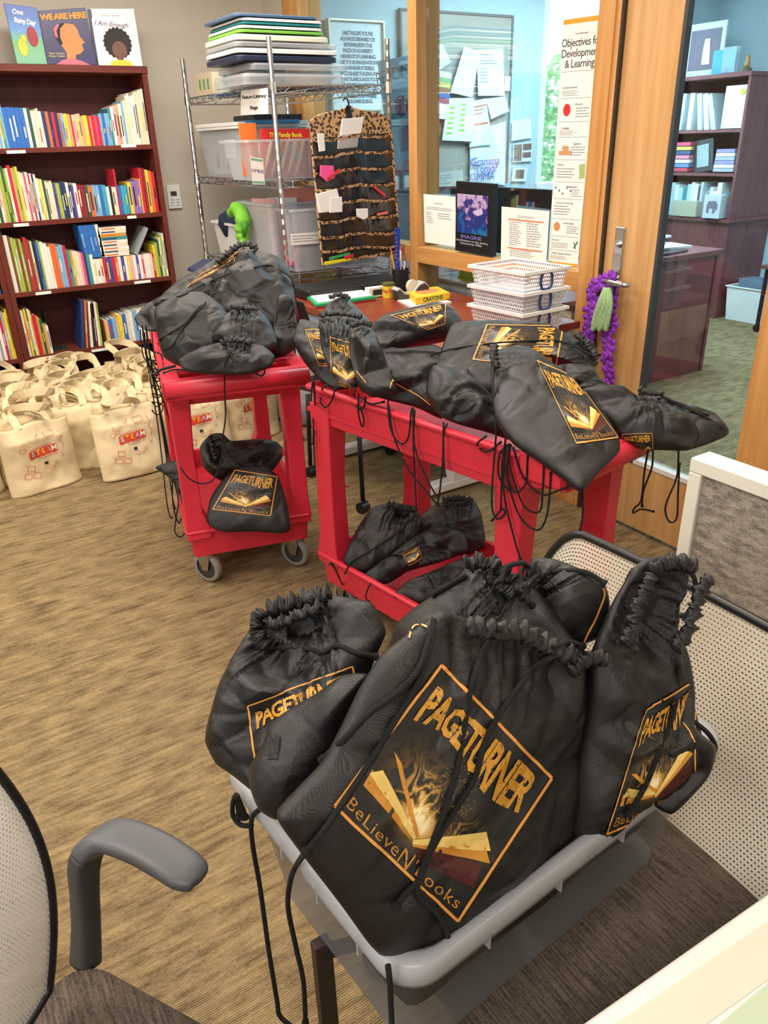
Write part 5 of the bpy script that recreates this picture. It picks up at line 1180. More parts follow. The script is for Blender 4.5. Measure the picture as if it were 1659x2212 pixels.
pocketitem('paper_cards', 'white folded cards bulging from the left organiser pocket', [(685, 420), (728, 408), (733, 425), (741, 440), (738, 455), (692, 460)], M_PAPER, .04, .02)
pocketitem('paper_cards', 'narrow white pad in front of the folded cards', [(714, 428), (739, 425), (740, 458), (712, 460)], M_WHITE, .055, .006)
pocketitem('correction_tape', 'white correction tape roll in the middle organiser pocket', [(770, 451), (795, 450), (796, 468), (786, 475), (771, 468)], M_WHITE, .03)
pocketitem('red_pen', 'red pen slanting in the right organiser pocket', [(803, 402), (808, 401), (834, 420), (832, 427)], mat('red_marker', 'd03030', .4), .03)
pocketitem('orange_clip', 'orange strip in the lower right organiser pocket', [(815, 461), (838, 456), (839, 462), (816, 466)], mat('coral_clip', 'e0705a', .5), .03)
pocketitem('green_marker', 'green marker in the lowest organiser pocket', [(712, 556), (756, 545), (757, 550), (712, 563)], mat('green_marker', '3a9a5a', .4), .03)
pocketitem('red_marker', 'red end of a marker in the lowest organiser pocket', [(745, 554), (764, 548), (764, 556), (746, 561)], mat('red_marker', 'd03030', .4), .035)
pocketitem('yellow_highlighter', 'yellow highlighter in the lowest organiser pocket', [(702, 566), (758, 556), (760, 562), (703, 573)], mat('yellow_marker', 'e8e02c', .4), .033)

# ================================================================== DESK IN FRONT OF THE RACK
DZ = .85
ds = thing('standing_desk', 'reddish topped standing desk with white legs beside the glass wall', 'desk', (2.05, 3.1, 0))
MB().box((2.03, 2.99, DZ-.015), (.74, 1.38, .03)).build('desk_top', M_DESKTOP, ds, bevel=.003)
for y in (2.76, 3.46):
    lg = MB().box((2.12, y, .43), (.10, .07, .78)).build('leg', M_WHITE, ds, bevel=.006)
    MB().box((2.10, y, .035), (.50, .075, .045), -.18*0).build('foot', M_WHITE, lg, bevel=.01)
MB().box((2.12, 3.11, .79), (.06, .72, .04)).build('crossbar', M_WHITE, ds)
def D(px, py): return PZ(px, py, DZ)
q4 = [D(652, 640), D(758, 620), D(812, 650), D(683, 668)]
def slabq(quad, z0, z1): return MB().hexa([Vector((p.x, p.y, z0)) for p in quad], [Vector((p.x, p.y, z1)) for p in quad])
cb = thing('clipboard', 'green clipboard case holding white paper on the desk', 'clipboard', (q4[0]+q4[2])/2)
slabq(q4, DZ, DZ+.008).build('red_base', mat('crimson_plastic', 'a82838', .4), cb, bevel=.002)
slabq(q4, DZ+.008, DZ+.022).build('case', mat('green_plastic', '1fa86a', .4), cb, bevel=.003)
q5 = [p.lerp((q4[0]+q4[2])/2, .1) for p in q4]
slabq(q5, DZ+.023, DZ+.026).build('paper', M_PAPER, cb)
MB().box(((q4[0]+q4[2])/2)+Vector((.11, .12, .035)), (.09, .03, .014), -.3).build('clip', M_CHROME, cb, bevel=.003)
def onDesk(px, py): return D(px, py)
c = onDesk(818, 640)
t = thing('chalk_box', 'small white printed box behind the yellow can on the desk', 'box', c+Vector((0, 0, 0)))
MB().box(c+Vector((0, .0, .025)), (.13, .045, .045), -.05).build('carton', M_PAPER, t, bevel=.001); MB().box(c+Vector((-.02, -.023, .025)), (.05, .002, .026), -.05).build('printed_mark', M_INK, t)
c = onDesk(840, 643)
t = thing('clay_can', 'small yellow clay can with a red logo on the desk', 'can', c)
MB().cyl(c+Vector((0, 0, .03)), .03, .06, n=24).build('can_body', mat('can_yellow', 'e8c63a', .45), t, bevel=.002); MB().cyl(c+Vector((0, 0, .066)), .032, .014, n=24).build('lid', mat('dark_olive_lid', '5a5a2c', .4), t, bevel=.002)
mb = MB()
vs, fs = text_mesh('Play-Doh', .02, subdiv=.006, bold=.0006)
mb.add([c+Vector((math.sin(a/.031-.55)*.0312, -math.cos(a/.031-.55)*.0312, .036+b_)) for a, b_ in vs], fs); mb.build('lettering', mat('red_logo_print', 'c83a2a', .5), t)
# pen cup
c = onDesk(866, 628)
t = thing('pen_cup', 'black mesh pen cup at the window end of the desk', 'pen cup', c)
MB().rings([[c+Vector((r*math.cos(a), r*math.sin(a), z)) for a in [2*PI*k/20 for k in range(20)]] for r, z in [(.04, 0), (.042, .11), (.039, .11), (.037, .006)]]).build('cup', M_BLACKP, t)
pc = [('pencil', 'pink eraser topped pencil leaning left in the pen cup', 'd8a040', -.03, .02, .19), ('pen', 'white pen with red cap in the pen cup', 'ececec', -.004, -.01, .2), ('pencil', 'orange pencil in the middle of the pen cup', 'e08a30', .01, .02, .18), ('pencil', 'yellow pencil at the back of the pen cup', 'e0b040', .018, .03, .17), ('pen', 'teal pen in the pen cup', '1f6a70', .02, -.005, .16), ('marker', 'pink topped marker at the right of the pen cup', 'e86a8a', .034, .01, .19), ('pen', 'plain white pen at the front of the pen cup', 'f0f0f0', .004, -.03, .15), ('pen', 'blue pen low in the pen cup', '2f4fb0', -.015, -.02, .15)]
for n_, lab, cc, dx, dy, l in pc:
    tt = thing(n_, lab, 'pen', c+Vector((dx*.5, dy*.5, .01)), 0, 'pens in the mesh cup')
    a, e = c+Vector((dx*.4, dy*.4, .01)), c+Vector((dx*1.3, dy*1.1, l))
    MB().tube([a, e], .004, 8).build('barrel', mat('pen_'+cc, cc, .4), tt); MB().tube([e, e+(e-a).normalized()*.018], [.0045, .003], 8).build('tip', mat('pen_tip_'+cc, 'e0556a' if 'red' in lab or 'pink' in lab else '6a6a6a', .4), tt)
rl = PYY(858, 488, c.y); rl2 = PYY(863, 600, c.y)
t = thing('ruler', 'upright blue ruler standing in the pen cup', 'ruler', Vector((rl2.x, c.y, DZ+.01)))
MB().box((rl2.x, c.y+.01, DZ+.155), (.03, .003, .30), M=Matrix.Rotation(-.02, 3, 'Y')).build('strip', mat('blue_ruler', '2444b8', .3), t)
for k in range(12): MB().box((rl2.x-.008, c.y+.008, DZ+.06+.02*k), (.008, .001, .0015)).build('graduation', M_WHITE, t)
# tape dispenser
c = onDesk(893, 645)
t = thing('tape_dispenser', 'grey and black tape dispenser on the desk', 'tape dispenser', c)
pr = [(-.09, 0), (.07, 0), (.075, .05), (.05, .07), (.02, .06), (-.02, .02), (-.06, .03), (-.085, .055), (-.1, .05)]
MB().prism(pr, c+Vector((0, .03, 0)), (1, -.1, 0), (0, 0, 1), .06).build('body', M_DKGREY, t, bevel=.004)
MB().prism([(-.1, .048), (-.085, .055), (-.06, .03), (-.02, .022), (.02, .062), (.05, .072), (.075, .052), (.075, .056), (.05, .08), (.018, .07), (-.02, .03), (-.058, .038), (-.085, .064), (-.1, .056)], c+Vector((0, .032, 0)), (1, -.1, 0), (0, 0, 1), .064).build('top_shell', mat('pale_grey_plastic', 'b9bcbe', .35), t, bevel=.002)
MB().cyl(c+Vector((-.005, 0, .06)), .03, .025, (.1, 1, 0), 24).build('tape_roll', mat('tape_roll', 'd8d4c8', .3), t)
q6 = [onDesk(858, 650), onDesk(930, 640), onDesk(975, 655), onDesk(892, 668)]
mb_obj(slabq(q6, DZ, DZ+.008), 'note_pad', M_PAPER, (q6[0]+q6[2])/2, 'white note pad under the yellow crayon box', 'note pad')
q7 = [onDesk(880, 645), onDesk(945, 636), onDesk(972, 650), onDesk(898, 663)]
t = thing('crayon_box', 'yellow crayon box lying on the white pad', 'box', (q7[0]+q7[2])/2+Vector((0, 0, .008)))
slabq(q7, DZ+.009, DZ+.04).build('carton', mat('crayon_yellow', 'efc42e', .5), t, bevel=.002)
def P(u, v, l=0): return Vector(((q7[0].lerp(q7[1], u)).lerp(q7[3].lerp(q7[2], u), v).x, (q7[0].lerp(q7[1], u)).lerp(q7[3].lerp(q7[2], u), v).y, DZ+.0408+l))
onsheet(P, [[(.15+.35*math.cos(a)+.35, .45+.25*math.sin(a)) for a in [2*PI*k/16 for k in range(16)]]], 'printed_patch', mat('orange_patch_print', 'e88a5a', .6), t, 0)
mb = MB(); vs, fs = text_mesh('CRAYONS', .026, bold=.001)
e0 = (q7[2]-q7[3]).normalized(); mid = (q7[2]+q7[3])/2; nrm = Vector((e0.y, -e0.x, 0))
mb.add([mid+e0*a+nrm*.0006+Vector((0, 0, DZ*0+.024-.0+b_)) for a, b_ in vs], fs); mb.build('lettering', mat('dark_green_print', '2a5a3a', .6), t)
# black printer like tray under the rack
t = thing('black_tray', 'flat glossy black tray pushed under the rack shelf behind the clipboard', 'tray', (1.98, 3.62, DZ))
slabq([Vector((1.72, 3.45, 0)), Vector((2.30, 3.40, 0)), Vector((2.32, 3.66, 0)), Vector((1.72, 3.68, 0))], DZ+.001, DZ+.05).build('housing', M_BLACKP, t, bevel=.01)
# white perforated baskets stacked on the desk
def grid_mat(name, rgb, sc, dens):
    m, N, L, b = new_mat(name); out = N['Material Output']; v = mapped(N, L, (1, 1, 1)); sx = N.new('ShaderNodeSeparateXYZ'); L.new(v, sx.inputs[0])
    hs = []
    sm = math_node(N, L, 'ADD', sx.outputs[0], sx.outputs[1])
    for o_, s_ in ((sm, sc), (sx.outputs[2], sc*.8)):
        f_ = math_node(N, L, 'FRACT', math_node(N, L, 'MULTIPLY', o_, s_)); hs.append(math_node(N, L, 'GREATER_THAN', f_, dens))
    b.inputs['Base Color'].default_value = (*lin(rgb), 1); b.inputs['Roughness'].default_value = .4
    tr = N.new('ShaderNodeBsdfTransparent'); mx = N.new('ShaderNodeMixShader')
    L.new(math_node(N, L, 'MULTIPLY', hs[0], hs[1]), mx.inputs[0]); L.new(b.outputs[0], mx.inputs[1]); L.new(tr.outputs[0], mx.inputs[2]); L.new(mx.outputs[0], out.inputs[0])
    return m
M_GRID = grid_mat('white_perforated_plastic', 'eeeef2', 85, .42)
for k in range(3):
    nm = ['lowest', 'middle', 'topmost'][k]
    z0 = DZ+.002+.076*k
    cA, cB, cC = PZ(1010, 700, DZ+.01), PZ(1136, 730, DZ+.01), PZ(1228, 690, DZ+.01)
    A, B, h = .31, .25, .092
    u = (cB-cA); u.z = 0; u = u.normalized(); v_ = Vector((-u.y, u.x, 0)); c0 = Vector((cA.x, cA.y, z0)); 
    t = thing('perforated_basket', '%s white perforated basket of the stack on the desk' % nm, 'basket', c0+u*A/2+v_*B/2, 0, 'white baskets stacked on the desk')
    def R(i, z): return [c0+u*i+v_*i+Vector((0, 0, z)), c0+u*(A-i)+v_*i+Vector((0, 0, z)), c0+u*(A-i)+v_*(B-i)+Vector((0, 0, z)), c0+u*i+v_*(B-i)+Vector((0, 0, z))]
    MB().rings([R(.022, 0), R(.004, h)], caps=False).add(R(.022, 0), [(0, 1, 2, 3)]).build('basket_wall', M_GRID, t)
    MB().rings([R(-.004, h-.012), R(-.004, h), R(.008, h), R(.008, h-.004), R(-.001, h-.006)], caps=False).build('rim', M_WHITE, t, bevel=.001)
    ce = c0+u*(A-.010)+v_*(B*.5)+Vector((0, 0, h*.55)); mb = MB()
    pts = [ce+u*.004+v_*(.030*math.copysign(abs(math.cos(a))**.7, math.cos(a)))+Vector((0, 0, .034*math.copysign(abs(math.sin(a))**.8, math.sin(a)))) for a in [2*PI*i/24 for i in range(24)]]
    mb.tube(pts, .005, 8, closed=True).build('grip', mat('navy_grip', '2c3c6e', .4), t, smooth=True)
# tray seen behind the lower pane
t = tub('letter_tray', 'pale tray with green and clear packets behind the lower glass', 2.66, 2.95, 3.42, 3.75, .781, .84, M_WHITE)
filler('packet', 'yellow green packet in the pale tray', 'packet', (2.82, 3.50, .87), (.2, .12, .1), mat('lime_packet', 'c8d03a', .5), .2, None, ('X', .3))
filler('packet', 'clear packet in the pale tray', 'packet', (2.80, 3.64, .88), (.1, .1, .12), M_CLEARBIN, .5)

# black nesting chair whose legs and casters show between the carts
nc = thing('nesting_chair', 'black chair on casters half hidden between the two carts', 'chair', (1.55, 2.95, 0))
fc = [PZ(785, 1106, .0), PZ(672, 1028, .0), PZ(845, 980, .0)]
fc.append(fc[1]+fc[2]-fc[0])
for p in fc:
    top = Vector((p.x*.93+1.62*.07, p.y*.93+2.95*.07, .44))
    lg = MB().tube([(p.x, p.y, .06), top], .011, 10).build('leg', M_BLACKP, nc, smooth=True)
    MB().cyl((p.x, p.y, .026), .026, .045, (1, .3, 0), 18).build('caster', M_BLACKP, lg)
cc = sum(fc, Vector())/4
MB().box((cc.x, cc.y, .45), (.42, .42, .03), .3).build('seat', M_BLACKP, nc, bevel=.012)
bp = [D(640, 645)+Vector((-.05, -.35, -.1)), ]
B0 = PYY(650, 648, 2.75)
MB().rings([[B0+Vector((dx, 0, -dz)) + Vector((0, y_, 0)) for dx, dz in [(-.02, 0), (.012, .01), (.04, .10), (.075, .16), (.04, .165), (.0, .1)]] for y_ in (0, .02, .3, .32)]).build('armrest', M_BLACKP, nc, smooth=False, bevel=.004)
MB().tube([B0+Vector((.03, .1, -.15)), Vector((cc.x-.05, cc.y, .46))], .012, 8).build('arm_post', M_BLACKP, nc)
# ================================================================== RED UTILITY CARTS
def cart(label, origin, rz, swivel=0):
    t = thing('utility_cart', label, 'cart', origin, rz)
    W = .235; Y0, Y1 = 0.0, .875
    k = dict(world=False)
    def tray(z0, z1, ya, yb, fl, arch=0):
        mb = MB(); r = .02
        def R(i, z, zz=None):
            pts = []
            for cx_, cy_, a0 in [(W-i-r, ya+i+r, -PI/2), (W-i-r, yb-i-r, 0), (-W+i+r, yb-i-r, PI/2), (-W+i+r, ya+i+r, PI)]:
                for q in range(5): a = a0+PI/2*q/4; pts.append(Vector((cx_+r*math.cos(a), cy_+r*math.sin(a), z)))
            return pts
        def arcz(p, z):   # underside rises near the handle end
            if not arch: return Vector((p.x, p.y, z))
            f_ = max(0, min(1, (.12-p.y)/.2)); return Vector((p.x, p.y, z+arch*f_*f_))
        mb.rings([[arcz(p, z0) for p in R(.012, 0)], [Vector((p.x, p.y, z1-.018)) for p in R(.004, 0)], R(-.008, z1-.016), R(-.010, z1-.006), R(-.004, z1), R(.008, z1), R(.012, z1-.008), R(.022, z0+fl), ])
        return mb
    up = tray(.735, .86, -.0, Y1, .03).build('upper_tray', M_RED, t, smooth=False, bevel=.003, **k)
    lo = tray(.135, .255, Y0, Y1, .03).build('lower_tray', M_RED, t, smooth=False, bevel=.003, **k)
    MB().box((0, .44, .772), (.46, .9, .012)).build('ribbed_floor', M_RED, up, world=False)
    # handle end with three small compartments
    h = MB(); ya, yb, z0, z1 = -.135, .012, .795, .868
    def HR(i, z, ys=0): return [Vector((-W-.01+i, ya+i, z)), Vector((W+.01-i, ya+i, z)), Vector((W+.01-i, yb-i, z)), Vector((-W-.01+i, yb-i, z))]
    h.box((0, ya+.014, (z0+z1)/2), (2*W+.02, .028, z1-z0)); h.box((0, yb-.008, (z0+z1)/2), (2*W+.02, .016, z1-z0))
    for x in (-W+.02, .035, W-.02): h.box((x, (ya+yb)/2, (z0+z1)/2), (.06 if x != .035 else .02, yb-ya, z1-z0-.002))
    h.box((0, (ya+yb)/2, z0+.008), (2*W, yb-ya-.01, .016))
    ho = h.build('handle_shelf', M_RED, t, bevel=.009, seg=3, **k)
    grip = MB().tube([(-W-.005, ya+.01, .836), (W+.005, ya+.004, .836)], .028, 16).build('grip', M_RED, ho, smooth=True, world=False)
    for s in (-1, 1): MB().hexa([Vector((s*(W-.03), ya+.02, .80)), Vector((s*W, ya+.02, .80)), Vector((s*W, .10, .74)), Vector((s*(W-.03), .10, .74))], [Vector((s*(W-.03), ya+.02, .845)), Vector((s*W, ya+.02, .845)), Vector((s*W, .10, .845)), Vector((s*(W-.03), .10, .845))]).build('gusset', M_RED, ho, world=False, bevel=.003)
    for sx in (-1, 1):
        for y_, d, nm in ((.045, .085, 'leg'), (Y1-.05, .085, 'leg')):
            x = sx*(W-.042)
            def q(hw, hd, z, dx=0): return [Vector((x-hw+dx, y_-hd, z)), Vector((x+hw+dx, y_-hd, z)), Vector((x+hw+dx, y_+hd, z)), Vector((x-hw+dx, y_+hd, z))]
            fx = sx*.008
            lg = MB().rings([q(.046, .052, .215, -fx*.2), q(.044, .05, .27), q(.033, .043, .32, fx), q(.031, .041, .55, fx), q(.036, .046, .70, fx*.5), q(.04, .05, .80)]).build('leg', M_RED, t, bevel=.006, **k)
            MB().box((x-sx*.038, y_, .50), (.006, .07, .004)).build('leg_rib', M_RED, lg, world=False)
            # caster
            cx_, cyy = sx*(W-.06), (.06 if y_ < .4 else Y1-.06)
            c = MB().cyl((cx_, cyy, .125), .032, .02).build('caster', M_STEEL, t, bevel=.002, **k)
            for s in (-1, 1): MB().hexa([Vector((cx_+s*.022, cyy-.015, .055)), Vector((cx_+s*.022+.003, cyy-.015, .055)), Vector((cx_+s*.022+.003, cyy+.012, .055)), Vector((cx_+s*.022, cyy+.012, .055))], [Vector((cx_+s*.022, cyy-.03, .115)), Vector((cx_+s*.022+.003, cyy-.03, .115)), Vector((cx_+s*.022+.003, cyy+.03, .115)), Vector((cx_+s*.022, cyy+.03, .115))]).build('fork', M_STEEL, c, world=False)
            wh = MB(); n = 32; prof = [(.045, -.014), (.058, -.016), (.062, -.012), (.0635, 0), (.062, .012), (.058, .016), (.045, .014)]
            wh.rings([[Vector((cx_+xx, cyy+r*math.cos(2*PI*i/n), .0635+r*math.sin(2*PI*i/n))) for i in range(n)] for r, xx in prof], caps=False)
            wh.build('tyre', M_GREYWHEEL, c, smooth=True, world=False)
            MB().cyl((cx_, cyy, .0635), .048, .02, 'X', 28).cyl((cx_, cyy, .0635), .014, .04, 'X', 16).build('hub', M_DKGREY, c, bevel=.002, world=False)
            if swivel:   # the front casters stand turned on their stems
                c.matrix_basis = Matrix.Translation((cx_, cyy, 0))@Matrix.Rotation(swivel, 4, 'Z')@Matrix.Translation((-cx_, -cyy, 0))
    return t
CART1 = (.940, 2.510, 0); CR1 = -math.radians(14)
CART2 = (1.430, 1.335, 0); CR2 = math.radians(9.8)
cart1 = cart('smaller looking red utility cart on the left, its handle end towards the viewer', CART1, CR1, .75)
cart2 = cart('red utility cart on the right, nearest the door, its long side in view', CART2, CR2, -.2)
# ================================================================== BLACK DRAWSTRING BAGS
def mesh_uv_panel(verts, faces, uvs, name, m, parent):
    mb = MB(); mb.v = verts; mb.f = faces; mb.uv = uvs; return mb.build(name, m, parent, smooth=True)
def print_panel_mat():
    m, N, L, b = new_mat('dark_transfer_print')
    tc = N.new('ShaderNodeTexCoord'); sx = N.new('ShaderNodeSeparateXYZ'); L.new(tc.outputs['UV'], sx.inputs[0])
    def gauss(cu, cv, su, sv):
        a = math_node(N, L, 'DIVIDE', math_node(N, L, 'SUBTRACT', sx.outputs[0], cu), su); c = math_node(N, L, 'DIVIDE', math_node(N, L, 'SUBTRACT', sx.outputs[1], cv), sv)
        s_ = math_node(N, L, 'ADD', math_node(N, L, 'MULTIPLY', a, a), math_node(N, L, 'MULTIPLY', c, c)); return math_node(N, L, 'POWER', 2.718, math_node(N, L, 'MULTIPLY', s_, -1.0))
    mp = N.new('ShaderNodeMapping'); mp.inputs['Scale'].default_value = (7, 4, 1); L.new(tc.outputs['UV'], mp.inputs['Vector'])
    n1 = N.new('ShaderNodeTexNoise'); n1.inputs['Scale'].default_value = 1.2; n1.inputs['Detail'].default_value = 5; n1.inputs['Distortion'].default_value = 1.6; L.new(mp.outputs[0], n1.inputs['Vector'])
    wisp = math_node(N, L, 'SUBTRACT', 1, math_node(N, L, 'MULTIPLY', math_node(N, L, 'ABSOLUTE', math_node(N, L, 'SUBTRACT', n1.outputs['Fac'], .5)), 9))
    wisp = math_node(N, L, 'MAXIMUM', wisp, 0)
    g1 = gauss(.36, .60, .20, .16); g2 = gauss(.72, .62, .16, .12)
    smoke = math_node(N, L, 'MULTIPLY', wisp, math_node(N, L, 'MAXIMUM', g1, math_node(N, L, 'MULTIPLY', g2, .7)))
    core = gauss(.47, .74, .11, .09)
    sp = N.new('ShaderNodeTexVoronoi'); sp.inputs['Scale'].default_value = 75; L.new(tc.outputs['UV'], sp.inputs['Vector'])
    spark = math_node(N, L, 'MULTIPLY', math_node(N, L, 'LESS_THAN', sp.outputs['Distance'], .17), math_node(N, L, 'GREATER_THAN', gauss(.56, .40, .14, .26), .35))
    f = math_node(N, L, 'MINIMUM', math_node(N, L, 'ADD', math_node(N, L, 'ADD', math_node(N, L, 'MULTIPLY', smoke, .7), core), math_node(N, L, 'MULTIPLY', spark, .75)), 1)
    L.new(ramp(N, L, f, [(0, (.012, .013, .015)), (.25, (.10, .06, .02)), (.6, (.62, .36, .09)), (1, (.98, .86, .50))]), b.inputs['Base Color'])
    b.inputs['Roughness'].default_value = .38
    return m
M_PRINT = print_panel_mat()
def gold(name, a, c, sc=220):
    m, N, L, b = new_mat(name)
    n = noise_node(N, L, mapped(N, L, (1, 1, 1)), sc, 4, .7)
    L.new(ramp(N, L, n, [(.36, lin(a)), (.46, lin(c))]), b.inputs['Base Color']); b.inputs['Roughness'].default_value = .4; return m
M_GOLD = gold('distressed_gold_lettering', '5a3f14', 'cf9630', 150)
M_GOLD2 = gold('dull_gold_lettering', '6a4a1c', 'c08a3c', 260)
M_BORDER = mat('orange_border_print', 'e8a24a', .4, var=.05)
M_PAGE = mat('glowing_page_print', 'f3cf78', .4, var=.2, vscale=30)
M_PAGE2 = mat('amber_page_print', 'cf8f34', .4, var=.25, vscale=30)
M_PAGE3 = mat('maroon_cover_print', '4f2420', .4, var=.2, vscale=30)
BAGS = []   # (bvh) of every bag and cart for draping cords
def bvh_of(o):
    M = wm(o); vs = [M@v.co for v in o.data.vertices]; fs = [tuple(p.vertices) for p in o.data.polygons]
    return BVHTree.FromPolygons(vs, fs)
def hit(px, py, trees, lift=.0):
    d = ray(px, py).normalized(); best = None
    for tr in trees:
        r = tr.ray_cast(CAM, d)
        if r[0] is not None and (best is None or r[3] < best[3]): best = r
    if best is None: return None
    n = best[1]; n = n if n.dot(d) < 0 else -n
    return best[0]+n*lift
def bag_logo(root, fab, bvh, quad, detail=1):
    q = [Vector((x, y, 0)) for x, y in quad]
    def PX(u, v): return (q[0].lerp(q[1], u)).lerp(q[3].lerp(q[2], u), v)
    cache = {}
    def P(u, v, l=0):
        c = PX(u, v); return hit(c.x, c.y, [bvh], .0012+l)
    def put(vs, fs, name, m, l, par=None, uv=False):
        pts = [P(a, b_, l) for a, b_ in vs]; keep = []
        med = None
        for f_ in fs:
            pp = [pts[i] for i in f_]
            if any(p is None for p in pp): continue
            if max((pp[i]-pp[i-1]).length for i in range(len(pp))) > .05: continue
            keep.append(f_)
        if not keep: return None
        used = sorted({i for f_ in keep for i in f_}); mp = {i: k for k, i in enumerate(used)}
        mb = MB(); mb.v = [pts[i] for i in used]; mb.f = [tuple(mp[i] for i in f_) for f_ in keep]
        if uv: mb.uv = [(vs[i][0], vs[i][1]) for i in used]
        return mb.build(name, m, par or root, smooth=uv)
    n = 34 if detail else 18
    g = [(i/n, j/n) for j in range(n+1) for i in range(n+1)]; gf = [(j*(n+1)+i, j*(n+1)+i+1, (j+1)*(n+1)+i+1, (j+1)*(n+1)+i) for j in range(n) for i in range(n)]
    g2 = [(u, 1-(1-v)) for u, v in g]
    pan = put(g, gf, 'printed_panel', M_PRINT, 0, None, True)
    if pan is None: return
    def strip(a, b_, w, N_=30):
        vs = []; dx, dy = b_[0]-a[0], b_[1]-a[1]; l = math.hypot(dx, dy); nx, ny = -dy/l*w, dx/l*w
        for k in range(N_+1):
            f_ = k/N_; vs += [(a[0]+dx*f_+nx, a[1]+dy*f_+ny), (a[0]+dx*f_-nx, a[1]+dy*f_-ny)]
        return vs, [(2*k, 2*k+1, 2*k+3, 2*k+2) for k in range(N_)]
    vs, fs = [], []
    for a, b_ in [((0, 0), (1, 0)), ((1, 0), (1, 1)), ((1, 1), (0, 1)), ((0, 1), (0, 0))]:
        v_, f_ = strip(a, b_, .009); o = len(vs); vs += v_; fs += [tuple(i+o for i in t) for t in f_]
    put(vs, fs, 'border', M_BORDER, .0006)
    # title
    tv, tf = text_mesh('PAGETURNER', 1, bold=.035, subdiv=.12 if detail else .3, space=.92)
    xs = [a for a, _ in tv]; ys = [b_ for _, b_ in tv]; x0, x1, y0, y1 = min(xs), max(xs), min(ys), max(ys)
    r_ = random.Random(2)
    T = [(.06+.88*(a-x0)/(x1-x0), .075+(.24-.05*math.sin(6.28*(a-x0)/(x1-x0)))*(y1-b_)/(y1-y0)+.02*math.cos(3.1*(a-x0)/(x1-x0))) for a, b_ in tv]
    put(T, tf, 'title_lettering', M_GOLD, .0014)
    # open book
    def poly(pts, dens=10):
        o_, f_ = [], []
        a, b_, c, d = pts
        for j in range(dens+1):
            for i in range(dens+1):
                u, v = i/dens, j/dens; o_.append(tuple((a[k]*(1-u)+b_[k]*u)*(1-v)+(d[k]*(1-u)+c[k]*u)*v for k in (0, 1)))
        return o_, [(j*(dens+1)+i, j*(dens+1)+i+1, (j+1)*(dens+1)+i+1, (j+1)*(dens+1)+i) for j in range(dens) for i in range(dens)]
    put(*poly([(.5, .84), (.93, .66), (.97, .79), (.62, .90)]), 'book_cover_print', M_PAGE3, .0003)
    put(*poly([(.5, .84), (.88, .56), (.97, .62), (.52, .86)]), 'book_page_print', M_PAGE2, .0006)
    put(*poly([(.5, .83), (.84, .50), (.93, .57), (.51, .85)]), 'book_page_print', M_PAGE, .0009)
    put(*poly([(.5, .84), (.06, .80), (.05, .70), (.48, .83)]), 'book_page_print', M_PAGE2, .0003)
    put(*poly([(.51, .83), (.05, .73), (.10, .66), (.50, .80)]), 'book_page_print', M_PAGE, .0006)
    put(*poly([(.50, .81), (.09, .54), (.17, .56), (.52, .79)]), 'book_page_print', M_PAGE2, .0006)
    # lower words on an arc
    word = "BeLieveN'Books"; W_ = len(word)
    V, F_ = [], []
    tv, tf = text_mesh(word, 1, bold=.0, subdiv=.2 if detail else .4, space=1.08)
    xs = [a for a, _ in tv]; x0, x1 = min(xs), max(xs)
    T = []
    for a, b_ in tv:
        f_ = (a-x0)/(x1-x0); big = 1+.7*math.exp(-((f_-.54)/.05)**2)
        T.append((.05+.90*f_, .925-.06*math.cos((f_-.5)*PI*1.0)*0+.02*math.sin(f_*PI)-.115*(b_*.9)*big))
    put(T, tf, 'lettering', M_GOLD2, .0009)
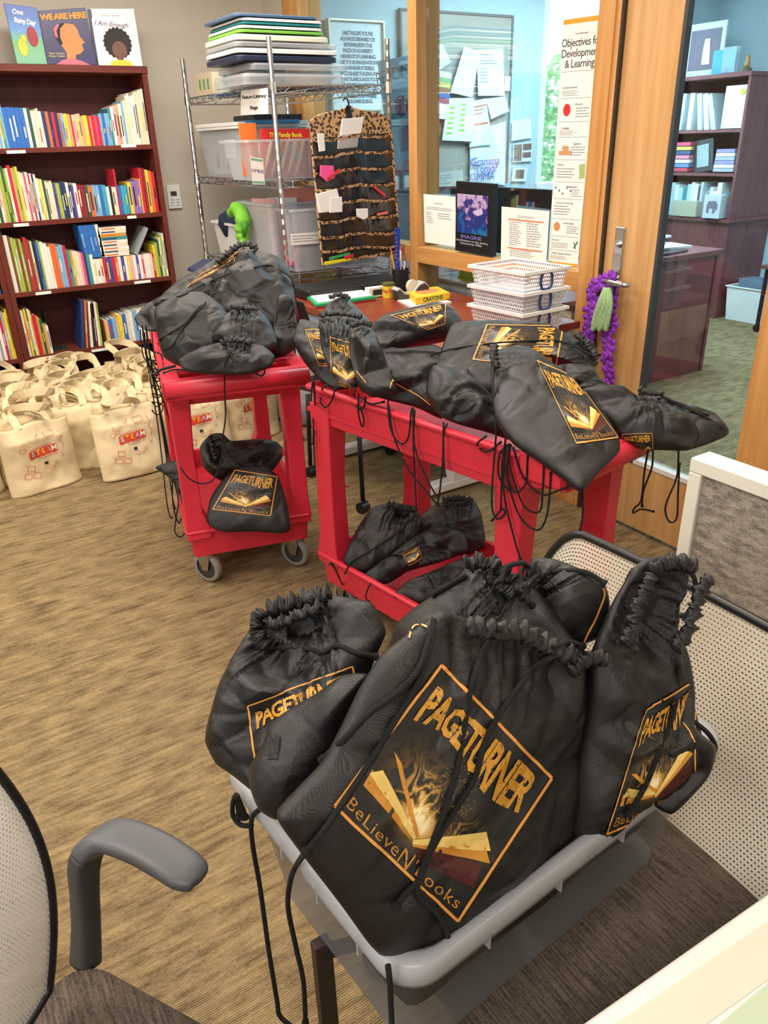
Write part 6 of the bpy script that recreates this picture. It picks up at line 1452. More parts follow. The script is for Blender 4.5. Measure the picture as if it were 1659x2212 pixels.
def bag(label, px, p0, nv, T, Tb=.05, necks=(), logo=None, seed=1, amp=1.0, group=None, K=150, R=34, center=None, detail=1, name='drawstring_bag', pl=None, base=None, hang=None, amp2=None, bulge=.55, mouth=None):
    if not detail: bulge = .62; T = T*1.15; amp = max(amp*1.25, .7)
    P0 = PZ(*p0)
    if isinstance(nv[0], (tuple, list)):
        a_, b_3 = PZ(*nv[0])-P0, PZ(*nv[1])-P0; n = a_.cross(b_3).normalized()
        if n.dot(CAM-P0) < 0: n = -n
    else: n = Vector(nv).normalized()
    def BP(x, y): d = ray(x, y); return CAM+d*((P0-CAM).dot(n)/d.dot(n))
    up = Vector((0, 0, 1)) if abs(n.z) < .85 else Vector((0, 1, 0))
    eu = up.cross(n).normalized(); ev = n.cross(eu)
    def to2(p): return Vector(((p-P0).dot(eu), (p-P0).dot(ev)))
    def to3(s, h): return P0+eu*s.x+ev*s.y+n*h
    O = [to2(BP(x, y)) for x, y in px]; O1 = resample(catmull(O, 8, True), K); O2 = resample(O, K); O = [a.lerp(b_, .45) for a, b_ in zip(O1, O2)]
    c = to2(BP(*center)) if center else sum(O, Vector((0, 0)))/len(O)
    nk = []
    for nn in necks:
        line = [to2(BP(x, y)) for x, y in nn[0]]; line = resample(catmull(line, 8), 40, False); nk.append(line)
    def neckd(s):
        best = (9, 0, 0)
        for line in nk:
            for i, q in enumerate(line):
                d = (q-s).length
                if d < best[0]: best = (d, i, line)
        return best
    mc = (to2(BP(mouth[0], mouth[1])), mouth[2], mouth[3]) if mouth else None
    def disp(s, r, side):
        v = Vector((s.x, s.y, 0)); w = Vector((noise.noise(v*9+Vector((seed*2.3, 0, side))), noise.noise(v*9+Vector((0, seed*1.7, side))), 0))*.05
        sk = Vector((v.x*.8+v.y*.5, v.y*1.15-v.x*.45, 0))+w*.7
        d1 = noise.voronoi(sk*4.6+Vector((seed*1.3, side*3, 0)), distance_metric='MANHATTAN')[0]; d2 = noise.voronoi(sk*11+Vector((seed*3, side, 1)), distance_metric='MANHATTAN')[0]
        a1 = abs(noise.noise((v+w)*8+Vector((seed, side*3, 0)))); lo = noise.noise(v*4+Vector((seed, 9, side)))
        h = (.040*(min(d1[1]-d1[0], .8)-.35)+.011*(d2[1]-d2[0]-.35)-.030*(a1-.2)+.015*lo)*amp
        if mc is not None and side > 0:
            e_ = (s-mc[0]); h -= mc[2]*math.exp(-(e_.length/mc[1])**2)
        if nk and side > 0:
            d, i, line = neckd(s)
            f_ = math.exp(-d/.05)
            h += f_*(.008*math.sin(i*1.35+2*noise.noise(v*20))+.006*math.sin(i*.6+seed)) - .5*T*math.exp(-(d/.03)**2)
        return h*(1-r**5)
    mb = MB(); J = {}
    for side in (1, -1):
        RR = R if side == 1 else max(8, R//2)
        TT = T if side == 1 else Tb
        rows = []
        for j in range(1, RR+(1 if side == 1 else 0)):
            r = (j/RR)**.85; row = []
            for k in range(K):
                s = c.lerp(O[k], r); h = side*TT*max(0, 1-r**2.4)**bulge+(disp(s, r, side) if side == 1 else -abs(disp(s, r, side))*.5)
                if side > 0: h = max(h, -Tb*.5)
                row.append(len(mb.v)); mb.v.append(to3(s, h))
            rows.append(row)
        J[side] = rows
        ci = len(mb.v); mb.v.append(to3(c, side*TT+(disp(c, 0, side) if side == 1 else 0)))
        for k in range(K): mb.f.append((ci, rows[0][k], rows[0][(k+1) % K]))
        for a, b_ in zip(rows, rows[1:]):
            for k in range(K): mb.f.append((a[k], b_[k], b_[(k+1) % K], a[(k+1) % K]))
    a, b_ = J[-1][-1], J[1][-1]
    for k in range(K): mb.f.append((a[k], b_[k], b_[(k+1) % K], a[(k+1) % K]))
    lowp = min(mb.v, key=lambda v: v.z); cc = to3(c, 0)
    root = thing(name, label, 'bag', (cc.x, cc.y, lowp.z), 0, group)
    fab = mb.build('fabric_body', M_BAG, root, smooth=True)
    bv = bvh_of(fab); BAGS.append(bv)
    rr_ = random.Random(seed)
    for line, nn in zip(nk, necks):
        hgt = nn[1]; rad = nn[2]; NL = 150
        pts = resample(line, NL, False); rows = []; L_ = sum((a-b_).length for a, b_ in zip(pts, pts[1:])); ph = 0
        for k, s in enumerate(pts):
            t2 = (pts[min(k+1, NL-1)]-pts[max(k-1, 0)]); t2 = t2.normalized() if t2.length else Vector((1, 0))
            nr = Vector((-t2.y, t2.x)); ph += (L_/NL)/.0135*2*PI*(.75+.5*noise.noise(Vector((k*.08, seed, 0))))
            w = math.sin(ph); w2 = noise.noise(Vector((k*.13, seed, 3)))
            base_h = hgt+rad*.35*w2
            row = []
            for i in range(14):
                a = 2*PI*i/14; rd = rad*.68*(1+.18*w*(.6+.4*math.cos(a))+.45*noise.noise(Vector((k*.21, math.cos(a)*1.3, math.sin(a)*1.3+seed))))
                endf = min(1, k/6, (NL-1-k)/6)**.5 if 0 < k < NL-1 else .15
                row.append(to3(s+nr*(math.cos(a)*rd*endf*1.15+.3*rad*w2+.12*rad*w*endf), base_h+math.sin(a)*rd*endf*.8))
            rows.append(row)
        hm = MB().rings(rows).build('gathered_hem', M_BAG, root, smooth=True); BAGS.append(bvh_of(hm))
    if logo:
        for q in (logo if isinstance(logo[0][0], (tuple, list)) else [logo]): bag_logo(root, fab, bv, q, detail)
    root['_bv'] = len(BAGS)-1
    return root
def cord(parent, pts, r=.0026, name='drawstring', n=8, lift=.004):
    """pts: world vectors, or (px, py, z) heights, or (px, py) laid on the nearest bag surface"""
    out = []; last = None
    for p in pts:
        if isinstance(p, Vector): q = p
        elif len(p) == 3 and isinstance(p[2], str): q = CSIDE(p[0], p[1], p[2])
        elif len(p) == 3: q = PZ(*p)
        else:
            q = hit(p[0], p[1], BAGS, lift)
            if q is None:
                d = ray(*p).normalized(); q = CAM+d*((last-CAM).length if last is not None else 1.5)
        out.append(q); last = q
    mb = MB().tube(catmull(out, n), r, 7)
    mb.tube([out[-1]-(out[-1]-out[-2]).normalized()*.006, out[-1]], r*1.5, 7)
    return mb.build(name, M_CORD, parent, smooth=True)
def bline(root, pts, w=2.2):
    """a printed border line followed over the bag surface"""
    pp = resample(catmull([Vector((x, y, 0)) for x, y in pts], 6), 40, False); mb = MB()
    for a, b_ in zip(pp, pp[1:]):
        d = (b_-a).normalized(); n = Vector((-d.y, d.x, 0))*w/2
        q = [hit(p.x, p.y, BAGS, .0022) for p in (a+n, b_+n, b_-n, a-n)]
        if all(q) and max((q[i]-q[i-1]).length for i in range(4)) < .05: mb.add(q, [(0, 1, 2, 3)])
    if mb.f: mb.build('border', M_BORDER, root)
def CSIDE(px, py, w):
    """points beside the hanging plane of a cart: 'L' the long side of the right cart, 'E' its handle end, 'S' left side of the small cart, 'F' its front"""
    if w[0] == 'S': o, a = Vector((.74, 2.85, 0)), Vector((.95, -.3, 0))
    elif w[0] == 'L': o, a = Vector((1.065, 2.2, 0)), Vector((.17, -.985, 0))
    elif w[0] == 'E': o, a = Vector((1.25, 1.18, 0)), Vector((.985, .17, 0))
    elif w[0] == 'S': o, a = Vector((.70, 2.52, 0)), Vector((.24, .97, 0))
    else: o, a = Vector((.90, 2.36, 0)), Vector((.97, -.24, 0))
    n = Vector((a.y, -a.x, 0)).normalized(); n = n if n.dot(CAM-o) > 0 else -n
    o = o+n*((.034 if w[0] == 'L' else .03 if w[0] == 'E' else .016)+(.01 if len(w) > 1 else 0)); d = ray(px, py)
    return CAM+d*((o-CAM).dot(n)/d.dot(n))
GB = 'black drawstring bags in the clear bin'; GC = 'black drawstring bags heaped on the right cart'; GD = 'black drawstring bags heaped on the left cart'; GL = 'black drawstring bags on the lower cart shelves'
NB = (-.62, -.42, .62)
# ---- in the clear bin
def PJ(x, y, z):
    w = Vector((x, y, z))-CAM; c = w.dot(CF); return (829.5+FPX*w.dot(CX)/c, 1106-FPX*w.dot(CU)/c)
fb1 = bag('black bag at the bottom of the clear bin, dark through its left half', [PJ(*v, .52) for v in [(.33, .86), (.325, .7), (.34, .53), (.45, .535), (.58, .55), (.59, .7), (.57, .87), (.45, .87)]], (*PJ(.45, .7, .52), .52), (0, 0, 1), .13, .07, seed=71, group=GB, R=20, K=80)
fb2 = bag('black bag at the bottom of the clear bin, dark through its right half', [PJ(*v, .52) for v in [(.60, .88), (.60, .7), (.60, .55), (.72, .56), (.85, .57), (.85, .72), (.83, .90), (.7, .89)]], (*PJ(.72, .7, .52), .52), (0, 0, 1), .13, .07, seed=72, group=GB, R=20, K=80)
b6 = bag('black bag deep at the right end of the clear bin, behind the tall open one', [(1460, 1365), (1490, 1420), (1502, 1500), (1500, 1570), (1548, 1615), (1530, 1680), (1450, 1760), (1380, 1700), (1400, 1500)], (1480, 1600, .78), (-.5, -.6, .5), .02, .02, seed=21, group=GB, R=18, K=90)
b4 = bag('round backed black bag at the rear of the clear bin', [(1150, 1206), (1200, 1208), (1262, 1232), (1306, 1262), (1318, 1310), (1290, 1380), (1210, 1400), (1150, 1340), (1132, 1250)], (1230, 1260, .98), (-.5, -.5, .5), .035, .05, necks=[([(1120, 1262), (1150, 1275), (1165, 1300)], .02, .010)], seed=22, group=GB, amp=.5, R=26, K=120)
b4b = bag('boxy black bag with an orange line down its right edge in the bin', [(1190, 1246), (1230, 1244), (1275, 1252), (1304, 1275), (1305, 1300), (1285, 1350), (1258, 1400), (1240, 1430), (1210, 1400), (1192, 1330), (1184, 1280)], (1240, 1300, .95), (-.55, -.55, .45), .035, .05, seed=23, group=GB, amp=.35, R=26, K=120)
b3 = bag('black bag directly behind the big front one, its gathered mouth rising at the back', [(1015, 1215), (1055, 1208), (1100, 1232), (1160, 1275), (1220, 1350), (1265, 1430), (1250, 1560), (1050, 1600), (880, 1560), (800, 1500), (838, 1400), (858, 1345), (905, 1305), (960, 1272), (995, 1240)], (1060, 1330, .95), (-.62, -.5, .5), .05, .05, necks=[([(1012, 1222), (1045, 1216), (1080, 1228), (1110, 1258), (1148, 1290)], .035, .014), ([(1060, 1240), (1085, 1262), (1120, 1290)], .05, .010)], seed=24, group=GB, R=40, K=200)
b5 = bag('tall black bag with open mouth at the right of the clear bin', [(1372, 1222), (1400, 1206), (1440, 1202), (1478, 1212), (1482, 1245), (1468, 1290), (1460, 1340), (1466, 1400), (1485, 1470), (1498, 1540), (1502, 1600), (1489, 1676), (1420, 1722), (1364, 1755), (1300, 1815), (1246, 1866), (1228, 1800), (1240, 1690), (1262, 1580), (1276, 1480), (1288, 1400), (1316, 1330), (1340, 1280), (1358, 1250)], (1300, 1850, .64), [(1440, 1210, 1.02), (1495, 1600, .75)], .045, .04, necks=[([(1375, 1228), (1362, 1262), (1342, 1300), (1335, 1345), (1310, 1380)], .03, .012), ([(1380, 1225), (1410, 1212), (1445, 1208), (1478, 1222)], .02, .012), ([(1476, 1230), (1452, 1262), (1440, 1300), (1425, 1345), (1395, 1380)], .05, .013)], logo=[(1395, 1532), (1500, 1470), (1500, 1720), (1310, 1800)], seed=25, group=GB, R=46, K=220, center=(1385, 1560), mouth=(1405, 1305, .032, .10))
b2 = bag('black bag with a wide gathered mouth at the left end of the clear bin', [(592, 1316), (640, 1298), (700, 1284), (750, 1290), (803, 1302), (822, 1335), (834, 1366), (818, 1405), (800, 1450), (790, 1520), (740, 1600), (690, 1690), (620, 1760), (560, 1720), (510, 1680), (468, 1650), (446, 1602), (455, 1555), (480, 1470), (505, 1418), (545, 1355)], (640, 1520, .86), (-.55, -.5, .6), .055, .05, necks=[([(588, 1322), (575, 1350), (580, 1380), (600, 1405)], .035, .013), ([(592, 1320), (630, 1312), (680, 1298), (730, 1288)], .03, .014), ([(608, 1356), (640, 1350), (675, 1335), (720, 1318)], .05, .010)], logo=[(536, 1524), (760, 1440), (790, 1600), (560, 1700)], seed=26, group=GB, R=46, K=220, mouth=(645, 1338, .024, .07))
b2b = bag('flat folded black bag with a woven tag, wedged between the left and the front bag', [(793, 1456), (780, 1500), (748, 1560), (718, 1625), (690, 1680), (640, 1730), (600, 1772), (560, 1750), (540, 1700), (541, 1655), (570, 1600), (582, 1565), (620, 1535), (680, 1500), (740, 1458)], (650, 1630, .895), (-.5, -.6, .55), .03, .03, seed=27, group=GB, amp=.45, R=28, K=140)
tg = hit(592, 1600, BAGS, .003)
q = [hit(x, y, BAGS, .0018) for x, y in [(580, 1588), (606, 1590), (600, 1640), (580, 1640)]]
if all(q): MB().hexa([p-Vector((0, 0, .002)) for p in q], q).build('woven_tag', mat('ribbed_black_tag', '1c1c1e', .7, bump=.8, bscale=400), b2b)
b1 = bag('big black bag in front in the clear bin, its open book print facing the viewer', [(950, 1322), (990, 1330), (1060, 1345), (1110, 1352), (1170, 1372), (1215, 1388), (1262, 1402), (1272, 1450), (1276, 1560), (1280, 1640), (1270, 1740), (1240, 1850), (1205, 1922), (1150, 1968), (1100, 2005), (1040, 2040), (971, 2075), (905, 2104), (850, 2090), (798, 2040), (740, 1960), (690, 1895), (640, 1830), (598, 1765), (640, 1715), (700, 1650), (742, 1570), (785, 1480), (830, 1412), (880, 1372), (920, 1345)], (900, 2095, .65), [(1080, 1350, 1.0), (1262, 1640, .765)], .042, .05, necks=[([(952, 1332), (985, 1342), (1030, 1348), (1075, 1352), (1110, 1372), (1150, 1392), (1190, 1398)], .045, .014), ([(1180, 1440), (1205, 1418), (1235, 1405), (1262, 1412)], .04, .012)], logo=[(952, 1437), (1190, 1680), (988, 1988), (722, 1741)], seed=28, group=GB, R=64, K=280, amp=.6, center=(970, 1700))
# ---- heaped on the right cart
NC = (-.45, -.62, .65)
c10 = bag('blue glinting black bag at the far right, hanging over the cart end', [(1395, 850), (1440, 862), (1500, 880), (1545, 895), (1576, 935), (1540, 955), (1480, 972), (1430, 940), (1380, 900)], (1480, 920, .875), (-.2, -.45, .87), .03, .03, seed=31, group=GC, R=22, K=110, detail=0, amp=.5)
c9 = bag('black bag lying on the cart end beside the blue glinting one', [(1250, 845), (1290, 836), (1340, 835), (1375, 855), (1410, 862), (1450, 880), (1490, 905), (1512, 940), (1490, 972), (1440, 972), (1390, 968), (1340, 945), (1290, 900)], (1380, 910, .90), (-.3, -.6, .75), .045, .04, necks=[([(1370, 852), (1395, 862), (1425, 862)], .03, .010)], logo=[(1345, 938), (1408, 936), (1412, 990), (1345, 990)], seed=32, group=GC, R=26, K=130, detail=0, amp=.7)
c11 = bag('dark rumpled bag behind the standing bag at the cart end', [(1185, 795), (1230, 785), (1280, 792), (1295, 820), (1340, 850), (1290, 880), (1230, 860), (1180, 830)], (1240, 830, .95), (-.4, -.6, .6), .03, .04, seed=33, group=GC, R=18, K=90, detail=0)
c5 = bag('black bag low in the middle of the right cart heap', [(800, 745), (870, 752), (940, 745), (992, 780), (1000, 830), (965, 870), (955, 905), (900, 880), (830, 862), (780, 845), (765, 800)], (880, 820, .925), NC, .05, .05, seed=34, group=GC, R=26, K=130, detail=0)
c6b = bag('black bag under the big flat one in the right cart heap', [(935, 790), (1000, 800), (1060, 850), (1110, 900), (1125, 955), (1060, 935), (1000, 918), (950, 898), (920, 850)], (1020, 870, .92), NC, .04, .05, seed=35, group=GC, R=24, K=120, detail=0)
c1 = bag('grey sheened black bag at the far left corner of the right cart', [(648, 690), (690, 700), (730, 740), (770, 800), (765, 835), (725, 842), (690, 820), (655, 780), (632, 735)], (700, 780, .92), NC, .03, .05, seed=36, group=GC, R=24, K=120, logo=[(660, 712), (720, 712), (740, 790), (690, 790)], detail=0, amp=.6)
c2 = bag('tall pointed black bag behind the two gathered ones on the right cart', [(708, 655), (735, 641), (752, 646), (772, 665), (800, 695), (812, 740), (780, 790), (730, 790), (695, 740), (690, 690)], (750, 720, 1.0), NC, .035, .05, necks=[([(712, 650), (735, 643), (758, 652)], .02, .010)], seed=37, group=GC, R=26, K=120, detail=0, amp=.8)
c3 = bag('black bag with gold letters partly showing at the left of the right cart heap', [(690, 688), (730, 686), (765, 690), (792, 712), (800, 760), (790, 810), (770, 838), (738, 834), (712, 800), (694, 750)], (745, 760, .985), NC, .045, .05, necks=[([(692, 692), (720, 687), (750, 688), (785, 695)], .03, .011)], seed=38, group=GC, R=28, K=130, logo=[(714, 728), (778, 748), (776, 850), (716, 820)], detail=0)
c3b = bag('small gathered black bag right of the one with gold letters', [(760, 712), (790, 705), (812, 722), (838, 790), (860, 850), (800, 858), (770, 820), (755, 760)], (800, 790, .975), NC, .035, .04, necks=[([(760, 714), (782, 705), (805, 712)], .025, .010)], seed=39, group=GC, R=22, K=110, detail=0)
c4 = bag('black bag lying high on the heap with its print bent over the top', [(765, 770), (780, 735), (806, 700), (830, 682), (880, 668), (950, 655), (982, 668), (1000, 700), (970, 730), (905, 742), (850, 765), (820, 785), (780, 788)], (880, 720, 1.03), (-.4, -.55, .72), .05, .05, seed=40, group=GC, R=30, K=140, logo=[(845, 682), (962, 655), (960, 700), (925, 712)], detail=0, amp=.7)
c6 = bag('flat black bag lying on top of the heap with the book print turned sideways', [(978, 700), (1040, 696), (1110, 696), (1180, 700), (1230, 725), (1280, 755), (1293, 785), (1262, 800), (1215, 790), (1180, 790), (1120, 800), (1062, 855), (1010, 850), (960, 838), (925, 826), (945, 780), (962, 730)], (1100, 760, 1.0), (-.35, -.5, .8), .045, .05, necks=[([(1240, 735), (1268, 760), (1286, 790)], .03, .013)], logo=[(1216, 705), (1200, 795), (1022, 777), (1052, 702)], seed=41, group=GC, R=36, K=170, detail=1, amp=.5)
c7 = bag('black bag standing at the cart end with its lower corner hanging over the red rim', [(1063, 762), (1100, 752), (1140, 752), (1172, 772), (1215, 805), (1262, 850), (1305, 895), (1336, 945), (1338, 975), (1300, 1015), (1257, 1060), (1215, 1030), (1160, 990), (1110, 955), (1070, 905), (1060, 830)], (1257, 1060, .83), [(1100, 760, 1.04), (1330, 960, .885)], .045, .05, necks=[([(1064, 765), (1062, 790), (1070, 815)], .03, .011)], logo=[(1160, 780), (1240, 815), (1334, 945), (1245, 958)], seed=42, group=GC, R=44, K=190, amp=.6)
# ---- heaped on the left cart
a1 = bag('large black bag at the back of the left cart heap, mouth gathered at the top', [(490, 545), (530, 532), (565, 545), (600, 555), (625, 585), (638, 640), (640, 700), (625, 765), (560, 775), (480, 700), (400, 660), (330, 660), (380, 610), (440, 575)], (540, 650, 1.04), (-.3, -.65, .6), .06, .06, necks=[([(470, 580), (500, 556), (530, 540), (560, 552)], .04, .014)], logo=[(436, 590), (512, 548), (506, 566), (402, 622)], seed=51, group=GD, R=36, K=170, detail=0)
a1b = bag('narrow black bag at the right side of the left cart heap', [(600, 640), (632, 640), (642, 700), (640, 750), (610, 772), (590, 740)], (618, 710, .97), (-.2, -.8, .4), .02, .04, seed=56, group=GD, R=14, K=80, detail=0)
a2b = bag('black bag whose corner sticks out at the left edge of the left cart', [(290, 688), (318, 655), (370, 632), (420, 635), (420, 690), (350, 715), (310, 712)], (350, 670, 1.0), (-.4, -.5, .7), .025, .04, seed=55, group=GD, R=20, K=100, detail=0)
a2 = bag('smooth grey blue glinting black bag at the left of the left cart heap', [(335, 668), (385, 636), (440, 632), (480, 660), (500, 700), (480, 750), (440, 790), (390, 792), (352, 770), (338, 715)], (410, 720, .985), (-.45, -.62, .6), .06, .05, seed=52, group=GD, R=32, K=150, amp=.35, detail=0)
a3 = bag('black bag with a pleated mouth in the middle of the left cart heap', [(500, 672), (535, 660), (570, 678), (588, 705), (600, 745), (570, 765), (490, 755), (442, 740), (455, 705), (478, 685)], (520, 715, .99), (-.35, -.65, .6), .05, .05, necks=[([(500, 672), (530, 674), (560, 676)], .03, .010)], seed=53, group=GD, R=28, K=140, detail=0, amp=.7)
a4 = bag('flat black bag in front on the left cart, its mouth a tight knot of folds', [(385, 778), (420, 758), (470, 742), (520, 738), (570, 748), (594, 770), (585, 792), (545, 806), (490, 808), (430, 806), (395, 798)], (490, 778, .925), (-.3, -.6, .7), .035, .035, necks=[([(478, 752), (500, 745), (525, 746), (545, 752)], .03, .014)], seed=54, group=GD, R=26, K=140, detail=0, amp=.6)
# ---- lower shelves
a6 = bag('black bag at the back of the left cart lower shelf', [(432, 965), (455, 938), (480, 936), (500, 952), (560, 948), (598, 955), (614, 978), (595, 1010), (560, 1040), (480, 1040), (440, 1010)], (520, 990, .42), (-.3, -.7, .5), .05, .05, necks=[([(455, 945), (462, 975), (470, 1000)], .03, .012)], seed=61, group=GL, R=24, K=120, detail=0)
a7 = bag('black bag poking out of the left side of the left cart lower shelf', [(335, 1010), (365, 998), (395, 990), (420, 1010), (420, 1080), (392, 1085), (375, 1040)], (385, 1030, .42), (-.5, -.6, .4), .02, .04, seed=62, group=GL, R=16, K=80, detail=0)
a5 = bag('black bag facing out of the left cart lower shelf with its full print showing', [(512, 1012), (545, 1008), (580, 1012), (602, 1030), (618, 1080), (628, 1140), (610, 1152), (545, 1148), (490, 1150), (462, 1142), (446, 1124), (455, 1075), (478, 1040)], (540, 1080, .36), (-.32, -.78, .45), .03, .05, logo=[(508, 1016), (598, 1030), (584, 1114), (460, 1100)], seed=63, group=GL, R=34, K=170, amp=.35)
l3 = bag('black bag at the back of the right cart lower shelf', [(900, 1130), (930, 1095), (975, 1078), (1020, 1078), (1040, 1110), (1048, 1180), (1000, 1200), (930, 1190)], (980, 1135, .33), (-.45, -.62, .6), .04, .05, necks=[([(955, 1085), (990, 1080), (1022, 1085)], .03, .012)], seed=64, group=GL, R=24, K=110, detail=0)
l1 = bag('upright black bag with open mouth at the left of the right cart lower shelf', [(742, 1215), (752, 1180), (778, 1130), (805, 1095), (850, 1086), (895, 1095), (912, 1130), (900, 1170), (862, 1210), (820, 1235), (785, 1245)], (820, 1165, .33), (-.5, -.62, .55), .045, .05, necks=[([(838, 1090), (865, 1098), (905, 1104)], .03, .013)], seed=65, group=GL, R=28, K=130, detail=0, amp=.6, mouth=(868, 1112, .03, .06))
l2 = bag('long black bag with a glimpse of gold on the right cart lower shelf', [(788, 1240), (830, 1205), (890, 1160), (950, 1135), (1000, 1150), (1010, 1190), (950, 1215), (880, 1235), (840, 1260), (800, 1262)], (900, 1200, .30), (-.45, -.6, .65), .035, .04, seed=66, group=GL, R=26, K=130, logo=[(868, 1196), (902, 1180), (912, 1206), (884, 1222)], detail=0)
l4 = bag('black bag lying in front near the big leg on the right cart lower shelf', [(850, 1290), (880, 1255), (930, 1235), (1000, 1205), (1045, 1200), (1050, 1250), (1000, 1275), (940, 1300), (900, 1310)], (950, 1260, .28), (-.45, -.6, .65), .035, .03, necks=[([(905, 1222), (935, 1212), (960, 1208)], .03, .012)], seed=67, group=GL, R=26, K=130, detail=0)
fl = bag('black bag slumped on the carpet behind the right cart', [(1195, 1200), (1225, 1182), (1250, 1180), (1262, 1200), (1258, 1225), (1200, 1228)], (1230, 1205, .08), (-.3, -.6, .7), .03, .03, seed=68, R=14, K=70, detail=0)
# ---- cords
for root, lst in {
 'b1': (b1, [[(938, 1342), (918, 1400), (898, 1450), (855, 1495), (790, 1545), (740, 1600), (690, 1640)],
        [(938, 1342), (925, 1400), (895, 1480), (850, 1555), (800, 1640), (745, 1720), (700, 1785), (660, 1835)],
        [(1080, 1358), (1040, 1410), (1015, 1475), (1000, 1560), (985, 1660), (960, 1740), (930, 1820), (905, 1890), (872, 1925), (850, 1960)],
        [(1255, 1400), (1190, 1415), (1140, 1460), (1085, 1530), (1045, 1600), (1020, 1680), (980, 1745), (940, 1810), (905, 1880), (900, 1930), (935, 1965), (960, 2000), (965, 2030)],
        [(1195, 1400), (1230, 1392), (1255, 1400)]]),
 'b3': (b3, [[(1010, 1245), (960, 1275), (935, 1290)], [(1060, 1268), (1090, 1300), (1075, 1330)], [(1085, 1262), (1098, 1230), (1120, 1217), (1140, 1222), (1128, 1250), (1135, 1290), (1150, 1310)], [(1130, 1270), (1160, 1240), (1200, 1232), (1260, 1240), (1310, 1262)]]),
 'b2': (b2, [[(605, 1400), (660, 1405), (700, 1408), (725, 1400), (770, 1412), (808, 1416)]]),
 'c6': (c6, [[(1285, 770), (1210, 740), (1120, 738), (1050, 745), (980, 755), (930, 770)]]),
 'a2': (a2, [[(455, 640), (430, 665), (400, 700), (370, 720), (345, 735)], [(470, 620), (440, 660), (400, 705), (375, 745), (355, 755)], [(380, 790), (345, 800), (335, 812)]]),
 'a1': (a1, [[(548, 580), (580, 574), (610, 588), (632, 608), (640, 660), (636, 700)], [(500, 590), (440, 615), (395, 640), (350, 650)]]),
 'c9': (c9, [[(1420, 862), (1460, 872), (1500, 890), (1530, 900)], [(1428, 858), (1470, 880), (1520, 902), (1560, 925)]]),
 'l1': (l1, [[(900, 1110), (860, 1150), (800, 1190), (760, 1215), (745, 1240)], [(905, 1108), (880, 1160), (820, 1200)]]),
}.values():
    for pts in lst: cord(root, pts, .0037 if root in (b1, b2, b3) else .0026)
bline(b4b, [(1301, 1272), (1303, 1290), (1285, 1335), (1268, 1370), (1252, 1402)], 4)
bline(b3, [(884, 1380), (890, 1362), (902, 1350), (922, 1356)], 4)
bline(b6, [(1476, 1562), (1490, 1582), (1500, 1602)], 2.5)
bline(c5, [(846, 822), (870, 836), (905, 855), (935, 878)], 2); bline(c5, [(848, 820), (842, 838)], 2)
bline(c3b, [(772, 802), (782, 815), (792, 828)], 2)
bline(a1, [(498, 556), (508, 548), (514, 544)], 3)
# cords hanging over the rims
cord(b1, [Vector(hit(660, 1835, BAGS, .004) or PZ(660, 1835, .7)), PZ(640, 1870, .70), PZ(628, 1900, .68), PZ(622, 1960, .60), PZ(640, 2050, .52), PZ(655, 2120, .46), PZ(660, 2212, .38)], .0037)
cord(b2b, [PZ(610, 1735, .72), PZ(575, 1742, .715), PZ(545, 1765, .68), PZ(545, 1820, .62), PZ(562, 1920, .54), PZ(580, 2050, .44), PZ(598, 2160, .36), PZ(605, 2195, .34), PZ(640, 2225, .33)], .0037)
cord(b2b, [PZ(545, 1783, .66), PZ(520, 1782, .65), PZ(503, 1760, .66), PZ(504, 1730, .69), PZ(512, 1718, .70)], .0037)
for dx in (0, 8, 16): cord(b2b, [PZ(512, 1718, .70), PZ(514+dx*.6, 1745, .675), PZ(516+dx, 1768, .655)], .0035)
cord(b1, [PZ(838, 2085, .71), PZ(842, 2120, .69), PZ(845, 2180, .62), PZ(848, 2240, .55)], .0037)
cord(b5, [(1478, 1222), PZ(1500, 1250, .97), PZ(1502, 1300, .93), PZ(1480, 1328, .92), PZ(1450, 1330, .93)], .0037)
cord(b5, [PZ(1472, 1255, .96), PZ(1462, 1262, .95), PZ(1452, 1285, .94)], .0037)
cord(b5, [(1464, 1440), (1452, 1540), (1420, 1620), (1390, 1690), (1350, 1760)], .0037)
cord(b6, [PZ(1500, 1560, .80), PZ(1530, 1585, .77), PZ(1545, 1615, .75), PZ(1528, 1640, .74)], .0037)
def hang(root, *lists, r=.0026):
    for pts in lists: cord(root, pts, r)
hang(c1, [(676, 826), (672, 860, 'L'), (677, 920, 'L'), (676, 960, 'L')], [(678, 824), (680, 870, 'L'), (678, 950, 'L'), (680, 1010, 'L')],
     [(705, 832), (695, 842, 'L'), (692, 866, 'L'), (702, 880, 'L'), (715, 868, 'L'), (724, 840, 'L')])
hang(c3, [(768, 840), (765, 855, 'L'), (772, 882, 'L'), (785, 880, 'L'), (790, 858, 'L')], [(775, 850, 'L'), (774, 890, 'L'), (782, 922, 'L'), (786, 905, 'L'), (778, 880, 'L')], [(780, 858, 'L'), (800, 872, 'L'), (830, 868, 'L')])
hang(c5, [(845, 800), (838, 870, 'L'), (845, 930, 'L'), (865, 958, 'L'), (882, 945, 'L'), (888, 890, 'L'), (893, 880)], [(840, 875, 'L'), (850, 940, 'L'), (880, 1010, 'L'), (920, 1060, 'L'), (948, 1095, 'L')],
     [(892, 885, 'L'), (893, 960, 'L'), (897, 1050, 'L'), (900, 1110, 'L')], [(896, 885, 'L'), (895, 960, 'L'), (920, 1030, 'L'), (945, 1075, 'L')], [(958, 912, 'L'), (956, 1000, 'L'), (950, 1060, 'L'), (945, 1090, 'L')], [(966, 915, 'L'), (958, 940, 'L'), (959, 1000, 'L'), (962, 1030, 'L')])
hang(c6b, [(1050, 942), (1030, 960, 'L'), (1045, 975, 'L'), (1060, 972, 'L'), (1082, 955, 'L')], [(1010, 800), (1040, 850), (1020, 880), (990, 890), (950, 880)])
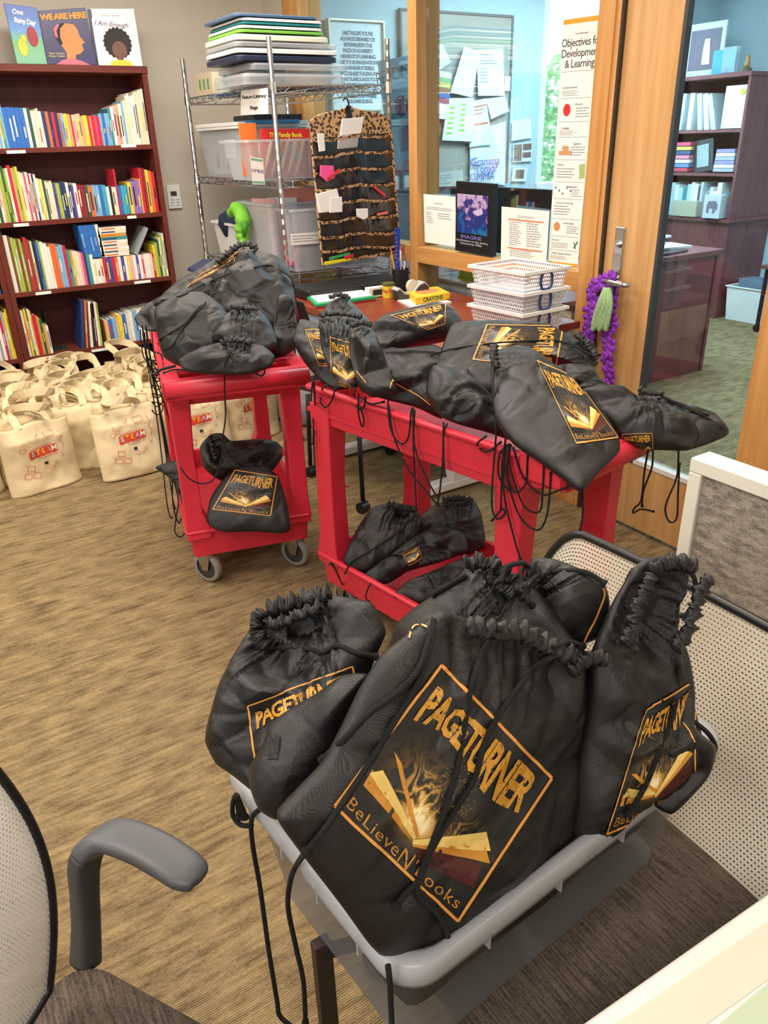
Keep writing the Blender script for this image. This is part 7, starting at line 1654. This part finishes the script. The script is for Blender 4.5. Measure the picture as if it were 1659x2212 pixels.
hang(c7, [(1066, 770), (1068, 850), (1072, 920, 'L'), (1070, 960, 'L'), (1062, 1080, 'L'), (1072, 1120, 'L'), (1090, 1110, 'L'), (1085, 1100, 'L'), (1062, 1125, 'L')],
     [(1075, 840), (1092, 930, 'L'), (1085, 1000, 'L'), (1082, 1100, 'L')], [(1100, 958, 'L'), (1095, 1020, 'L'), (1110, 1062, 'L'), (1135, 1045, 'L'), (1140, 985, 'L'), (1150, 970, 'L')],
     [(1104, 960, 'L'), (1100, 1000, 'L'), (1130, 1090, 'L'), (1165, 1105, 'L'), (1172, 1060, 'L'), (1175, 995, 'L')], [(1095, 960, 'L'), (1090, 1010, 'L'), (1120, 1110, 'L'), (1160, 1145, 'L'), (1182, 1110, 'L'), (1190, 1020, 'L')],
     [(1108, 965, 'L'), (1130, 1030, 'L'), (1170, 1068, 'L'), (1205, 1060, 'L'), (1240, 1045, 'L')], [(1092, 960, 'L'), (1088, 1060, 'L'), (1110, 1160, 'L'), (1125, 1210, 'L')],
     [(1258, 1058, 'E'), (1258, 1120, 'E'), (1245, 1170, 'E'), (1240, 1195, 'E')], [(1100, 960, 'L'), (1080, 980, 'L'), (1078, 1030, 'L'), (1100, 1060, 'L')])
hang(c9, [(1400, 968), (1392, 1020, 'E'), (1385, 1080, 'E'), (1370, 1098, 'E'), (1368, 1108, 'E'), (1385, 1100, 'E'), (1412, 1105, 'E')], [(1410, 970), (1408, 1010, 'E'), (1390, 1060, 'E'), (1387, 1095, 'E')])
hang(c10, [(1465, 972), (1462, 1030, 'E'), (1440, 1085, 'E'), (1438, 1110, 'E'), (1448, 1128, 'E'), (1462, 1118, 'E'), (1465, 1060, 'E'), (1468, 1000, 'E')])
hang(a4, [(500, 760), (487, 785), (485, 840, 'F'), (487, 900, 'F'), (480, 950, 'F')], [(560, 775), (572, 800, 'F'), (565, 812, 'F'), (552, 806, 'F')], [(455, 795), (420, 800), (380, 798), (352, 806, 'F')])
rs = random.Random(4)
for k in range(9):
    x0, y0 = 300+rs.random()*30, 700+rs.random()*20; x1 = 360+rs.random()*20; yl = [880, 960, 1030, 900, 1010, 850, 1100, 1120, 1060][k]
    hang(a2b, [(x0, y0, 'S'), (x0+8, y0+60, 'S'), (x0+25+rs.random()*8, (y0+yl)/2, 'S'), (x1-12*rs.random(), yl-30, 'S'), (x1, yl, 'S')], r=.0024)
for k in range(7):
    y0 = 760+18*k; hang(a2b, [(330, y0, 'SS'), (345+8*rs.random(), y0+5, 'SS'), (350, y0+20, 'SS'), (338, y0+28, 'SS'), (328, y0+18, 'SS')], r=.0022)
hang(a7, [(345, 1012), (370, 1030, 'S'), (385, 1080, 'S'), (380, 1120, 'S'), (378, 1150, 'S'), (392, 1160, 'S'), (402, 1145, 'S')], [(372, 1030, 'S'), (374, 1090, 'S'), (386, 1130, 'S'), (395, 1100, 'S'), (388, 1060, 'S')], [(390, 1010, 'F'), (410, 1035, 'F'), (440, 1045, 'F'), (465, 1030, 'F'), (480, 980, 'F'), (486, 950, 'F')])
hang(l1, [(712, 1218), (722, 1225), (738, 1260, 'L'), (752, 1290, 'L')], [(800, 1300, 'L'), (790, 1290, 'L'), (800, 1262, 'L'), (815, 1256)])
for o in col.objects:
    if '_bv' in o: del o['_bv']
# ================================================================== CLEAR BIN ON THE CHAIR
bn = thing('storage_tote', 'large milky clear plastic bin full of black bags, standing on the right mesh chair', 'storage bin', (.60, .69, .432))
A_, B_, C_2 = Vector((.247, .905, 0)), Vector((.290, .458, 0)), Vector((.932, .508, 0)); D_ = A_+C_2-B_
def binring(ins, z, r=.05, n=7):
    c = (A_+B_+C_2+D_)/4; cs = [A_, B_, C_2, D_]; pts = []
    for i in range(4):
        p = cs[i]; a = (cs[i-1]-p).normalized(); b_ = (cs[(i+1) % 4]-p).normalized()
        o = p+(a+b_)*ins; s0 = o+a*r; s1 = o+b_*r; cc = o+(a+b_)*r
        for k in range(n+1):
            t_ = k/n; ang = t_*PI/2; q = cc-b_*r*math.cos(ang)-a*r*math.sin(ang)
            pts.append(Vector((q.x, q.y, z)))
    return pts
MB().rings([binring(.05, .434, .04), binring(.02, .665), binring(.016, .668), binring(.016, .70)], caps=False).build('bin_wall', M_FROST, bn, smooth=True)
MB().rings([binring(.05, .434, .04), binring(.05, .437, .04)]).build('bin_floor', M_FROST, bn)
MB().rings([binring(-.002, .672), binring(-.004, .676), binring(-.003, .698), binring(.002, .704), binring(.012, .704), binring(.018, .699), binring(.018, .69)], caps=False).build('rolled_rim', M_FROSTRIM, bn, smooth=True)
MB().rings([binring(.012, .648), binring(.006, .651), binring(.006, .674), binring(.014, .674)], caps=False).build('lower_flange', M_FROSTRIM, bn, smooth=True)
for i, (p, q_) in enumerate([(A_, B_), (B_, C_2), (C_2, D_), (D_, A_)]):
    d = (q_-p); nrm = Vector((-d.y, d.x, 0)).normalized(); nrm = nrm if nrm.dot((A_+C_2)/2-p) > 0 else -nrm
    for f_ in (.2, .4, .6, .8): MB().box(p.lerp(q_, f_)+nrm*.003+Vector((0, 0, .673)), (.003, .012, .04), math.atan2(d.y, d.x)).build('rim_rib', M_FROSTRIM, bn)

# ================================================================== MESH CHAIRS
M_MESHB = mesh_mat('cream_woven_chair_mesh', 'f0e6d2', None, (95, 62, 1), (.24, .17))
M_MESHW = mesh_mat('white_woven_chair_mesh', 'f4f6fa', None, (80, 86, 1), (.22, .22))
M_SEATF = weave_mat('brown_woven_seat_fabric', '352c25', '6b5d50', 300, 16)
def meshgrid(name, f, nu, nv, m, parent, uvs=(1, 1), th=None):
    mb = MB(); mb.uv = []
    for j in range(nv+1):
        for i in range(nu+1): mb.v.append(f(i/nu, j/nv)); mb.uv.append((i/nu*uvs[0], j/nv*uvs[1]))
    for j in range(nv):
        for i in range(nu): a = j*(nu+1)+i; mb.f.append((a, a+1, a+nu+2, a+nu+1))
    return mb.build(name, m, parent, smooth=True)
rc = thing('mesh_chair', 'office chair with cream mesh back, holding the clear bin, by the grey partition', 'chair', (.72, .62, 0))
def backf(u, v):   # u: along Y from far to near, v: bottom to top
    y = .985-.66*u; z = .34+.53*v; x = .925+.075*v+.03*math.sin(PI*v)*.6
    e = max(0, abs(2*u-1)-.72)/.28; z2 = z-(.10*e*e*v**3)+(.05*e*e*(1-v)**3)
    return Vector((x-.02*abs(2*u-1)**2, y, z2))
meshgrid('mesh_back', backf, 30, 22, M_MESHB, rc, (1, 1))
bd = [backf(i/30, 1) for i in range(31)]+[backf(1, 1-j/22) for j in range(1, 23)]+[backf(1-i/30, 0) for i in range(1, 31)]+[backf(0, j/22) for j in range(1, 22)]
MB().tube(bd, .008, 8, closed=True).build('back_frame', M_BLACKP, rc, smooth=True)
sf = MB().rings([[Vector((.70+.27*s*math.copysign(abs(math.cos(a))**.5, math.cos(a)), .60+.31*s*math.copysign(abs(math.sin(a))**.5, math.sin(a)), z)) for a in [2*PI*k/48 for k in range(48)]] for s, z in [(.95, .36), (1, .38), (1, .415), (.97, .428), (.9, .432)]])
sf.build('seat', M_SEATF, rc, smooth=True)
fr_ = MB()
for y in (.33, .92): fr_.tube([(.96, y, .30), (.98, y, .44), (.99, y, .60)], .014, 10)
fr_.tube([(.96, .33, .30), (.96, .92, .30)], .014, 10); fr_.build('back_support', M_BLACKP, rc, smooth=True)
for (x, y) in [(.312, .735)]:
    MB().box((x, y, .22), (.03, .02, .42)).build('leg', mat('dark_brown_metal', '3a302a', .5), rc, bevel=.003)
for (x, y) in [(.50, .36), (.94, .36), (.94, .9), (.5, .9)]:
    lg = MB().tube([(x, y, .37), (x, y, .05)], .012, 8).build('leg', M_BLACKP, rc); MB().cyl((x, y, .026), .025, .04, 'X', 16).build('caster', M_BLACKP, lg)
MB().tube([(.312, .735, .40), (.45, .70, .40), (.6, .66, .37)], .012, 8).build('seat_rail', M_BLACKP, rc)

lc = thing('mesh_chair', 'office chair with white mesh back and grey curved armrest in the lower left corner', 'chair', (-.1, .70, 0))
S0 = Vector((-.006, .905, 0)); e1 = Vector((.52, -.854, 0)); e2 = Vector((-.99, .14, 0)).normalized()
e2 = Vector((-.93, -.37, 0)).normalized()
# seat: corner near the arm post, right edge along e1, rear edge along e2
def SP(a, b, z): return S0+e1*a+e2*b+Vector((0, 0, z))
def seatring(ins, z, r=.05):
    pts = []; W_, D_2 = .50, .46
    for cx_, cy_, a0 in [(D_2-r, r, -PI/2), (D_2-r, W_-r, 0), (r, W_-r, PI/2), (r, r, PI)]:
        for k in range(7): a = a0+PI/2*k/6; pts.append(SP(cx_+(r-ins)*math.cos(a), cy_+(r-ins)*math.sin(a), z))
    return pts
MB().rings([seatring(.02, .385), seatring(0, .40), seatring(0, .435), seatring(.008, .448), seatring(.02, .452)]).build('seat', M_SEATF, lc, smooth=True)
# arm: flat post then a pad curving forward
A0 = ON_ = None
def LP(px, py, z): return PZ(px, py, z)
pad = [(LP(185, 2075, .44), .020, .022), (LP(186, 2000, .50), .018, .020), (LP(183, 1930, .555), .019, .018), (LP(182, 1870, .60), .022, .018), (LP(198, 1828, .632), .026, .016), (LP(235, 1805, .648), .029, .014), (LP(290, 1818, .652), .030, .013), (LP(350, 1848, .650), .030, .013), (LP(400, 1880, .645), .029, .012), (LP(428, 1892, .641), .022, .010), (LP(437, 1898, .639), .008, .006)]
rows = []; cen = catmull([p for p, _, _ in pad], 5); wd = []
for k in range(len(pad)-1):
    for s_ in range(5): f_ = s_/5; wd.append((pad[k][1]*(1-f_)+pad[k+1][1]*f_, pad[k][2]*(1-f_)+pad[k+1][2]*f_))
wd.append(pad[-1][1:])
side = (-e2).normalized()
for k, p in enumerate(cen):
    t_ = (cen[min(k+1, len(cen)-1)]-cen[max(k-1, 0)]).normalized(); sd = (side-t_*side.dot(t_)).normalized(); nn = sd.cross(t_)
    w_, h_ = wd[k]; rows.append([p+sd*w_*math.copysign(abs(math.cos(a))**.6, math.cos(a))+nn*h_*math.copysign(abs(math.sin(a))**.6, math.sin(a)) for a in [2*PI*i/20 for i in range(20)]])
cut = 19
MB().rings(rows[cut-1:]).build('arm_pad', mat('charcoal_armrest', '55575b', .45), lc, smooth=True)
MB().rings(rows[:cut]).build('arm_post', mat('charcoal_post', '3a3b3c', .5), lc, smooth=True)
# mesh back
Bc = PZ(0, 1910, .70)
bx = Vector((-.93, -.37, 0)).normalized()
bR = ray(103, 1900); 
def lback(u, v):  # u from right edge to left, v bottom to top, edge bulges in the middle
    z = .50+.50*v; w_ = .44*(.80+.20*math.sin(PI*min(1, v*1.05)))
    off = (.44-w_)/2; s = off+w_*u
    p = PR+bx*s; return Vector((p.x, p.y, z))+Vector((bx.y, -bx.x, 0))*(-.05*math.sin(PI*u))*1.0+Vector((-.45, .85, 0))*(.06*(v-.3)**2)
PR = PZ(112, 1900, .68); PR = Vector((PR.x, PR.y, 0))
meshgrid('mesh_back', lback, 26, 26, M_MESHW, lc)
bd = [lback(i/26, 1) for i in range(27)]+[lback(1, 1-j/26) for j in range(1, 27)]+[lback(1-i/26, 0) for i in range(1, 27)]+[lback(0, j/26) for j in range(1, 26)]
MB().tube(bd, .0065, 8, closed=True).build('back_frame', M_BLACKP, lc, smooth=True)
MB().tube([SP(.2, .25, .39), SP(.2, .25, .08)], .025, 12).build('column', M_BLACKP, lc)
for k in range(5):
    a = 2*PI*k/5; h0 = SP(.2, .25, .10); p = h0+Vector((.27*math.cos(a), .27*math.sin(a), -.04))
    lg = MB().tube([h0, p], [.025, .015], 8).build('leg', M_BLACKP, lc); MB().cyl(p-Vector((0, 0, .034)), .026, .04, (math.sin(a), -math.cos(a), 0), 16).build('caster', M_BLACKP, lg)

# ================================================================== PARTITION AND WHITE DESK
pt = thing('desk_partition', 'low partition of grey woven fabric in a white frame on the right', 'partition', (1.22, -.1, 0))
px0, px1, py1, pz = 1.19, 1.245, .835, 1.0
M_PF = weave_mat('grey_woven_partition_fabric', '6f675f', 'b0a698', 30, 30)
MB().box(((px0+px1)/2, (py1-1.2)/2, pz-.014), (px1-px0, py1+1.2, .028)).build('top_cap', mat('off_white_frame', 'e6e2d6', .5), pt, bevel=.003)
MB().box(((px0+px1)/2, py1-.014, (pz-.028)/2), (px1-px0, .028, pz-.028)).build('end_post', mat('off_white_frame', 'e6e2d6', .5), pt, bevel=.003)
MB().box(((px0+px1)/2, (py1-.028-1.2)/2, .5), (px1-px0-.016, py1-.03+1.2, pz-.06)).build('fabric_panel', M_PF, pt)
wd_ = thing('white_desk', 'white desk edge cutting across the lower right corner', 'desk', (.75, -.3, 0))
E0, E1 = PZ(1250, 2212, .73), PZ(1659, 1925, .73)
ed = (E1-E0).normalized(); en = Vector((ed.y, -ed.x, 0))
if en.y > 0: en = -en
L0 = E0-ed*.25; L1 = E1+ed*.35
def DB(lo, hi, z0, z1): return MB().hexa([L0+en*lo+Vector((0, 0, z0-.73)), L1+en*lo+Vector((0, 0, z0-.73)), L1+en*hi+Vector((0, 0, z0-.73)), L0+en*hi+Vector((0, 0, z0-.73))], [L0+en*lo+Vector((0, 0, z1-.73)), L1+en*lo+Vector((0, 0, z1-.73)), L1+en*hi+Vector((0, 0, z1-.73)), L0+en*hi+Vector((0, 0, z1-.73))])
DB(0, .9, .70, .73).build('desk_top', mat('white_desk_laminate', 'dcd7d2', .4), wd_, bevel=.008, seg=3)
for f_ in (.05, .95):
    p = L0.lerp(L1, f_)+en*.5; MB().box((p.x, p.y, .35), (.06, .5, .70), math.atan2(ed.y, ed.x)).build('desk_leg', M_WHITE, wd_, bevel=.004)
g0 = [PZ(1556, 2212, .732), PZ(1659, 2125, .732)]
q8 = [g0[0]-(g0[1]-g0[0])*.3, g0[1]+(g0[1]-g0[0])*.6]; q8 += [q8[1]+en*.2, q8[0]+en*.2]
mb_obj(MB().hexa([Vector((p.x, p.y, .7305)) for p in q8], [Vector((p.x, p.y, .7325)) for p in q8]), 'desk_mat', mat('pale_green_paper', 'b6c6aa', .6), (q8[0]+q8[2])/2, 'pale green sheet on the white desk corner', 'paper')
q9 = [PZ(1330, 2212, .7305), PZ(1659, 1990, .7305)]; q9 = [q9[0]-(q9[1]-q9[0])*.3, q9[1]+(q9[1]-q9[0])*.5]; q9 += [q9[1]+en*.045, q9[0]+en*.045]
mb_obj(MB().hexa([Vector((p.x, p.y, .7301)) for p in q9], [Vector((p.x, p.y, .7308)) for p in q9]), 'paper_strip', mat('cream_paper', 'd8ccba', .7), (q9[0]+q9[2])/2, 'cream paper lying along the white desk edge', 'paper')

# ================================================================== GARLAND ON THE DOOR HANDLE
M_PURP = mat('purple_petal_fabric', '8a34b8', .7, var=.2, vscale=30)
gl = thing('garland', 'purple flower garland hanging from the door lever', 'garland', PXX(1305, 830, GX-.03))
rg = random.Random(6)
def leipath(side):
    pts = [PXX(1322, 602, GX-.055)] + [PXX(1300+side*22+rg.uniform(-5, 5)+(-8 if y > 700 else 0), y, GX-.03) for y in range(620, 840, 20)]
    return catmull(pts, 4)
pa, pb_ = leipath(-1), leipath(1)
MB().tube(pa, .0015, 5).tube(pb_, .0015, 5).tube([pa[-1], (pa[-1]+pb_[-1])/2-Vector((0, 0, .01)), pb_[-1]], .0015, 5).build('string', M_PURP, gl)
pts = resample(pa, 15, False)+resample(pb_, 15, False)
for i, p in enumerate(pts):
    mb = MB()
    a0 = rg.random()*6
    for k in range(5):
        a = a0+2*PI*k/5; u = Vector((.25*rg.uniform(-1, 1), math.cos(a), math.sin(a))); w = u.cross(Vector((1, 0, 0))).normalized()*.014; t_ = u*.033
        c = p+Vector((rg.uniform(-.008, .0), 0, 0))
        mb.rings([[c+w*.3, c+Vector((.001, 0, 0)), c-w*.3, c-Vector((.001, 0, 0))], [c+t_*.6+w, c+t_*.6+Vector((-.004, 0, 0)), c+t_*.6-w, c+t_*.6-Vector((.006, 0, 0))], [c+t_+w*.6, c+t_+Vector((.002, 0, 0)), c+t_-w*.6, c+t_-Vector((.001, 0, 0))]])
    mb.build('flower', M_PURP, gl)
gg = thing('green_lei', 'pale green fabric tassel hanging over the purple garland', 'garland', PXX(1296, 715, GX-.05))
M_LG = mat('pale_green_yarn', 'a8cc96', .9, var=.15, vscale=40, bump=.8, bscale=200)
for k in range(7):
    dx = -14+5*k; pts = [PXX(1312+dx*.25, 622, GX-.06), PXX(1306+dx*.8, 655, GX-.062-.006*(k % 2)), PXX(1298+dx, 690, GX-.06), PXX(1294+dx*.9, 714-4*(k % 3), GX-.055)]
    MB().tube(catmull(pts, 5), .010, 8).build('strand', M_LG, gg, smooth=True)
